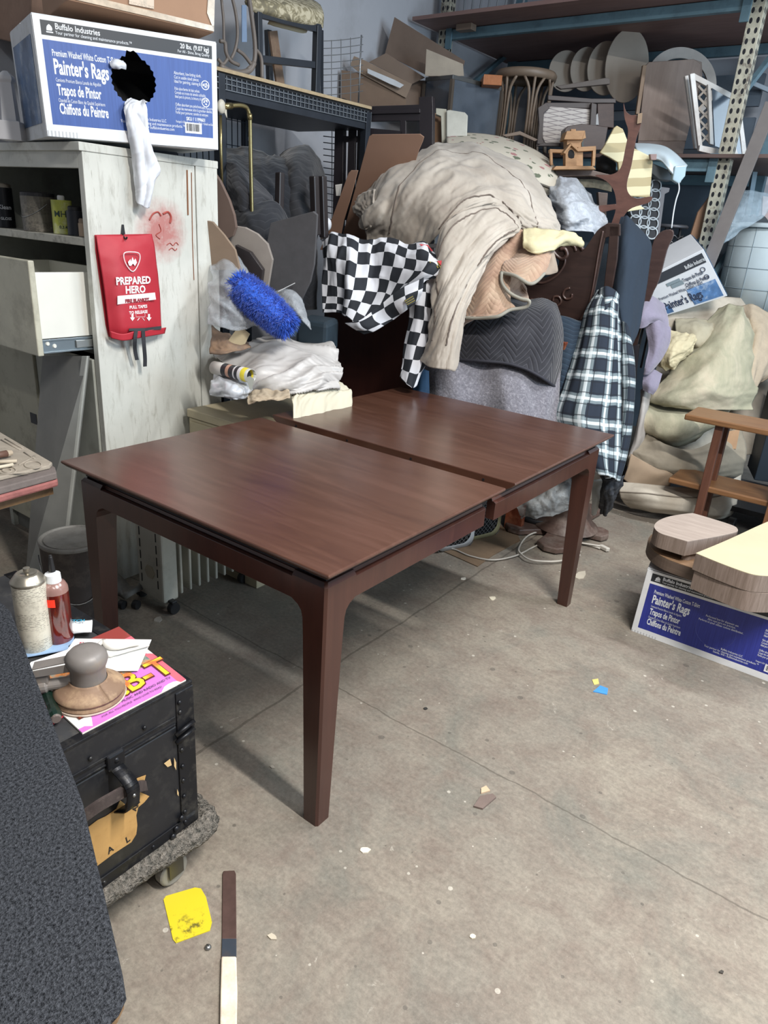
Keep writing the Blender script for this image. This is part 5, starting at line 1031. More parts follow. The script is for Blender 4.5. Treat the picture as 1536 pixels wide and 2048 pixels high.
    solo('clothes_peg', MB().prism([P(x, y, 2.6) for x, y in ((492, 755), (500, 752), (508, 758), (503, 780), (499, 778))], CF*.006), plain('8d8f87', .4), 'grey metal clip dangling from the printed roll', 'clip')
    # shaggy duster
    a, b = P(474, 565, 2.80), P(576, 652, 2.78); ax = (b-a).normalized(); L = (b-a).length; s1 = ax.cross(CF).normalized(); s2 = ax.cross(s1)
    T = thing('shaggy_blue_duster', 'bright blue shaggy microfibre mop lying above the grey coat fabric', 'mop', b-V((0, 0, .1))); bm = NT('blue_pile'); bm.col(bm.ramp(bm.noise(bm.mapping('Object'), 60, 4), [(.3, C('123a9c')), (.7, C('2a66d8'))])); bm.set(Roughness=.7, Sheen_Weight=.3)
    m = MB(); prof = lambda f: .040+.028*math.sin(PI*min(1, max(0, .12+f*.8)))**.7
    m.tube([a+ax*(L*k/10) for k in range(11)], [prof(k/10)*.8*(.5 if k in (0, 10) else 1) for k in range(11)], 16)
    rr = random.Random(5)
    for k in range(6500):
        f = rr.random()*1.04-.02; an = rr.uniform(0, 2*PI); rad = (s1*math.cos(an)+s2*math.sin(an)*.8); r0 = prof(f)*.74; p = a+ax*(L*f)+rad*r0
        if f > .96 or f < .04: rad = (rad+ax*(1.2 if f > .5 else -1.2)).normalized()
        d = (rad+V((rr.uniform(-.6, .6), rr.uniform(-.6, .6), rr.uniform(-.9, .2)))).normalized(); ln = rr.uniform(.018, .034); w = .0028
        q = d.cross(ax).normalized()*w; q2 = d.cross(q).normalized()*w; e = p+d*ln+V((0, 0, -.004))
        m.add([p-q, p+q, p+q2*1.5, e], [(0, 1, 3), (1, 2, 3), (2, 0, 3)])
    build('pile', m, bm.m, T); build('backing', MB().prism([P(x, y, 3.02) for x, y in ((515, 645), (540, 668), (590, 672), (598, 650), (590, 640))], CF*.02), plain('1d3140', .7), T)
    film = plastic_film()
    cloth('clear_plastic_bag', [[(424, 520, 3.0), (445, 500, 3.02), (470, 515, 3.0), (490, 545, 3.0)], [(424, 560, 2.86), (450, 555, 2.8), (475, 580, 2.82), (500, 600, 2.9)], [(424, 600, 2.84), (450, 605, 2.78), (480, 620, 2.8), (512, 645, 2.86)], [(424, 650, 2.84), (445, 655, 2.8), (470, 660, 2.82), (508, 652, 2.86)]], film, 'crinkled clear plastic bag left of the blue mop', 'bag', 54, 50, .022, 9, 8, 7)
    cloth('clear_plastic_sleeve', [[(548, 585, 3.12), (570, 580, 3.1), (595, 588, 3.1), (606, 610, 3.12)], [(560, 605, 3.06), (580, 602, 3.04), (600, 610, 3.05), (612, 635, 3.08)], [(590, 620, 3.06), (598, 628, 3.04), (606, 645, 3.04), (622, 660, 3.06)]], film, 'clear plastic sleeve curling up to the right of the blue mop', 'plastic sleeve', 30, 30, .008, 12, 12, 4)
    cloth('paper_bag', [[(424, 655, 3.0), (445, 665, 2.95), (465, 675, 2.98), (490, 670, 3.0)], [(424, 680, 2.9), (445, 688, 2.86), (470, 690, 2.88), (495, 690, 2.92)], [(424, 710, 2.88), (450, 710, 2.84), (480, 702, 2.86), (500, 700, 2.9)]], plain('7b685a', .8, var=.3, dirt='b9946a', dscale=8), 'crumpled brown paper bag under the clear bag', 'bag', 40, 30, .014, 12, 12, 9)
    leaf('cream_card', [(448, 692), (470, 662), (488, 658), (500, 668), (490, 688), (462, 700)], 2.88, plain('c3b594', .6), 'cream card sticking out between the paper bag and clear bag', 'card', .004)
    solo('plastic_rod', MB().tube([P(556, 583, 3.05), P(590, 566, 3.08)], .0018, 6), plain('a9a9a9', .4), 'thin pale rod sticking up above the clear sleeve', 'rod')
    solo('dark_tote', MB().obox(P(590, 705, 3.24), V((.17, .02, 0)), V((-.1, .2, 0)), V((0, 0, .15))), plain('1f2e38', .7, var=.2), 'dark teal tote beside the brown chest, behind the grey coat', 'tote', bevel=.02)
heap()
# ================================================================ BLANKET PILE BEHIND THE TABLE
linen = NT('soiled_canvas'); v = linen.mapping('Object'); _c = linen.ramp(linen.noise(v, 3, 6, .6, .5), [(.3, C('93897e')), (.5, C('aaa195')), (.72, C('bdb5aa'))])
_f = linen.ramp(linen.noise(v, 9, 8, .75, 1), [(.55, (0, 0, 0)), (.75, (.35,)*3)]); linen.col(linen.mix(_f, _c, C('8d7466'))); linen.set(Roughness=.9, Sheen_Weight=.15); linen.bump(linen.noise(v, 35, 6), .25, .006); linen = linen.m
seam = plain('6b6058', .9)
def pile():
    # covered furniture that carries the heap
    T = thing('low_cupboard', 'reddish brown low cupboard side showing beneath the grey felt blanket, behind the table', 'cupboard', (-1.75, 3.45, 0)); rb = wood('5f2c1c', '7a3b25', .4, (8, 8, 1), dirt='9a6a50')
    build('side_panel', MB().obox(PZ(1007, 1056, 0), V((.10, .0, 0)), V((0, .03, 0)), V((0, 0, .6))), rb, T, bevel=.002)
    build('carcass', MB().box(-2.05, -1.38, 3.32, 3.75, .42, 1.0), rb, T, bevel=.003); build('back_leg', MB().box(-2.05, -1.95, 3.4, 3.43, 0, .42), rb, T)
    # grey felt
    t = NT('grey_felt'); v = t.mapping('Object'); c = t.ramp(t.noise(v, 90, 4, .8), [(.3, C('54535a')), (.5, C('716f77')), (.7, C('9a989e'))]); t.col(t.mix(.25, c, t.ramp(t.noise(v, 5, 5), [(.35, C('4c4b52')), (.65, C('88868c'))]))); t.set(Roughness=1, Sheen_Weight=.3); t.bump(t.noise(v, 60, 5), .6, .012)
    cloth('grey_felt_blanket', [[(846, 700, 3.5), (900, 690, 3.45), (960, 690, 3.4), (1020, 700, 3.38), (1070, 715, 3.37), (1120, 730, 3.42)], [(846, 760, 3.46), (900, 750, 3.36), (960, 755, 3.36), (1020, 765, 3.28), (1070, 775, 3.31), (1118, 790, 3.36)], [(850, 810, 3.44), (900, 820, 3.34), (960, 830, 3.34), (1020, 845, 3.25), (1070, 850, 3.28), (1116, 860, 3.33)], [(850, 900, 3.5), (900, 910, 3.4), (960, 920, 3.4), (1020, 930, 3.34), (1070, 935, 3.36), (1112, 930, 3.4)]], t.m,
          'grey speckled felt blanket hanging below the black chevron quilt behind the table', 'blanket', 60, 50, .012, 8, 1.5, 4, 0, .01)
    cq = chev('1d1d24', '4a4a50', 30, 1.3, 1.2)
    T = thing('chevron_moving_pad', 'black quilted moving pad with grey chevron stitching over the felt blanket', 'moving pad', PD(1000, 760, 3.4))
    net = [[(900, 610, 3.55), (950, 612, 3.5), (1000, 602, 3.5), (1050, 604, 3.5), (1085, 600, 3.5), (1110, 610, 3.6)], [(905, 630, 3.42), (955, 635, 3.36), (1005, 628, 3.33), (1055, 624, 3.33), (1095, 622, 3.34), (1118, 632, 3.45)], [(912, 665, 3.38), (960, 668, 3.31), (1010, 665, 3.28), (1060, 665, 3.28), (1100, 665, 3.30), (1124, 672, 3.42)], [(914, 700, 3.38), (960, 703, 3.31), (1010, 705, 3.28), (1060, 712, 3.27), (1098, 722, 3.29), (1119, 735, 3.42)], [(914, 719, 3.38), (960, 722, 3.31), (1005, 726, 3.28), (1050, 738, 3.26), (1090, 760, 3.28), (1117, 780, 3.42)]]
    P = wrinkle(surf(net, 70, 50), .006, 5, 5, 3); build('quilted_cloth', MB().grid(P), cq, T, smooth=True, solid=.012); build('bound_edge', MB().tube([q+(CC-q).normalized()*.004 for q in P[-1]], .007, 8), plain('2a2a32', .8), T, smooth=True)
    # tan quilt with grey binding
    t = NT('tan_quilt'); v = t.mapping('Object'); s = t.n('SeparateXYZ'); t.l(t.tc.outputs['UV'], s.inputs[0]); w = t.math('ADD', s.outputs[1], t.math('MULTIPLY', t.math('PINGPONG', s.outputs[0], .07), 1.0)); f = t.math('ABSOLUTE', t.math('SINE', t.math('MULTIPLY', w, 120)))
    c = t.ramp(t.noise(v, 6, 6, .7), [(.3, C('8f705f')), (.5, C('a98d77')), (.7, C('b9a38c'))]); c = t.mix(t.math('MULTIPLY', t.math('LESS_THAN', f, .25), .2), c, C('7a5a4c')); t.col(c); t.set(Roughness=.95, Sheen_Weight=.3); t.bump(f, .35, .004); tq = t.m
    T = thing('tan_moving_quilt', 'pinkish tan quilt with grey bound edge hanging out below the beige canvas', 'quilt', PD(1000, 600, 3.3)); bd = plain('8e8b80', .8)
    net = [[(985, 468, 3.36), (1008, 455, 3.32), (1030, 458, 3.30), (1050, 465, 3.34)], [(955, 530, 3.32), (985, 520, 3.25), (1010, 515, 3.24), (1045, 500, 3.3)], [(935, 580, 3.3), (970, 575, 3.22), (1000, 565, 3.2), (1022, 545, 3.24)], [(925, 632, 3.3), (960, 630, 3.22), (985, 622, 3.18), (1020, 600, 3.2)], [(922, 660, 3.31), (930, 636, 3.24), (995, 634, 3.17), (1030, 618, 3.2)]]
    P = wrinkle(surf(net, 46, 60), .012, 7, 5, 8, .6); build('quilt_body', MB().grid(P), tq, T, smooth=True, solid=.01)
    net = [[(1025, 505, 3.3), (1050, 500, 3.26), (1090, 492, 3.24), (1102, 500, 3.28)], [(1010, 525, 3.22), (1040, 530, 3.17), (1080, 525, 3.16), (1100, 520, 3.2)], [(1002, 546, 3.2), (1030, 552, 3.14), (1062, 568, 3.12), (1088, 548, 3.16)]]
    P = wrinkle(surf(net, 36, 26), .005, 7, 6, 2); build('quilt_fold', MB().grid(P), tq, T, smooth=True, solid=.01); build('bound_edge', MB().tube([q for q in P[-1]], .008, 8), bd, T, smooth=True)
    net = [[(1003, 548, 3.2), (1015, 552, 3.24), (1035, 556, 3.3), (1050, 575, 3.3)], [(1008, 575, 3.2), (1025, 580, 3.26), (1040, 585, 3.28), (1056, 590, 3.24)], [(1022, 590, 3.2), (1035, 597, 3.2), (1046, 602, 3.18), (1058, 604, 3.16)]]
    P = wrinkle(surf(net, 26, 22), .004, 7, 6, 2); build('quilt_inner_fold', MB().grid(P), tq, T, smooth=True, solid=.01); build('bound_edge', MB().tube(spline([PD(*q) for q in ((1003, 545, 3.18), (1004, 565, 3.18), (1018, 585, 3.16), (1040, 597, 3.14), (1058, 602, 3.13), (1052, 614, 3.15), (1020, 620, 3.16), (995, 633, 3.15), (960, 636, 3.2), (928, 636, 3.24))], 50), .008, 8), bd, T, smooth=True)
    net = [[(1092, 500, 3.26), (1100, 497, 3.25), (1106, 503, 3.27)], [(1096, 520, 3.24), (1106, 528, 3.23), (1114, 538, 3.25)], [(1082, 548, 3.2), (1096, 550, 3.22), (1112, 545, 3.25)]]
    build('quilt_corner', MB().grid(surf(net, 14, 16)), plain('96887a', .9), T, smooth=True, solid=.01)
    cloth('yellow_quilted_pad', [[(1046, 462, 3.3), (1075, 460, 3.3), (1110, 464, 3.32), (1140, 466, 3.36), (1160, 478, 3.42)], [(1046, 482, 3.2), (1072, 486, 3.18), (1105, 484, 3.22), (1135, 478, 3.3), (1164, 490, 3.4)], [(1050, 497, 3.2), (1070, 508, 3.18), (1098, 502, 3.2), (1120, 490, 3.3), (1150, 486, 3.4)]], plain('c6bd98', .9, var=.08, scale=12, bump=.5, bscale=50), 'pale yellow quilted pad tongue lying beside the carved headboard', 'pad', 50, 26, .005, 12, 16, 6, 0, .016)
    # beige canvas bundle
    T = thing('beige_canvas_bundle', 'big soiled beige canvas dust sheet heaped over the pile and hanging to the table', 'dust sheet', PD(900, 600, 3.5))
    net = [[(716, 408, 3.62), (740, 380, 3.72), (790, 330, 3.85), (845, 302, 3.95), (900, 292, 4.0), (960, 300, 3.95), (1030, 330, 3.85), (1078, 380, 3.75), (1104, 430, 3.65), (1120, 465, 3.6)],
           [(722, 420, 3.5), (752, 395, 3.5), (800, 352, 3.5), (850, 325, 3.52), (905, 318, 3.55), (960, 328, 3.55), (1018, 356, 3.52), (1060, 398, 3.5), (1088, 438, 3.48), (1110, 466, 3.5)],
           [(728, 440, 3.44), (765, 425, 3.36), (808, 395, 3.32), (855, 372, 3.3), (905, 360, 3.32), (955, 365, 3.35), (1005, 385, 3.36), (1040, 415, 3.36), (1070, 445, 3.38), (1095, 468, 3.44)],
           [(734, 470, 3.5), (770, 462, 3.42), (812, 445, 3.36), (855, 430, 3.3), (895, 415, 3.24), (935, 398, 3.24), (985, 400, 3.28), (1020, 425, 3.3), (1050, 450, 3.34), (1075, 470, 3.42)],
           [(740, 520, 3.56), (780, 515, 3.48), (820, 505, 3.42), (852, 495, 3.36), (882, 470, 3.27), (915, 430, 3.22), (975, 412, 3.27), (1012, 435, 3.29), (1040, 455, 3.33), (1060, 476, 3.42)]]
    P = wrinkle(wrinkle(surf(net, 150, 90), .024, 5, 1.5, 13, .15, .3), .011, 13, 4, 31, .5, .6); build('canvas_top', MB().grid(P), linen, T, smooth=True, solid=.005)
    for a in ([(820, 335), (845, 318), (880, 306), (930, 303), (985, 312)], ):
        pass
    # welted seams follow the cloth
    def dense(cells):
        q = spline([V((a, b, 0)) for a, b in cells], 60); return [(min(len(P)-1, max(0, round(a.x))), min(len(P[0])-1, max(0, round(a.y)))) for a in q]
    def seamline(P, cells, r=.0035):
        build('welted_seam', MB().tube(spline([P[i][j]+(CC-P[i][j]).normalized()*.006 for i, j in dense(cells)], 160), r, 6), seam, T, smooth=True)
    seamline(P, [(70, 20), (48, 26), (30, 36), (20, 50), (16, 64), (15, 80), (18, 96), (24, 112), (36, 128), (56, 142)]); 
    seamline(P, [(84, 66), (74, 74), (68, 84), (66, 98), (68, 112), (76, 128)])
    net = [[(876, 505, 3.22), (893, 452, 3.17), (930, 425, 3.2), (975, 412, 3.24), (1008, 420, 3.26), (1030, 438, 3.28), (1040, 455, 3.3)],
           [(872, 540, 3.18), (892, 500, 3.12), (925, 478, 3.12), (960, 462, 3.14), (995, 455, 3.17), (1018, 456, 3.2), (1032, 466, 3.24)],
           [(868, 590, 3.17), (888, 560, 3.11), (912, 540, 3.1), (938, 520, 3.11), (965, 502, 3.13), (990, 487, 3.16), (1008, 478, 3.2)],
           [(864, 640, 3.18), (880, 622, 3.12), (898, 605, 3.1), (918, 585, 3.1), (938, 562, 3.13), (955, 540, 3.16), (970, 525, 3.2)],
           [(858, 690, 3.2), (872, 680, 3.13), (888, 670, 3.1), (902, 655, 3.1), (915, 640, 3.12), (926, 620, 3.16), (935, 605, 3.2)],
           [(846, 722, 3.22), (862, 735, 3.14), (880, 738, 3.12), (896, 740, 3.12), (908, 742, 3.13), (914, 725, 3.16), (918, 690, 3.2)]]
    P = wrinkle(wrinkle(surf(net, 80, 120), .015, 9, 2.2, 29, .35, .3), .006, 22, 7, 41, .6, .6); build('canvas_drape', MB().grid(P), linen, T, smooth=True, solid=.005)
    seamline(P, [(40, 2), (24, 8), (12, 16), (6, 28), (4, 44), (8, 60), (18, 74)]); seamline(P, [(22, 74), (40, 66), (56, 56), (72, 46), (88, 38), (104, 32)]); seamline(P, [(10, 8), (30, 6), (50, 7), (70, 8), (96, 12)])
    cloth('torn_hem', [[(712, 405, 3.6), (722, 392, 3.56), (738, 385, 3.5), (752, 380, 3.44)], [(708, 420, 3.56), (722, 412, 3.5), (735, 410, 3.46), (750, 405, 3.4)], [(718, 432, 3.54), (728, 430, 3.48), (738, 428, 3.44), (750, 425, 3.4)], [(722, 458, 3.5), (729, 460, 3.48), (735, 460, 3.46), (745, 455, 3.42)]], linen, None, None, 34, 34, .012, 24, 20, 3, parent=T)
    # floral seat cushion
    t = NT('floral_fabric'); v = t.mapping('Object'); c = C('beb7a8'); vo = t.n('TexVoronoi'); vo.inputs['Scale'].default_value = 14; t.l(t.mapping('Object'), vo.inputs['Vector']); n = t.noise(v, 26, 4, .6, 1)
    rose = t.math('LESS_THAN', t.math('ADD', vo.outputs['Distance'], t.math('MULTIPLY', n, .5)), .52); sel = t.n('SeparateXYZ'); t.l(vo.outputs['Color'], sel.inputs[0])
    cc = t.mix(t.math('GREATER_THAN', sel.outputs[0], .5), C('59614f'), C('a06f70')); c = t.mix(t.math('MULTIPLY', rose, .95), c, cc); t.col(c); t.set(Roughness=.85); fl = t.m
    T = thing('floral_cushion', 'round cushion in faded floral fabric wedged on top of the beige canvas', 'cushion', PD(1010, 330, 4.0))
    net = [[(895, 273, 4.3), (940, 269, 4.32), (1000, 276, 4.3), (1060, 298, 4.24), (1100, 325, 4.16), (1114, 352, 4.06)], [(893, 282, 4.1), (940, 286, 4.06), (1000, 298, 4.02), (1050, 320, 3.97), (1088, 345, 3.93), (1112, 362, 3.95)], [(897, 300, 4.04), (940, 304, 3.98), (985, 315, 3.94), (1030, 336, 3.9), (1070, 360, 3.87), (1108, 376, 3.9)], [(910, 330, 4.06), (940, 335, 4.0), (985, 345, 3.96), (1030, 362, 3.92), (1065, 380, 3.9), (1094, 390, 3.93)]]
    P = surf(net, 50, 40); build('cushion_body', MB().grid(P), fl, T, smooth=True, solid=.02); build('piping', MB().tube([P[13][j]+(CC-P[13][j]).normalized()*.012 for j in range(50)], .006, 8), plain('5d5850', .8), T, smooth=True); build('piping', MB().tube([P[0][j] for j in range(50)], .009, 8), plain('5d5850', .8), T, smooth=True)
    build('piping', MB().tube([P[28][j]+(CC-P[28][j]).normalized()*.012 for j in range(50)], .006, 8), plain('5d5850', .8), T, smooth=True)
    cloth('clear_poly_bag', [[(1100, 372, 3.95), (1120, 360, 3.92), (1148, 362, 3.92), (1170, 385, 3.96), (1190, 410, 4.0)], [(1102, 395, 3.8), (1125, 392, 3.7), (1150, 395, 3.7), (1175, 410, 3.76), (1200, 425, 3.86)], [(1112, 425, 3.74), (1135, 425, 3.64), (1160, 425, 3.64), (1185, 435, 3.7), (1210, 448, 3.82)], [(1120, 462, 3.74), (1140, 462, 3.66), (1165, 462, 3.66), (1188, 470, 3.7), (1205, 478, 3.8)]], plastic_film('d6dde6', .62), 'crumpled translucent plastic bag between the canvas bundle and harp-shaped bracket', 'bag', 80, 80, .024, 7, 7, 16, .6, .002, None, None, .2)
pile()
# carved headboard
def headboard():
    p0 = PD(1150, 560, 3.62); n = V((-.2, 1, .08)).normalized(); T = thing('carved_headboard', 'dark brown headboard with carved scrolls leaning behind the blanket pile', 'headboard', (p0.x, p0.y, 0)); wm = wood('2e211e', '3f2e29', .42, (2, 2, 9)); P = lambda x, y, o=0: PN(x, y, p0-n*o, n)
    def pol(nm, L, th=.025, o=0, s=0): build(nm, MB().prism([P(x, y, o) for x, y in (sm(L, s) if s else L)], n*th), wm, T, bevel=.003)
    pol('carved_panel', [(1050, 560), (1052, 610), (1110, 626), (1166, 642), (1185, 600), (1205, 500), (1214, 455), (1200, 456), (1188, 470), (1176, 488), (1166, 500), (1158, 488), (1148, 478), (1130, 474), (1112, 482), (1104, 495), (1108, 510), (1118, 520), (1112, 540), (1090, 556)], s=2)
    pol('post', [(1219, 452), (1238, 452), (1234, 520), (1222, 590), (1200, 700), (1180, 860), (1160, 860), (1180, 700), (1206, 585), (1216, 500)])
    pol('top_rail', [(1200, 456), (1216, 446), (1240, 448), (1240, 472), (1216, 474), (1200, 480)])
    g = plain('4a3630', .35, spec=.7)
    for L, r in (([(1166, 500), (1158, 488), (1148, 478), (1130, 474), (1112, 482), (1104, 496), (1112, 510), (1124, 518), (1134, 510), (1130, 498), (1120, 498)], .008), ([(1120, 490), (1134, 484), (1148, 492), (1152, 502)], .006), ([(1060, 560), (1085, 566), (1112, 552), (1128, 530), (1130, 510)], .005), ([(1060, 598), (1090, 606), (1112, 612), (1122, 604), (1118, 594), (1108, 594), (1106, 602)], .005), ([(1140, 576), (1130, 580), (1126, 590), (1132, 598), (1142, 596), (1144, 588)], .005), ([(1160, 640), (1180, 600), (1198, 500), (1206, 462)], .004)):
        build('carved_scroll', MB().tube(spline([P(x, y, .003) for x, y in L], 40), r*1.25, 8), g, T, smooth=True)
    T = thing('dark_headboard_post', 'second dark wooden headboard post rising behind the navy cloth', 'headboard', PD(1300, 600, 3.95)); p1 = PD(1300, 600, 4.0); P2 = lambda x, y: PN(x, y, p1, n)
    build('post', MB().prism([P2(x, y) for x, y in sm([(1310, 476), (1325, 462), (1344, 460), (1346, 474), (1334, 500), (1318, 560), (1300, 600), (1272, 700), (1268, 800), (1256, 900), (1240, 990), (1232, 985), (1240, 800), (1262, 640), (1290, 560), (1302, 500)], 3)], n*.035), wood('3a2a28', '4c3935', .42, (2, 2, 9)), T, bevel=.003)
    build('side_rail', MB().prism([P2(x, y) for x, y in ((1255, 690), (1278, 690), (1262, 860), (1248, 990), (1238, 985))], n*.03), plain('35343c', .5), T, bevel=.002)
    # harp-shaped bracket
    p0 = PD(1250, 330, 3.72); n = V((-.35, 1, .06)).normalized(); P3 = lambda x, y: PN(x, y, p0, n); hm = wood('4f3630', '6b4a40', .35, (3, 3, 10))
    T = thing('harp_bracket', 'tall curved brown mirror harp bracket standing above the carved headboard', 'mirror bracket', P3(1240, 460))
    build('curved_arm', MB().prism([P3(x, y) for x, y in sm([(1247, 206), (1252, 222), (1262, 230), (1273, 230), (1282, 240), (1280, 256), (1272, 280), (1263, 330), (1254, 366), (1257, 386), (1273, 397), (1303, 393), (1298, 405), (1264, 416), (1248, 432), (1238, 456), (1219, 462), (1230, 425), (1232, 402), (1226, 378), (1212, 362), (1190, 350), (1222, 349), (1241, 336), (1250, 300), (1256, 262), (1249, 236)], 4)], n*.028), hm, T, bevel=.004)
    build('cross_rail', MB().prism([P3(x, y) for x, y in ((1194, 416), (1200, 411), (1232, 408), (1234, 418), (1200, 426))], n*.02), hm, T, bevel=.002); build('strip', MB().prism([P3(x, y) for x, y in ((1276, 228), (1285, 226), (1283, 246), (1274, 248))], -n*.012), plain('8d7862', .6), T)
    # navy cloth over the post
    cloth('navy_cloth', [[(1244, 436, 3.72), (1250, 434, 3.7), (1256, 437, 3.7), (1262, 445, 3.74)], [(1232, 480, 3.68), (1248, 475, 3.58), (1268, 475, 3.6), (1298, 486, 3.7)], [(1222, 540, 3.66), (1246, 535, 3.54), (1270, 535, 3.57), (1296, 530, 3.68)], [(1212, 600, 3.64), (1240, 600, 3.52), (1262, 600, 3.55), (1286, 600, 3.66)], [(1232, 650, 3.6), (1246, 655, 3.52), (1260, 660, 3.55), (1276, 655, 3.64)], [(1244, 690, 3.6), (1250, 705, 3.54), (1256, 705, 3.56), (1262, 690, 3.62)]], plain('1e2b39', .9, var=.12, scale=4, bump=.2), 'dark navy cloth draped over the headboard above the plaid shirt', 'cloth', 44, 70, .010, 7, 1.2, 3)
    # plaid shirt
    t = NT('plaid_flannel'); s = t.n('SeparateXYZ'); t.l(t.tc.outputs['UV'], s.inputs[0])
    def band(o, p, a, b): f = t.math('PINGPONG', t.math('ADD', o, 10), p/2); return t.math('MULTIPLY', t.math('GREATER_THAN', f, a*p/2), t.math('LESS_THAN', f, b*p/2))
    c = C('16202e'); p_ = .118
    for o in (s.outputs[0], s.outputs[1]): c = t.mix(t.math('MULTIPLY', band(o, p_, 0, .38), .36), c, C('9fb0b4'))
    for o in (s.outputs[0], s.outputs[1]): c = t.mix(t.math('MULTIPLY', band(o, p_, 0, .13), .55), c, C('dfe6e8'))
    for o in (s.outputs[0], s.outputs[1]): c = t.mix(t.math('MULTIPLY', band(o, p_, .48, .56), .8), c, C('0c121b'))
    t.col(c); t.set(Roughness=.9); t.bump(t.noise(t.mapping('Object'), 140, 3), .2, .002); pl = t.m
    T = thing('plaid_shirt', 'navy, white and grey plaid flannel shirt hanging beside the right end of the table', 'shirt', PD(1200, 900, 3.5)); cd = 3.5
    net = [[(1196, 582, 3.58), (1206, 576, 3.52), (1218, 578, 3.5), (1228, 584, 3.52), (1236, 600, 3.56)], [(1172, 618, 3.52), (1190, 614, 3.42), (1208, 612, 3.39), (1228, 620, 3.41), (1240, 634, 3.5)], [(1160, 662, 3.48), (1182, 660, 3.37), (1206, 660, 3.34), (1228, 664, 3.37), (1243, 670, 3.46)], [(1142, 725, 3.42), (1168, 726, 3.32), (1198, 728, 3.29), (1224, 730, 3.33), (1246, 730, 3.42)], [(1126, 780, 3.38), (1156, 784, 3.28), (1190, 788, 3.25), (1220, 790, 3.29), (1246, 790, 3.38)], [(1112, 836, 3.34), (1146, 842, 3.25), (1182, 848, 3.21), (1215, 852, 3.25), (1244, 854, 3.35)], [(1150, 890, 3.34), (1172, 906, 3.25), (1195, 918, 3.21), (1215, 925, 3.25), (1236, 930, 3.35)], [(1180, 925, 3.34), (1190, 942, 3.27), (1202, 948, 3.24), (1216, 952, 3.27), (1230, 958, 3.35)]]
    P = wrinkle(surf(net, 70, 120), .012, 11, 1.6, 44, .06, .3); build('shirt_front', MB().grid(P), pl, T, smooth=True, solid=.003)
    net = [[(1245, 640, 3.52), (1252, 648, 3.47), (1258, 665, 3.5)], [(1243, 690, 3.46), (1254, 690, 3.42), (1264, 695, 3.46)], [(1243, 745, 3.42), (1258, 745, 3.37), (1270, 748, 3.42)], [(1244, 800, 3.4), (1257, 800, 3.35), (1268, 802, 3.4)], [(1240, 860, 3.38), (1251, 862, 3.33), (1262, 862, 3.38)], [(1232, 915, 3.38), (1241, 918, 3.34), (1250, 920, 3.38)], [(1226, 950, 3.38), (1232, 960, 3.35), (1238, 962, 3.38)]]
    P = wrinkle(surf(net, 26, 100), .006, 16, 2, 50, 0, .3); build('sleeve', MB().grid(P), pl, T, smooth=True, solid=.003)
    net = [[(1200, 578, 3.5), (1212, 573, 3.45), (1228, 580, 3.46), (1238, 590, 3.5)], [(1198, 600, 3.46), (1212, 603, 3.4), (1222, 600, 3.42), (1234, 606, 3.46)], [(1200, 628, 3.42), (1208, 622, 3.37), (1216, 618, 3.38), (1226, 620, 3.42)]]
    P = wrinkle(surf(net, 24, 20), .004, 16, 16, 5); build('collar', MB().grid(P), pl, T, smooth=True, solid=.004)
    cloth('dark_webbing_straps', [[(1205, 950, 3.45), (1215, 955, 3.42), (1230, 952, 3.42), (1246, 950, 3.48)], [(1204, 985, 3.5), (1214, 985, 3.46), (1224, 985, 3.46), (1236, 980, 3.5)], [(1202, 1015, 3.62), (1206, 1026, 3.6), (1212, 1026, 3.6), (1220, 1010, 3.62)]], plain('22252b', .7, var=.5, scale=60, dirt='6a6a6c', dscale=50), 'tangled dark straps dangling below the plaid shirt', 'strap', 30, 30, .02, 30, 8, 3)
    cloth('white_poly_sheet', [[(1183, 960, 3.55), (1200, 958, 3.53), (1222, 955, 3.52)], [(1185, 1000, 3.6), (1194, 1000, 3.58), (1204, 1000, 3.58)], [(1183, 1028, 3.66), (1186, 1030, 3.66), (1190, 1028, 3.66)]], plain('a9aba8', .6), 'pale plastic sheet triangle behind the right table leg', 'sheet', 20, 20, .006, 12, 12, 3)
    cloth('teal_moving_blanket', [[(1112, 632, 3.55), (1135, 634, 3.52), (1165, 645, 3.5)], [(1116, 700, 3.46), (1135, 700, 3.43), (1150, 700, 3.44)], [(1112, 800, 3.42), (1122, 800, 3.4), (1134, 800, 3.42)], [(1108, 900, 3.42), (1120, 900, 3.4), (1130, 900, 3.42)]], chev('17293a', '2c4254', 34), 'dark blue quilted blanket between the chevron pad and plaid shirt', 'blanket', 26, 50, .006, 8, 4, 9)
    cloth('teal_rag', [[(826, 742, 3.34), (842, 738, 3.32), (858, 742, 3.34)], [(826, 790, 3.34), (842, 800, 3.32), (858, 790, 3.34)]], plain('1d3f5c', .8, var=.3), 'blue rag hanging behind the tail of the checkered cloth', 'rag', 16, 20, .006, 20, 6, 9)
headboard()
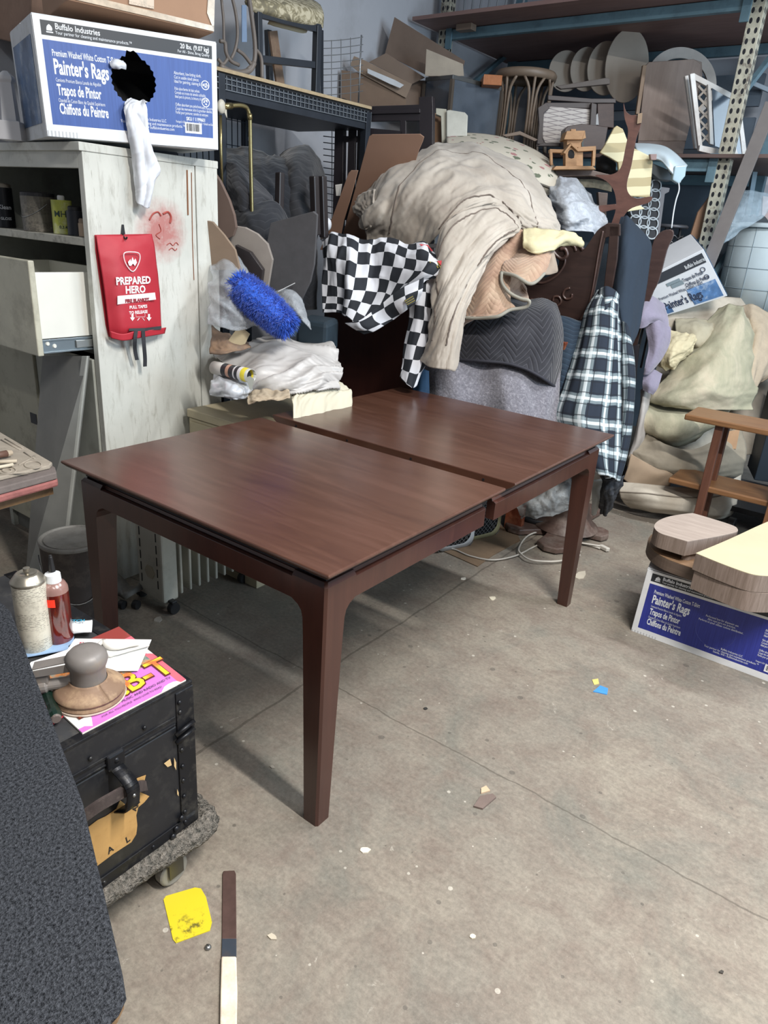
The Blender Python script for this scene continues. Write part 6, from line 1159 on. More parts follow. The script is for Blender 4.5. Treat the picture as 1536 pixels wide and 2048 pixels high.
# pedestal, heaters, cardboard and cord under the table
def under():
    wm = wood('4b3a33', '66524a', .5, dirt='8a7f76'); c = PZ(1120, 1070, 0); c.y += .06; T = thing('pedestal_base', 'dark trumpet-shaped pedestal table base with splayed feet behind the right table leg', 'pedestal', c)
    build('column', MB().lathe(c, [(.17, .04), (.165, .05), (.135, .075), (.115, .12), (.098, .19), (.086, .30), (.078, .45), (.075, .62), (.0001, .62)], 40), wm, T, smooth=True)
    for k, (x, y, w_) in enumerate(((1215, 1078, .07), (1012, 1062, .07), (1098, 1108, .08), (1185, 1020, .07))):
        e = PZ(x, y, .0); d = (e-c); d.z = 0; L = d.length; d.normalize(); s = V((-d.y, d.x, 0))
        pts = [c+s*.07, c+d*(L*.55)+s*w_*.8, c+d*(L*.85)+s*w_, c+d*L+s*w_*.4, c+d*L-s*w_*.4, c+d*(L*.85)-s*w_, c+d*(L*.55)-s*w_*.8, c-s*.07]
        build('foot', MB().prism([p+V((0, 0, .006)) for p in pts], (0, 0, .032)), wm, T, bevel=.006)
    cb = plain('75614c', .8, var=.12, dirt='5a4838'); pts = [PZ(x, y, 0) for x, y in ((868, 1095), (955, 1134), (985, 1112), (1040, 1082), (1035, 1068), (1005, 1055), (990, 1040), (900, 1045))]
    solo('cardboard_sheet', MB().prism(pts, (0, 0, .004)), cb, 'flat piece of brown cardboard on the floor under the fan heaters', 'cardboard')
    grl = plain('0e0f11', .6)
    def heater(lbl, fx, fw, h, col_, z=.005):
        # box fan heater with a round-cornered grille facing the camera's left
        a, b = PZ(*fx[0], z), PZ(*fx[1], z); T = thing('fan_heater', lbl, 'heater', (a+b)/2); e = (b-a); L = e.length; e.normalize(); n = V((e.y, -e.x, 0)); n = n if n.dot(CC-a) > 0 else -n; bm = plain(col_, .4, var=.05)
        def rr(o, i):
            r = .05; q = []
            for cx, cz, a0 in ((L-i-r, i+r, -PI/2), (L-i-r, h-i-r, 0), (i+r, h-i-r, PI/2), (i+r, i+r, PI)):
                for k in range(6): an = a0+PI/2*k/5; q.append(a+e*(cx+r*math.cos(an))+V((0, 0, cz+r*math.sin(an)))-n*o)
            return q
        build('housing', MB().prism(rr(.012, 0), -n*fw), bm, T, bevel=.006); A, B = rr(0, 0), rr(0, .022); N = len(A)
        build('front_bezel', MB().add(A+B+rr(.012, 0), [(k, (k+1) % N, N+(k+1) % N, N+k) for k in range(N)]+[(k, 2*N+k, 2*N+(k+1) % N, (k+1) % N) for k in range(N)]), plain('c9ccce' if col_[0] != 'b' else 'a59d7a', .4), T, smooth=True)
        build('grille_back', MB().prism(rr(.006, .018), -n*.004), grl, T); m = MB(); q = 0
        while q < L+h:
            p1 = (min(q, L-.02), max(.02, q-L+.02)); p2 = (max(.02, q-h+.02), min(q, h-.02)); m.bar(a+e*p1[0]+V((0, 0, p1[1]))-n*.002, a+e*p2[0]+V((0, 0, p2[1]))-n*.002, .003, .003)
            p1 = (max(.02, L-q), max(.02, q-L+.02)); p2 = (min(L-.02, L-q+h), min(q, h-.02)); m.bar(a+e*p1[0]+V((0, 0, p1[1]))-n*.002, a+e*p2[0]+V((0, 0, p2[1]))-n*.002, .003, .003); q += .026
        build('grille', m, plain('77797b', .4, .5), T)
    heater('grey box fan heater with round-cornered diamond grille under the table gap', ((872, 1106), (946, 1090)), .12, .34, '8a8d90'); heater('cream box fan heater behind the grey one under the table', ((925, 1086), (998, 1068)), .16, .42, 'b5ad95')
    wm2 = plain('b9b4aa', .5)
    pts = [(872, 1098), (905, 1098), (940, 1112), (985, 1120), (1030, 1112), (1065, 1095), (1095, 1083), (1130, 1083), (1170, 1088), (1200, 1097)]
    solo('power_cord', MB().tube(spline([PZ(x, y, .008) for x, y in pts], 70), .0045, 8), wm2, 'off-white power cord running from the fan heaters across the floor', 'cord', smooth=True)
    pts = [(1200, 1092), (1150, 1083), (1128, 1072), (1085, 1063), (1055, 1072), (1038, 1095), (1042, 1108), (1062, 1120), (1100, 1123), (1130, 1120), (1160, 1110)]
    T = thing('looped_power_cord', 'off-white cord loop with a plug end lying around the right table leg', 'cord', PZ(1100, 1100, 0)); build('cord', MB().tube(spline([PZ(x, y, .018) for x, y in pts], 80), .0045, 8), wm2, T, smooth=True); build('plug', MB().obox(PZ(1196, 1096, .004), PZ(1212, 1104, .004)-PZ(1196, 1096, .004), V((.012, .02, 0)), V((0, 0, .02))), wm2, T, bevel=.004)
    film = plastic_film('b9bcbc', .4)
    cloth('clear_plastic_wrap', [[(1035, 1000, 3.7), (1060, 985, 3.66), (1090, 965, 3.62), (1115, 950, 3.6), (1140, 940, 3.62)], [(1040, 1020, 3.6), (1065, 1008, 3.52), (1090, 1000, 3.5), (1112, 990, 3.5), (1140, 985, 3.56)], [(1045, 1030, 3.66), (1065, 1032, 3.58), (1085, 1032, 3.56), (1102, 1025, 3.58), (1140, 1020, 3.62)]], film, 'clear plastic wrap bunched beside the reddish cupboard under the table', 'plastic wrap', 46, 34, .026, 11, 11, 6)
    solo('dark_bowl', MB().lathe(PZ(1072, 1048, 0), [(.06, 0), (.10, .03), (.13, .07), (.125, .07), (.095, .035), (.0001, .01)], 30), blackp, 'dark shallow bowl on the floor beneath the plastic wrap', 'bowl', smooth=True)
under()
# ================================================================ RIGHT: CARTON WITH CURVED BOARDS, SIDE TABLE, LAUNDRY CART
Yb = 2.67
rag_box('blue rag carton on the floor at the right with raw curved boards stacked on it', [PY(1262, 1263, Yb), PY(1262, 1263, Yb)+V((.62, 0, 0)), PY(1262, 1263, Yb)+V((.62, 0, .30)), PY(1296, 1138, Yb)+V((0, 0, .0))], (-.06, .36, 0), None, 'painter rag cartons')
rw = wood('6d5e53', '93837a', .65, (30, 30, 2), 4); rwt = wood('8d7f75', 'a99b90', .65, (2.5, 26, 3), 3)
zt = .315
def curved_board(label, px_, z, th, top, side, skirt=None):
    px_ = rnd(px_, skirt or ())
    P = [PZ(x, y, z+th) for x, y in px_]
    T = thing('curved_board', label, 'board', sum(P, V())/len(P)-V((0, 0, th)), 'raw curved boards on the carton')
    build('board_top', MB().prism([p-V((0, 0, .002)) for p in P], (0, 0, .002)), top, T); build('board_edge', MB().prism([p-V((0, 0, .0025)) for p in P], (0, 0, -th+.0025)), side, T, bevel=.001)
    return T, P
def rnd(L, sharp):
    o = []; n = len(L)
    for i in range(n):
        a, b, c = V((*L[i-1], 0)), V((*L[i], 0)), V((*L[(i+1) % n], 0))
        if i in sharp: o.append(L[i]); continue
        p, q = b+(a-b)*.45, b+(c-b)*.45
        for k in range(5): t_ = k/4; w_ = p*(1-t_)**2+b*2*t_*(1-t_)+q*t_*t_; o.append((w_.x, w_.y))
    return o
big = [(1393, 1105), (1400, 1098), (1600, 1000), (1700, 1050), (1640, 1120), (1560, 1150), (1535, 1155), (1500, 1150), (1470, 1138), (1430, 1122)]
Lz = zt
b2 = sm([(1297, 1076), (1300, 1092), (1312, 1104), (1340, 1122), (1392, 1142), (1398, 1128), (1450, 1105), (1470, 1080), (1400, 1055), (1330, 1052), (1306, 1060)], 2)
T, P = curved_board('darker curved board with a light slot lying lowest on the carton', [(1295, 1078), (1298, 1090), (1308, 1102), (1330, 1116), (1362, 1128), (1396, 1140), (1400, 1128), (1440, 1112), (1480, 1090), (1440, 1060), (1340, 1056), (1305, 1066)], zt, .05, wood('7a5f48', '94785c', .6), wood('5a4c42', '6d5d52', .6, (3, 3, 30)), (5, 6))
T, P = curved_board('rounded pale walnut board lying upper left of the curved boards on the carton', [(1308, 1056), (1309, 1048), (1318, 1040), (1336, 1033), (1365, 1028), (1385, 1026), (1400, 1030), (1440, 1042), (1470, 1052), (1476, 1058), (1476, 1064), (1430, 1074), (1375, 1083), (1345, 1074), (1318, 1066)], zt+.08, .06, rwt, rw, (5, 12))
a = PZ(1374, 1090, zt+.037); build('corner_block', MB().obox(PZ(1362, 1118, zt+.051), PZ(1376, 1121, zt+.051)-PZ(1362, 1118, zt+.051), V((.02, .05, 0)), V((0, 0, .029))), rw, T)
T, P = curved_board('largest board with pale yellow plywood face overhanging the right side of the carton', [(1392, 1106), (1460, 1078), (1540, 1040), (1700, 980), (1760, 1060), (1660, 1130), (1580, 1150), (1540, 1152), (1510, 1150), (1486, 1143), (1440, 1126)], zt+.075, .065, plain('b8ae90', .6, var=.06, scale=5), rw, (0,))
T, P = curved_board('lower walnut board directly beneath the plywood-faced board', [(1389, 1140), (1450, 1108), (1540, 1070), (1700, 1010), (1760, 1090), (1660, 1160), (1580, 1186), (1540, 1188), (1505, 1186), (1480, 1178), (1440, 1162)], zt, .074, rw, rw, (0,))
# two-tier side table
def side_table():
    om = wood('6e4c31', '8a633f', .42, (2, 16, 16), 3); lm = wood('54342a', '6d4736', .4, (10, 10, 1)); zu, zl = .665, .30
    T = thing('side_table', 'two-tier oak side table with dark square legs at the right edge', 'table', (-.65, 4.1, 0))
    a, b, c = PZ(1370, 828, zu), PZ(1440, 805, zu), PZ(1536, 860, zu); ex = (c-a).normalized(); ex.z = 0; ey = b-a; ey = ey-ex*ey.dot(ex)
    def shelf(nm, p, L, W, th, m): return build(nm, MB().prism([p, p+ex*L, p+ex*L+W, p+W], (0, 0, -th)).add([], []), m, T, bevel=.006)
    W = ey.normalized()*.26
    shelf('upper_shelf', a, .85, W, .03, om); a2 = PZ(1338, 955, zl); shelf('lower_shelf', a2, .9, W*1.05, .03, om)
    for (u, w_) in ((.17, .05), (.17, .21), (.50, .05), (.50, .21)):
        p = a+ex*u+ey.normalized()*w_; build('leg', MB().prism([V((p.x+i*.02, p.y+j*.02, 0)) for i, j in ((-1, -1), (1, -1), (1, 1), (-1, 1))], (0, 0, zu-.03)), lm if u < .3 else wood('6d4834', '87603f', .4, (10, 10, 1)), T, bevel=.003)
side_table()
def cart():
    cm = NT('cream_canvas'); v = cm.mapping('Object'); cm.col(cm.ramp(cm.noise(v, 4, 7, .65), [(.3, C('a39a8c')), (.5, C('bbb2a3')), (.75, C('cbc2b2'))])); cm.set(Roughness=.9); cm.bump(cm.noise(v, 30, 5), .2, .005); cm = cm.m
    T = thing('laundry_cart', 'canvas laundry cart on casters heaped with blankets at the right', 'laundry cart', (-.9, 4.5, 0))
    net = [[(1322, 600, 4.55), (1332, 592, 4.5), (1380, 592, 4.52), (1440, 596, 4.56), (1500, 600, 4.6), (1560, 610, 4.66)], [(1320, 650, 4.5), (1336, 640, 4.42), (1380, 640, 4.44), (1440, 645, 4.48), (1500, 650, 4.52), (1560, 660, 4.6)], [(1318, 720, 4.5), (1340, 710, 4.44), (1380, 720, 4.46), (1440, 730, 4.5), (1500, 740, 4.54), (1560, 750, 4.6)], [(1290, 800, 4.5), (1340, 800, 4.46), (1380, 810, 4.48), (1440, 830, 4.52), (1500, 850, 4.56), (1560, 860, 4.62)], [(1262, 900, 4.48), (1320, 905, 4.44), (1380, 910, 4.46), (1440, 915, 4.5), (1490, 910, 4.56), (1520, 905, 4.62)]]
    P = wrinkle(surf(net, 90, 80), .014, 4, 4, 3); build('canvas_liner', MB().grid(P), cm, T, smooth=True, solid=.006)
    net = [[(1240, 965, 4.10), (1290, 968, 4.02), (1350, 975, 3.98), (1410, 975, 3.98), (1450, 965, 4.02), (1480, 950, 4.10)], [(1240, 985, 4.08), (1285, 988, 3.98), (1350, 995, 3.94), (1410, 998, 3.94), (1450, 990, 4.00), (1478, 975, 4.08)], [(1246, 1000, 4.10), (1290, 1010, 4.00), (1350, 1018, 3.96), (1400, 1022, 3.96), (1440, 1022, 4.00), (1470, 1010, 4.08)], [(1262, 1015, 4.15), (1300, 1022, 4.08), (1350, 1028, 4.04), (1400, 1034, 4.04), (1440, 1038, 4.08), (1462, 1030, 4.14)]]
    P = wrinkle(surf(net, 80, 30), .007, 3, 16, 8); build('hammock_bottom', MB().grid(P), cm, T, smooth=True, solid=.006); build('hem', MB().tube([q+(CC-q).normalized()*.005 for q in P[9]], .004, 6), plain('857c70', .9), T, smooth=True)
    for (x, y, d) in ((1268, 975, 4.25), (1462, 1030, 4.2)):
        c = PZ(x, y+20, .045); build('caster_wheel', MB().lathe(c-V((.02, 0, 0)), [(.0001, 0), (.04, 0), (.045, .006), (.045, .034), (.04, .04), (.0001, .04)], 20, (1, 0, 0)), blackp, T)
    build('base_frame', MB().box(-1.18, -.45, 4.25, 4.85, .09, .12), blackm, T)
    cloth('grey_canvas_fold', [[(1296, 868, 4.16), (1330, 890, 4.08), (1380, 900, 4.06), (1430, 880, 4.08), (1480, 850, 4.16)], [(1270, 895, 4.16), (1320, 912, 4.06), (1370, 922, 4.04), (1430, 905, 4.06), (1490, 890, 4.16)], [(1258, 912, 4.16), (1310, 932, 4.06), (1360, 940, 4.03), (1420, 938, 4.06), (1486, 930, 4.16)], [(1255, 930, 4.20), (1310, 945, 4.12), (1360, 952, 4.10), (1420, 955, 4.12), (1480, 950, 4.20)]], plain('8b8272', .9, var=.15, dirt='6b6255'), 'grey-brown canvas fold in the middle of the laundry cart heap', 'canvas', 60, 40, .014, 3, 12, 4)
    cloth('tan_canvas_flap', [[(1262, 908, 4.12), (1290, 925, 4.06), (1320, 940, 4.04), (1350, 940, 4.06)], [(1255, 935, 4.10), (1285, 942, 4.04), (1315, 950, 4.02), (1345, 952, 4.06)], [(1248, 958, 4.12), (1262, 968, 4.08), (1300, 972, 4.06), (1340, 972, 4.08)]], plain('a08c76', .9, var=.1), 'tan canvas flap just above the cart hammock', 'canvas', 36, 24, .005, 5, 8, 6)
    solo('cardboard_scrap', MB().prism([PD(x, y, 4.1) for x, y in ((1432, 868), (1480, 858), (1472, 898), (1438, 896))], CF*.006), plain('9a7a5c', .85), 'small brown cardboard scrap between the side table shelves', 'cardboard')
    st = NT('sage_quilt'); v = st.mapping('Object'); st.col(st.ramp(st.noise(v, 3, 6, .65, .6), [(.3, C('8c8a74')), (.45, C('9f9b84')), (.58, C('b3aa93')), (.75, C('bfae99'))])); st.set(Roughness=.92); st.bump(st.noise(v, 26, 6), .4, .008); sg = st.m
    cloth('sage_quilt', [[(1440, 622, 4.4), (1462, 612, 4.34), (1482, 618, 4.32), (1494, 632, 4.36), (1500, 645, 4.44)], [(1400, 665, 4.32), (1440, 655, 4.22), (1475, 650, 4.18), (1498, 665, 4.24), (1508, 680, 4.36)], [(1365, 715, 4.28), (1410, 705, 4.15), (1455, 700, 4.1), (1490, 705, 4.16), (1510, 720, 4.3)], [(1330, 760, 4.24), (1380, 755, 4.1), (1430, 748, 4.04), (1475, 750, 4.1), (1512, 765, 4.26)], [(1296, 798, 4.2), (1345, 795, 4.06), (1400, 790, 4.0), (1455, 785, 4.06), (1508, 790, 4.22)], [(1297, 801, 4.22), (1345, 812, 4.1), (1400, 818, 4.08), (1450, 818, 4.12), (1500, 820, 4.22)]], sg, 'faded sage and cream quilt draped to a point over the laundry cart', 'quilt', 90, 90, .022, 4, 4, 19, .7)
    cloth('ribbed_cream_quilt', [[(1478, 616, 4.5), (1500, 610, 4.46), (1530, 625, 4.46), (1570, 650, 4.5)], [(1498, 660, 4.36), (1515, 655, 4.32), (1536, 665, 4.34), (1570, 680, 4.44)], [(1490, 720, 4.26), (1508, 715, 4.22), (1530, 720, 4.26), (1565, 730, 4.4)], [(1478, 770, 4.24), (1495, 775, 4.2), (1508, 775, 4.22), (1520, 765, 4.3)]], plain('ab9c87', .95, var=.12, scale=14, bump=.7, bscale=40), 'nubby cream and pink quilt edge at the far right of the laundry cart', 'quilt', 46, 60, .012, 8, 4, 5)
    cloth('sage_pillow', [[(1292, 802, 4.26), (1340, 815, 4.2), (1400, 822, 4.18), (1460, 822, 4.24)], [(1284, 830, 4.16), (1335, 838, 4.06), (1395, 842, 4.04), (1445, 840, 4.16)], [(1284, 860, 4.16), (1320, 872, 4.08), (1360, 878, 4.08), (1410, 862, 4.18)], [(1290, 868, 4.24), (1322, 884, 4.2), (1352, 892, 4.2), (1390, 880, 4.26)]], sg, 'stained olive pillow below the pointed corner of the sage quilt', 'pillow', 60, 40, .010, 4, 6, 8)
    cloth('ivory_rag', [[(1320, 672, 4.3), (1345, 665, 4.24), (1370, 670, 4.22), (1395, 668, 4.26)], [(1322, 695, 4.2), (1345, 690, 4.12), (1370, 690, 4.12), (1388, 688, 4.2)], [(1316, 720, 4.2), (1335, 718, 4.12), (1355, 715, 4.12), (1375, 706, 4.2)], [(1330, 738, 4.22), (1340, 738, 4.18), (1348, 734, 4.18), (1356, 722, 4.22)]], plain('c0b595', .85, var=.1), 'crumpled ivory rag bunched on the left of the sage quilt', 'rag', 80, 70, .020, 13, 8, 12, .6, .004, None, None, .2)
    cloth('beige_towel_roll', [[(1350, 642, 4.4), (1390, 640, 4.36), (1420, 645, 4.36), (1440, 640, 4.4)], [(1352, 660, 4.3), (1390, 655, 4.24), (1420, 658, 4.24), (1438, 655, 4.3)], [(1360, 690, 4.3), (1395, 688, 4.22), (1425, 685, 4.22), (1436, 670, 4.3)], [(1380, 705, 4.32), (1400, 705, 4.28), (1420, 700, 4.28), (1430, 690, 4.34)]], plain('a39c87', .95, var=.1, bump=.5), 'beige bunched blanket roll behind the ivory rag', 'blanket', 44, 40, .016, 9, 9, 14)
    lv = plain('827c8e', .95, var=.12, scale=14, bump=.6, bscale=70, sheen=.4)
    T2 = thing('lavender_towel', 'lavender towel hung over a rail between the plaid shirt and laundry cart', 'towel', PD(1300, 780, 4.1)); pt = lambda net, nm, sd: build(nm, MB().grid(wrinkle(surf(net, 40, 40), .010, 8, 5, sd)), lv, T2, smooth=True, solid=.01)
    pt([[(1274, 606, 4.1), (1288, 594, 4.06), (1305, 596, 4.06), (1325, 610, 4.1)], [(1268, 635, 4.02), (1285, 628, 3.96), (1310, 628, 3.98), (1334, 640, 4.06)], [(1266, 656, 4.02), (1285, 656, 3.98), (1305, 645, 4.0), (1338, 665, 4.06)]], 'folded_top', 3)
    pt([[(1290, 645, 4.04), (1312, 640, 4.0), (1338, 655, 4.04)], [(1297, 690, 4.04), (1315, 690, 4.0), (1336, 690, 4.06)], [(1292, 725, 4.04), (1305, 725, 4.02), (1322, 718, 4.06)], [(1288, 750, 4.06), (1294, 748, 4.05), (1302, 738, 4.08)]], 'hanging_end', 6)
    pt([[(1290, 735, 4.1), (1310, 740, 4.08), (1324, 748, 4.1)], [(1286, 765, 4.08), (1300, 768, 4.05), (1314, 775, 4.08)], [(1286, 780, 4.1), (1296, 785, 4.08), (1304, 788, 4.1)]], 'lower_end', 9)
    cloth('grey_sheet_edge', [[(1284, 780, 4.2), (1290, 775, 4.16), (1300, 790, 4.18)], [(1278, 830, 4.16), (1284, 830, 4.12), (1292, 835, 4.16)], [(1268, 880, 4.16), (1275, 880, 4.12), (1286, 880, 4.16)], [(1256, 915, 4.18), (1262, 915, 4.15), (1270, 905, 4.18)]], plain('a39f9b', .8), 'pale grey sheet edge hanging along the left side of the cart heap', 'sheet', 20, 40, .008, 20, 4, 3)
    solo('black_crate', MB().obox(PD(1508, 960, 4.35), V((.3, .1, 0)), V((-.1, .3, 0)), V((0, 0, .62))), plain('16222c', .6), 'dark crate edge at the right frame edge behind the side table', 'crate', bevel=.004)
    solo('dark_bin_base', MB().box(-.44, -.1, 4.25, 4.7, 0, .22), plain('15181d', .6), 'dark low bin under the side table at the right edge', 'bin', bevel=.004)
cart()
# ================================================================ PALLET RACK AND ITS LOAD
teal = plain('6a8895', .55, .2, var=.12, scale=5, dirt='3f4f5a', dscale=8, damt=.6)
def rack():
    T = thing('pallet_rack', 'tall pallet rack with peeling punched posts, teal beams and plywood deck against the back wall', 'rack', (-2.3, 5.5, 0))
    
    def punched(xc):
        t = NT('punched_post'); v = t.mapping('Object'); s = t.n('SeparateXYZ'); t.l(v, s.inputs[0]); c = t.ramp(t.noise(v, 9, 8, .75, .5), [(.38, C('6a6259')), (.46, C('a8a697')), (.6, C('bdbaa8')), (.66, C('7b6f62'))])
        zz = t.math('DIVIDE', t.math('SUBTRACT', t.math('PINGPONG', t.math('ADD', s.outputs[2], 9), .05), .025), 1.7)
        dx = t.math('SUBTRACT', t.math('ABSOLUTE', t.math('SUBTRACT', s.outputs[0], xc)), .019); dy = t.math('SUBTRACT', t.math('ABSOLUTE', t.math('SUBTRACT', s.outputs[1], -.465)), .016)
        g = t.n('NewGeometry'); gs = t.n('SeparateXYZ'); t.l(g.outputs['Normal'], gs.inputs[0]); k = t.math('GREATER_THAN', t.math('ABSOLUTE', gs.outputs[1]), .5); d = t.math('ADD', t.math('MULTIPLY', dx, k), t.math('MULTIPLY', dy, t.math('SUBTRACT', 1, k)))
        r = t.math('SQRT', t.math('ADD', t.math('MULTIPLY', d, d), t.math('MULTIPLY', zz, zz))); h = t.math('LESS_THAN', r, .0088)
        t.col(t.mix(h, c, C('1d1e24'))); t.set(Roughness=.55, Metallic=.1); t.bump(t.noise(v, 30), .2, .003); return t.m
    for (x, y) in ((-3.37, 5), (-1.27, 5), (-3.37, 6.05), (-1.27, 6.05)):
        build('post', MB().box(x-.04, x+.04, y, y+.07, 0, 3.6), punched(x+2.3) if y < 6 else teal, T, bevel=.003)
    for z0, z1 in ((PY(905, 79, 5).z, PY(905, 59, 5).z), (PY(1390, 343, 5).z, PY(1390, 318, 5).z)):
        for y in (4.995, 6.05): build('beam', MB().box(-3.33, -1.31, y, y+.045, z0, z1), teal, T, bevel=.003)
        build('beam_connector', MB().box(-1.35, -1.30, 4.985, 5.0, z0-.06, z1+.03), teal, T, bevel=.002); build('beam_connector', MB().box(-3.34, -3.29, 4.985, 5.0, z0-.06, z1+.03), teal, T, bevel=.002)
    zu = PY(905, 59, 5).z; zl = PY(1390, 318, 5).z
    build('upper_deck', MB().box(-3.45, -1.1, 4.72, 6.1, zu+.005, zu+.028), wood('7a605c', '8f746d', .6, (1, 8, 8)), T)
    build('deck_block', MB().box(-3.2, -3.08, 4.9, 4.97, zu-.035, zu+.003), wood('7d6c60', '93806f'), T)
    build('lower_deck', MB().box(-3.33, -1.0, 4.94, 6.1, zl+.002, zl+.022), wood('54443f', '665450', .6, (1, 8, 8)), T)
    for z in (1.1, 2.3): build('brace', MB().bar((-1.27, 5.05, z), (-1.27, 6.08, z+.6), .03, .03), teal, T); build('brace', MB().bar((-3.37, 5.05, z), (-3.37, 6.08, z+.6), .03, .03), teal, T)
    return zu, zl
zu, zl = rack()
def shp(name, label, cat, px_, d, th, mat, group=None, n=None, s=0, bevel=.003, T=None, part=None):
    n = V(n) if n else V((CF.x, CF.y, 0)); n.normalize(); p0 = PD(sum(p[0] for p in px_)/len(px_), sum(p[1] for p in px_)/len(px_), d)
    P = [PN(x, y, p0, n) for x, y in (sm(px_, s) if s else px_)]; m = MB().prism(P, n*th)
    if T is not None: return build(part or name, m, mat, T, bevel=bevel)
    return solo(name, m, mat, label, cat, group, bevel=bevel)
def ellp(cx, cy, rx, ry, rot=0, n=40, a0=0, a1=360):
    c, s = math.cos(math.radians(rot)), math.sin(math.radians(rot)); o = []
    for k in range(n+(0 if a1-a0 >= 360 else 1)):
        a = math.radians(a0+(a1-a0)*k/n); x, y = rx*math.cos(a), ry*math.sin(a); o.append((cx+x*c-y*s, cy+x*s+y*c))
    return o
def load():
    om = plain('b5ab9f', .8, var=.06)
    for (e, d, l) in (((1132, 142, 34, 42), 5.15, 'leftmost and smallest of the four grey oval boards on the rack'), ((1172, 138, 31, 45), 5.08, 'second from left of the four grey oval boards on the rack'), ((1212, 136, 37, 55), 5.0, 'third of the four grey oval boards, just left of the biggest'), ((1254, 131, 43, 75), 4.9, 'biggest and rightmost of the four grey oval boards on the rack')):
        shp('oval_board', l, 'board', ellp(*e, 8), d, .02, om, 'grey oval boards stood on the rack')
    # ring
    o = ellp(1362, 166, 71, 72, 0, 40, 180, 372); i = ellp(1360, 172, 56, 56, 0, 40, 180, 372); i.reverse()
    n = V((CF.x, CF.y, 0)).normalized(); p0 = PD(1365, 150, 4.9); A = [PN(x, y, p0, n) for x, y in ellp(1362, 166, 71, 72, 0, 60)]; B = [PN(x, y, p0, n) for x, y in ellp(1359, 173, 57, 57, 0, 60)]; N = 60; t = n*.02
    m = MB().add(A+B+[p+t for p in A]+[p+t for p in B], [(k, (k+1) % N, N+(k+1) % N, N+k) for k in range(N)]+[(2*N+k, 3*N+k, 3*N+(k+1) % N, 2*N+(k+1) % N) for k in range(N)]+[(k, 2*N+k, 2*N+(k+1) % N, (k+1) % N) for k in range(N)]+[(N+k, N+(k+1) % N, 3*N+(k+1) % N, 3*N+k) for k in range(N)])
    solo('wooden_ring', m, plain('c6beb6', .7), 'large pale ring standing behind the brown desk panel on the rack', 'ring')
    T = thing('desk_panel', 'brown wood-grain desk end panel with a light left edge standing on the rack', 'panel', (-1.9, 5.0, zl)); wb = wood('84736a', '9a897e', .55, (10, 10, 1.2))
    shp('', '', '', [(1292, 130), (1298, 124), (1388, 118), (1402, 128), (1396, 190), (1372, 282), (1276, 282)], 4.72, .02, wb, T=T, part='panel_face'); shp('', '', '', [(1276, 282), (1372, 282), (1366, 308), (1272, 306)], 4.70, .04, wood('5d4f48', '6f6059', .55), T=T, part='bottom_rail'); shp('', '', '', [(1286, 130), (1294, 130), (1279, 228), (1272, 228)], 4.68, .03, plain('9c8570', .6), T=T, part='edge_strip'); shp('', '', '', [(1386, 118), (1404, 124), (1405, 150), (1398, 190), (1396, 140)], 4.75, .12, wb, T=T, part='side_return')
    # white window sash pair
    wh = plain('dcdbd8', .55, var=.06, dirt='9a948a', dscale=14)
    T = thing('window_sash', 'white wooden window sash with a diamond lattice strip leaning on the right rack post', 'window sash', PD(1430, 300, 4.4))
    for nm, L, d in (('left_stile', [(1370, 152), (1378, 150), (1398, 298), (1390, 297)], 4.42), ('left_stile', [(1380, 148), (1390, 146), (1406, 300), (1398, 302)], 4.36), ('top_rail', [(1382, 147), (1388, 146), (1472, 190), (1470, 202), (1386, 158)], 4.38), ('bottom_rail', [(1400, 290), (1440, 298), (1500, 318), (1500, 328), (1440, 312), (1398, 302)], 4.38), ('right_stile', [(1472, 190), (1480, 195), (1496, 320), (1486, 322)], 4.5), ('inner_stile', [(1416, 168), (1422, 171), (1428, 290), (1420, 288)], 4.4), ('inner_stile', [(1456, 260), (1462, 262), (1478, 312), (1470, 310)], 4.45)):
        shp('', '', '', L, d, .03, wh, T=T, part=nm)
    lt = MB(); p0 = PD(1405, 220, 4.42); n = V((CF.x, CF.y, 0)).normalized(); Q = lambda x, y: PN(x, y, p0, n)
    for k in range(5):
        y = 172+k*23; lt.bar(Q(1396+k*.9, y), Q(1418+k*.9, y+23), .012, .012); lt.bar(Q(1418+k*.9, y), Q(1396+k*.9, y+23), .012, .012)
    build('lattice_strip', lt, plain('a9a299', .6), T); build('pane', MB().prism([Q(x, y) for x, y in ((1424, 176), (1470, 204), (1484, 312), (1430, 292))], n*.004), plain('4c5968', .15, spec=.8), T)
    # glass case, orange box, white box
    T = thing('glass_display_case', 'dark glazed display case with wooden corner posts on the rack left', 'display case', PD(930, 290, 4.6)); gm = plain('4b535d', .12, spec=.8, var=.15); fr = plain('51483f', .6)
    a, b, c = PD(905, 158, 4.5), PD(850, 163, 4.75), PD(1003, 182, 4.75); h = V((0, 0, -.46))
    build('left_glass', MB().prism([a, b, b+h, a+h], (CF.x*.01, CF.y*.01, 0)), gm, T); build('right_glass', MB().prism([a, c, c+h, a+h], (CF.x*.01, CF.y*.01, 0)), gm, T)
    build('top_panel', MB().prism([a+V((0, 0, .0)), b, b+(c-a), c], (0, 0, .025)), plain('4a4c4c', .4, spec=.7), T, bevel=.003)
    for p in (a, c, b): build('corner_post', MB().bar(p, p+h, .024, .024), fr, T, bevel=.002)
    bb = PD(966, 169, 4.55); solo('orange_wooden_box', MB().obox(bb, PD(1003, 171, 4.62)-bb, V((-.15, .2, 0)), V((0, 0, .058))), wood('9a5f3a', 'b4744a', .5), 'small orange-brown wooden box on top of the glass case', 'box', bevel=.003)
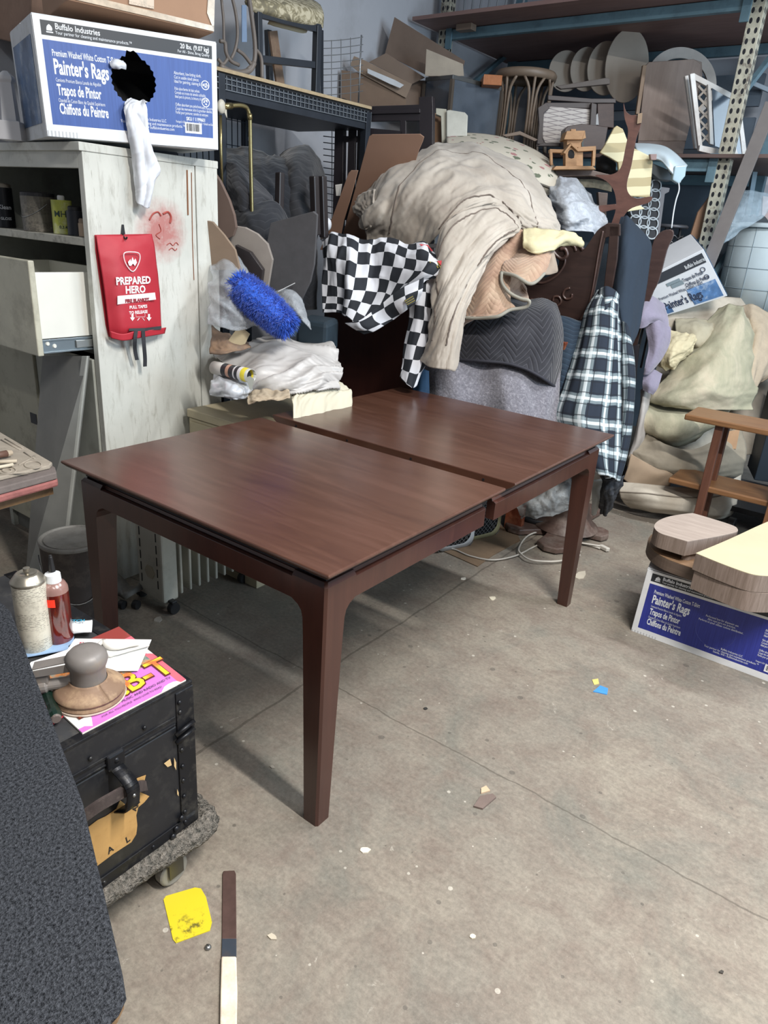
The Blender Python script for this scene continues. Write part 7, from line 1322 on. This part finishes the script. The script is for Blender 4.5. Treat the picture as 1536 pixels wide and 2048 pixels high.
    T = thing('white_drawer_unit', 'off-white rounded drawer unit edge beside the dark bed end', 'drawer unit', PD(905, 290, 4.2)); a = PD(893, 218, 4.2); build('side_panel', MB().prism([PD(x, y, 4.2) for x, y in ((893, 220), (900, 219), (930, 224), (936, 230), (933, 300), (893, 300))], CF*.2), plain('b9b8ae', .5, dirt='8d8c80'), T, bevel=.006)
    build('front_frame', MB().prism([PD(x, y, 4.22) for x, y in ((872, 216), (893, 218), (893, 300), (884, 300), (882, 232), (872, 228))], CF*.02), plain('aaa798', .6), T, bevel=.002); build('cardboard_insert', MB().prism([PD(x, y, 4.3) for x, y in ((868, 226), (886, 226), (884, 300), (868, 300))], CF*.02), plain('8a6b52', .8), T)
    # rattan drum table
    T = thing('rattan_drum_table', 'brown bentwood rattan drum table with hooped openings on the rack', 'table', PD(1050, 270, 4.9)); rt = plain('7d6c5c', .5, var=.15, spec=.6); c = PD(1052, 152, 4.9); R0 = .19
    build('rim', MB().lathe(c, [(.0001, .02), (R0*1.05, .02), (R0*1.12, 0), (R0*1.08, -.03), (R0, -.035)], 36), rt, T, smooth=True)
    for k in range(6):
        a = k*PI/3+.3; p = c+V((math.cos(a)*R0, math.sin(a)*R0, -.03))
        for da in (-.11, 0, .11):
            q = lambda r, z, s=1: c+V((math.cos(a+da*s)*r, math.sin(a+da*s)*r, z))
            build('bent_leg', MB().tube(spline([q(R0*1.0, -.03, 3.5) if da else q(R0, -.03), q(R0*.97, -.10, 1.6), q(R0*.95, -.22), q(R0*.97, -.36), q(R0*1.05, -.47)], 14), .010, 8), rt, T, smooth=True)
    # upholstered chair back
    T = thing('upholstered_chair_back', 'dark carved chair back with diamond-patterned upholstered panel on the rack', 'chair back', PD(1120, 300, 4.55)); dk = plain('3d3331', .5, spec=.6)
    t = NT('diamond_fabric'); v = t.mapping('Object', (1, 1, 1)); s = t.n('SeparateXYZ'); t.l(v, s.inputs[0]); u = t.math('SUBTRACT', s.outputs[0], s.outputs[1])
    a1 = t.math('PINGPONG', t.math('ADD', t.math('ADD', t.math('MULTIPLY', u, .75), s.outputs[2]), 5), .013); a2 = t.math('PINGPONG', t.math('ADD', t.math('SUBTRACT', t.math('MULTIPLY', u, .75), s.outputs[2]), 5), .013)
    f = t.math('LESS_THAN', t.math('MINIMUM', a1, a2), .0022); t.col(t.mix(f, C('c2bbb5'), C('8f8786'))); t.set(Roughness=.85)
    shp('', '', '', [(1096, 215), (1102, 213), (1183, 218), (1180, 262), (1160, 288), (1090, 286), (1085, 275), (1084, 240), (1088, 225)], 4.53, .02, t.m, T=T, part='upholstery', bevel=.006)
    for L in ([(1090, 205), (1184, 205), (1186, 217), (1100, 215), (1092, 222)], [(1070, 292), (1160, 294), (1166, 286), (1086, 286)], [(1076, 215), (1092, 205), (1100, 216), (1088, 226), (1085, 276), (1090, 290), (1074, 288), (1078, 250)], [(1183, 205), (1194, 208), (1190, 290), (1178, 288)]): shp('', '', '', L, 4.5, .03, dk, T=T, part='frame_member')
    for nm, lab, L, d, m, th in (('wood_slat', 'grooved grey slat lying slanted below the oval boards', [(1112, 172), (1214, 155), (1220, 157), (1220, 168), (1122, 178)], 4.6, plain('5a514b', .6), .03),
        ('dark_rail', 'dark rail lying across the top of the upholstered chair back', [(1096, 190), (1184, 197), (1232, 197), (1232, 206), (1184, 206), (1096, 200)], 4.48, dk, .03),
        ('dark_box_lid', 'dark brown faceted box behind the little wooden house', [(1130, 258), (1136, 252), (1164, 247), (1216, 254), (1208, 300), (1140, 300), (1128, 290)], 4.35, wood('3a2d2a', '4a3a35', .4), .12),
        ('curved_trim', 'light curved wooden trim piece below the glass case', [(1003, 270), (1040, 262), (1076, 279), (1070, 283), (1040, 270), (1012, 274)], 4.3, plain('77675a', .6), .02),
        ('grey_vase', 'small pale cone beside the upholstered chair back', [(1190, 232), (1196, 226), (1198, 250), (1186, 250)], 4.6, plain('a9a9a9', .5), .03),
        ('brown_case', 'dark brown case leaning between the chair back and harp bracket', [(1195, 207), (1228, 206), (1228, 256), (1196, 252)], 4.85, wood('4a3a35', '5d4942', .5), .1),
        ('carton_edge', 'brown carton scrap standing beside the right rack post', [(1396, 425), (1420, 392), (1432, 395), (1404, 470), (1372, 500)], 4.5, card, .02),
        ('pale_wall_panel', 'pale blue-white panel behind the rack post at the right edge', [(1460, 130), (1560, 150), (1560, 470), (1420, 470), (1440, 330)], 5.9, plain('9fb0bd', .6), .02),
        ('grey_wall_board', 'long grey-blue board lying behind the rack items at the right', [(1240, 345), (1480, 372), (1460, 480), (1260, 440)], 5.7, plain('5e6b77', .7), .03)):
        shp(nm, lab, {'lid': 'box lid', 'edge': 'cardboard', 'trim': 'trim'}.get(nm.split('_')[-1], nm.split('_')[-1]), L, d, th, m)
    solo('long_plank', MB().bar(PD(1545, 205, 4.0), PD(1392, 590, 4.35), .075, .02), plain('6b6664', .7), 'long grey plank leaning diagonally in front of the right rack post', 'plank', bevel=.002)
    for z in (2.15, 2.42): solo('stored_board', MB().box(-3.2, -1.4, 6.1, 6.14, z, z+.20), plain('56626e', .7, var=.15), 'upper dark board stored flat along the back of the rack' if z > 2.3 else 'lower dark board stored flat along the back of the rack', 'board', 'dark boards behind the rack load')
    solo('back_sheet', MB().box(-3.1, -1.35, 6.16, 6.2, 0, 2.12), plain('5f6c79', .7, var=.1), 'wide slate-blue sheet standing at the back of the rack', 'sheet')
    solo('white_tube', MB().tube([PD(1128, 103, 5.7), PD(1192, 92, 5.7)], .012, 8), plain('9fa6ac', .5), 'thin pale tube below the upper deck, left of the big oval board', 'tube'); solo('white_batten', MB().bar(PD(1292, 78, 5.6), PD(1420, 66, 5.6), .03, .05), plain('8f9ba6', .5), 'pale batten below the upper deck, right of the big oval board', 'batten')
    # cartons by the wall
    cf = plain('7d6c5f', .85, var=.08, scale=4)
    T = thing('open_carton', 'large open brown carton with raised flaps behind the wire grid panel', 'box', PD(800, 230, 4.6))
    for nm, L, d, m in (('raised_flap', [(789, 34), (930, 122), (922, 150), (862, 155), (770, 107)], 4.75, plain('6b5b50', .85)), ('inner_flap', [(738, 124), (772, 106), (850, 155), (824, 168)], 4.7, cf), ('outer_flap', [(700, 130), (708, 112), (730, 121), (824, 168), (812, 196), (720, 146)], 4.55, plain('8a7868', .85)), ('carton_side', [(682, 140), (722, 146), (812, 192), (812, 215), (680, 215)], 4.6, plain('7a6656', .85)), ('pale_flap', [(853, 98), (926, 128), (928, 152), (850, 152)], 4.6, plain('a59a8b', .8))):
        shp('', '', '', L, d, .006, m, T=T, part=nm, bevel=0)
    shp('', '', '', [(735, 137), (790, 160), (808, 170), (800, 176), (780, 168), (735, 146)], 4.53, .002, plain('c4c8cc', .3), T=T, part='packing_tape', bevel=0)
    build('carton_back', MB().obox(PD(690, 215, 4.7), PD(905, 215, 4.9)-PD(690, 215, 4.7), V((-.1, .3, 0)), V((0, 0, .16))), cf, T)
    # upper deck chair
    T = thing('spindle_chair', 'dark blue-black spindle-back chair seat on the top deck of the rack', 'chair', PY(970, 25, 5)); nb = plain('1f2a35', .4, spec=.6); c = PY(968, 18, 5.1); c.z = zu+.028
    build('seat', MB().lathe(c, [(.0001, 0), (.30, 0), (.32, .02), (.30, .04), (.0001, .035)], 36, (0, 0, 1), 1, .7), nb, T, smooth=True)
    for k in range(8): x = c.x-.23+k*.066; build('spindle', MB().tube([(x, c.y+.1, c.z+.03), (x+.01*(k-3.5), c.y+.16, c.z+.45)], .008, 6), plain('8d9298', .4), T)
    solo('red_post', MB().box(PY(1146, 0, 4.9).x-.02, PY(1146, 0, 4.9).x+.02, 4.88, 4.92, zu+.028, zu+.3), plain('a5533c', .6), 'red wooden upright at the top edge of the rack deck', 'post')
load()
def more():
    # little wooden house on its platform
    T = thing('wooden_model_house', 'small pine model house with gabled porch and chimney on the carved table', 'model house', PD(1155, 335, 4.0)); pn = wood('94704e', 'b08a62', .6, (6, 6, 20)); n = V((CF.x, CF.y, 0)).normalized(); p0 = PD(1155, 300, 4.0); Q = lambda x, y, o=0: PN(x, y, p0+n*o, n)
    def pp(nm, L, o, th, m=pn): build(nm, MB().prism([Q(x, y, o) for x, y in L], n*th), m, T, bevel=.0015)
    pp('tower_wall', [(1134, 277), (1166, 277), (1166, 332), (1134, 332)], .02, .10); pp('tower_roof', [(1128, 279), (1134, 262), (1170, 261), (1164, 279)], 0, .13); pp('roof_ridge', [(1164, 279), (1170, 261), (1172, 276)], 0, .02); pp('chimney', [(1142, 264), (1142, 258), (1152, 258), (1152, 264)], .05, .03)
    pp('porch_wall', [(1131, 303), (1142, 290), (1154, 301), (1153, 334), (1131, 334)], -.06, .07); pp('porch_roof', [(1127, 305), (1142, 286), (1145, 288), (1130, 308)], -.08, .1); pp('porch_roof', [(1140, 288), (1143, 285), (1160, 300), (1156, 303)], -.08, .1)
    pp('arched_window', sm([(1137, 315), (1137, 303), (1142, 299), (1148, 303), (1148, 316)], 2), -.062, .003, dark); pp('side_window', [(1163, 285), (1167, 281), (1168, 300), (1164, 304)], .015, .003, plain('3d4648', .3)); pp('wing_beam', [(1100, 298), (1131, 299), (1131, 306), (1100, 305)], 0, .05); pp('wing_beam', [(1156, 294), (1192, 292), (1192, 301), (1156, 303)], 0, .05); pp('wing_post', [(1186, 300), (1192, 300), (1190, 332), (1184, 332)], 0, .03)
    pp('wing_post', [(1100, 304), (1105, 304), (1106, 330), (1101, 330)], 0, .03); pp('base_board', [(1112, 332), (1186, 332), (1192, 339), (1106, 339)], -.1, .3)
    # carved low table with brocade band under it
    T = thing('carved_table', 'brown carved table with scrolled apron and cloth band carrying the model house', 'table', PD(1165, 460, 4.1)); tw = wood('54443c', '6b584d', .5)
    def q2(nm, L, d, th, m): shp('', '', '', L, d, th, m, T=T, part=nm)
    q2('table_top', [(1110, 341), (1180, 339), (1232, 352), (1236, 360), (1180, 352), (1110, 354)], 4.02, .3, tw); q2('brocade_band', [(1150, 358), (1190, 358), (1224, 366), (1224, 384), (1190, 376), (1152, 374)], 4.1, .02, plain('77705f', .8, var=.35, scale=30, bump=.6)); q2('leg', [(1196, 384), (1216, 386), (1212, 440), (1200, 440)], 4.12, .05, tw); q2('leg', [(1112, 354), (1124, 354), (1124, 440), (1112, 440)], 4.2, .05, tw); q2('rail', [(1188, 410), (1232, 414), (1232, 420), (1188, 418)], 4.1, .03, tw); 
    # striped shade-like panel
    t = NT('striped_wood'); s = t.n('SeparateXYZ'); t.l(t.mapping('Object', rot=(0, .15, 0)), s.inputs[0]); f = t.math('GREATER_THAN', t.math('PINGPONG', t.math('ADD', t.math('ADD', s.outputs[2], t.math('MULTIPLY', t.noise(t.mapping('Object'), 4, 2), .03)), 4), .046), .023); t.col(t.mix(f, C('d3cba6'), C('b0a27c'))); t.set(Roughness=.6)
    T = thing('striped_wood_slab', 'cream and tan striped laminated wood shape behind the harp bracket', 'wood slab', PD(1255, 395, 4.05)); shp('', '', '', [(1200, 305), (1210, 290), (1228, 256), (1234, 251), (1246, 258), (1254, 278), (1260, 292), (1300, 312), (1306, 322), (1300, 395), (1262, 393), (1240, 386), (1238, 350), (1236, 325), (1218, 314)], 4.0, .025, t.m, T=T, part='slab', bevel=.004)
    shp('', '', '', [(1240, 405), (1280, 410), (1290, 418), (1250, 424)], 4.0, .03, t.m, T=T, part='lower_lobe'); shp('', '', '', [(1228, 255), (1234, 251), (1246, 258), (1252, 272), (1240, 264)], 3.98, .02, plain('8d8568', .7), T=T, part='top_cap')
    solo('black_bag', MB().grid(wrinkle(surf([[(1192, 318, 4.2), (1210, 312, 4.15), (1228, 314, 4.18)], [(1192, 332, 4.12), (1212, 332, 4.08), (1230, 330, 4.12)], [(1194, 346, 4.16), (1212, 347, 4.14), (1230, 346, 4.16)]], 16, 12), .006, 20, 20, 3)), dark, 'small black bag between the model house and the striped slab', 'bag', smooth=True, solid=.01)
    # white curved appliance shell with cord
    T = thing('white_appliance_shell', 'white curved plastic appliance housing lying on its side at the rack edge', 'appliance', PD(1320, 370, 4.1)); wp = plain('b5c3ca', .35, var=.05)
    net = [[(1268, 288, 4.15), (1300, 289, 4.12), (1328, 294, 4.1), (1350, 308, 4.06), (1374, 332, 4.05)], [(1272, 300, 4.05), (1302, 300, 4.02), (1325, 306, 3.98), (1342, 320, 3.95), (1366, 346, 3.96)], [(1276, 318, 4.04), (1302, 318, 4.0), (1322, 322, 3.97), (1338, 340, 3.94), (1360, 366, 3.95)]]
    build('shell', MB().grid(surf(net, 40, 20)), wp, T, smooth=True, solid=.012); shp('', '', '', [(1350, 332), (1374, 330), (1371, 352), (1358, 368), (1345, 360)], 3.93, .04, plain('9db4be', .3), T=T, part='end_panel', bevel=.006); shp('', '', '', [(1302, 325), (1338, 340), (1346, 362), (1318, 358), (1302, 345)], 4.05, .1, plain('565f66', .6), T=T, part='inner_cavity'); shp('', '', '', [(1300, 308), (1314, 308), (1313, 320), (1302, 320)], 3.95, .03, plain('8a7470', .6), T=T, part='bracket')
    build('cord', MB().tube(spline([PD(x, y, 3.95) for x, y in ((1357, 362), (1358, 380), (1352, 400), (1347, 425), (1343, 456))], 24), .004, 6), plain('c3cad0', .5), T, smooth=True)
    # lattice screen: dark panel with interlaced white rings
    T = thing('ring_lattice_screen', 'black screen with interlaced white ring lattice below the white appliance shell', 'screen', PD(1295, 480, 4.2)); n = V((CF.x, CF.y, 0)).normalized(); p0 = PD(1295, 420, 4.2); Q = lambda x, y, o=0: PN(x, y, p0-n*o, n)
    build('panel', MB().prism([Q(x, y) for x, y in ((1270, 352), (1322, 362), (1314, 480), (1256, 470))], n*.02), plain('1a1c22', .6), T)
    cl = plain('aeb7bd', .5)
    for r in range(6):
        for c_ in range(3):
            cx, cy = 1277+c_*17-r*1.5, 366+r*19+c_*2.5; build('ring', MB().tube([Q(cx+11*math.cos(2*PI*k/16), cy+12*math.sin(2*PI*k/16), .004) for k in range(16)], .0045, 5, True), cl, T, smooth=True)
    shp('fluted_post', 'grey fluted column beside the ring lattice screen', 'column', [(1310, 372), (1340, 376), (1338, 384), (1330, 388), (1318, 480), (1306, 478), (1316, 388), (1308, 382)], 4.35, .05, plain('6a6a6e', .6, var=.2))
    T = thing('metal_stool', 'round dark stool with coiled wire under it beside the rack post', 'stool', PD(1345, 530, 4.5)); c = PD(1345, 456, 4.5); build('seat', MB().lathe(c, [(.0001, .02), (.085, .02), (.095, .01), (.09, 0), (.0001, 0)], 30), plain('4f5156', .45, .3), T, smooth=True)
    for k in range(7): build('wire_coil', MB().tube([c+V((.07*math.cos(2*PI*i/20), .07*math.sin(2*PI*i/20), -.05-k*.035+.012*math.sin(i*2+k))) for i in range(20)], .004, 5, True), plain('77787b', .4, .7), T, smooth=True)
    for k in range(3): build('leg', MB().tube([c+V((.05*math.cos(k*2.1), .05*math.sin(k*2.1), 0)), c+V((.09*math.cos(k*2.1), .09*math.sin(k*2.1), -.9))], .008, 6), blackm, T)
    # tilted white-faced rag carton in the background
    bl, br, tr, tl = PD(1300, 628, 4.25), PD(1452, 588, 4.2), PD(1405, 498, 4.3), PD(1300, 585, 4.35)
    p0 = PD(1380, 560, 4.25); n = V((CF.x*.9, CF.y, .25)).normalized(); q = lambda x, y: PN(x, y, p0, n)
    bl, br, tr, tl = q(1306, 640), q(1455, 592), q(1407, 498), q(1258, 572)
    T = thing('white_rag_carton', 'tilted white and blue rag carton standing behind the laundry cart', 'box', bl, 'painter rag cartons'); F = lambda u, w, h=0: bl.lerp(br, u).lerp(tl.lerp(tr, u), w)-n*h; W, H = (br-bl).length, (tl-bl).length
    dp = n*.30; build('carton_body', MB().prism([bl, br, tr, tl], dp), plain('c9ccd0', .6, var=.04), T, bevel=.003)
    sdp = V((CX.x, CX.y, 0)).normalized()
    dkb = plain('22304a', .5); R_ = lambda nm, a, b, c_, d_, m, h=.002: build(nm, MB().add([F(a, c_, h), F(b, c_, h), F(b, d_, h), F(a, d_, h)], [(0, 1, 2, 3)]), m, T, solid=.001)
    R_('printed_band', .02, .96, .76, .95, plain('2c3038', .5)); R_('printed_photo', .58, .96, .04, .40, plain('4a6f9c', .5, var=.5, scale=12, dirt='b9c7d4', dscale=14, damt=.9)); R_('printed_photo', .03, .3, .04, .22, plain('4a6f9c', .5, var=.5, scale=12, dirt='b9c7d4', dscale=14, damt=.9))
    fn = lambda x, y: F(x/W, y/H, .0045)
    for s_, u_, w_, z_, b_, m_ in (("Painter's Rags", .22, .14, .26, .006, dkb), ('Premium Washed White Cotton T-Shirt', .22, .40, .10, .001, dkb), ('Trapos de Pintor', .60, .58, .11, .002, dkb), ('Chiffons du Peintre', .60, .46, .11, .002, dkb), ('Buffalo Industries', .70, .80, .11, .001, plain('cfd3d6', .5))):
        build('printed_lettering', text_mb(s_, fn, z_*H, u_*W, w_*H, .55, bold=b_*H), m_, T)
    R_('hand_slot', .44, .60, .54, .63, plain('77858c', .6)); R_('hand_slot', .40, .58, .62, .69, plain('77858c', .6))
    for cu in ((.88, .66), (.88, .50)): build('printed_emblem', MB().tube([F(cu[0]+.028*math.cos(2*PI*k/20), cu[1]+.028*W/H*math.sin(2*PI*k/20), .004) for k in range(20)], .002, 5, True), dkb, T)
    e = (br-bl).normalized(); build('printed_side', MB().add([br+e*.004+dp*.05, br+e*.004+dp*.95, tr+e*.004+dp*.95, tr+e*.004+dp*.05], [(0, 1, 2, 3)]), plain('5686b4', .45, var=.4, scale=8, dirt='c3d3e0', dscale=9, damt=.9), T, solid=.001)
    # white tiled lampshade-like column, sheeting and small black scalloped piece
    T = thing('white_panelled_shade', 'large white panelled cylindrical shade at the right edge above the laundry cart', 'lamp shade', PD(1510, 620, 4.7)); c = PD(1560, 480, 4.6); c.z = PD(1500, 620, 4.6).z; r = .30; h = PD(1500, 452, 4.6).z-c.z; wt = plain('b9c7cc', .45, var=.04)
    build('shade', MB().lathe(c, [(r*.98, 0), (r*.99, h*.5), (r, h)], 48), wt, T, smooth=True, solid=.004); build('rim', MB().lathe(c+V((0, 0, h)), [(r*1.06, -.01), (r*1.07, .012), (r*.86, .02), (r*.86, 0)], 48), wt, T, smooth=True)
    ln = plain('7e8c93', .6)
    for k in range(1, 4): build('panel_joint', MB().tube([c+V((r*1.0*math.cos(a), r*math.sin(a), h*k/4)) for a in [2*PI*i/48 for i in range(48)]], .0022, 4, True), ln, T)
    for k in range(12): a = 2*PI*k/12+.2; build('panel_joint', MB().tube([c+V((r*.995*math.cos(a), r*.995*math.sin(a), 0)), c+V((r*1.005*math.cos(a), r*1.005*math.sin(a), h))], .0022, 4), ln, T)
    shp('black_scalloped_bracket', 'black scalloped bracket perched above the white panelled shade', 'bracket', sm([(1486, 450), (1484, 440), (1492, 430), (1502, 434), (1508, 428), (1518, 434), (1526, 430), (1536, 440), (1536, 452), (1510, 455)], 2), 4.7, .04, plain('20262c', .5))
    T = thing('pink_board', 'pinkish board at the right frame edge above the black bracket', 'board', PD(1535, 450, 4.75)); shp('', '', '', [(1526, 392), (1560, 396), (1560, 470), (1522, 462)], 4.75, .02, plain('a99a98', .6), T=T, part='board')
    cloth('clear_sheeting', [[(1470, 380, 4.4), (1500, 382, 4.38), (1540, 388, 4.4)], [(1440, 430, 4.35), (1480, 425, 4.3), (1530, 430, 4.34)], [(1425, 480, 4.33), (1460, 470, 4.3), (1490, 455, 4.32)], [(1412, 500, 4.33), (1432, 492, 4.3), (1450, 482, 4.32)]], plastic_film('c6dcea', .28), 'thin clear plastic sheeting stretched up from the tilted carton', 'plastic sheeting', 30, 40, .012, 6, 9, 8)
    shp('steel_upright', 'thin pale steel upright at the right of the rack', 'upright', [(1508, 330), (1518, 330), (1480, 560), (1470, 560)], 4.95, .03, plain('7e97a6', .5)); shp('steel_rail', 'pale rail slanting down behind the white window sash', 'rail', [(1480, 150), (1540, 175), (1540, 186), (1480, 160)], 4.9, .02, plain('8b98a3', .5))
more()
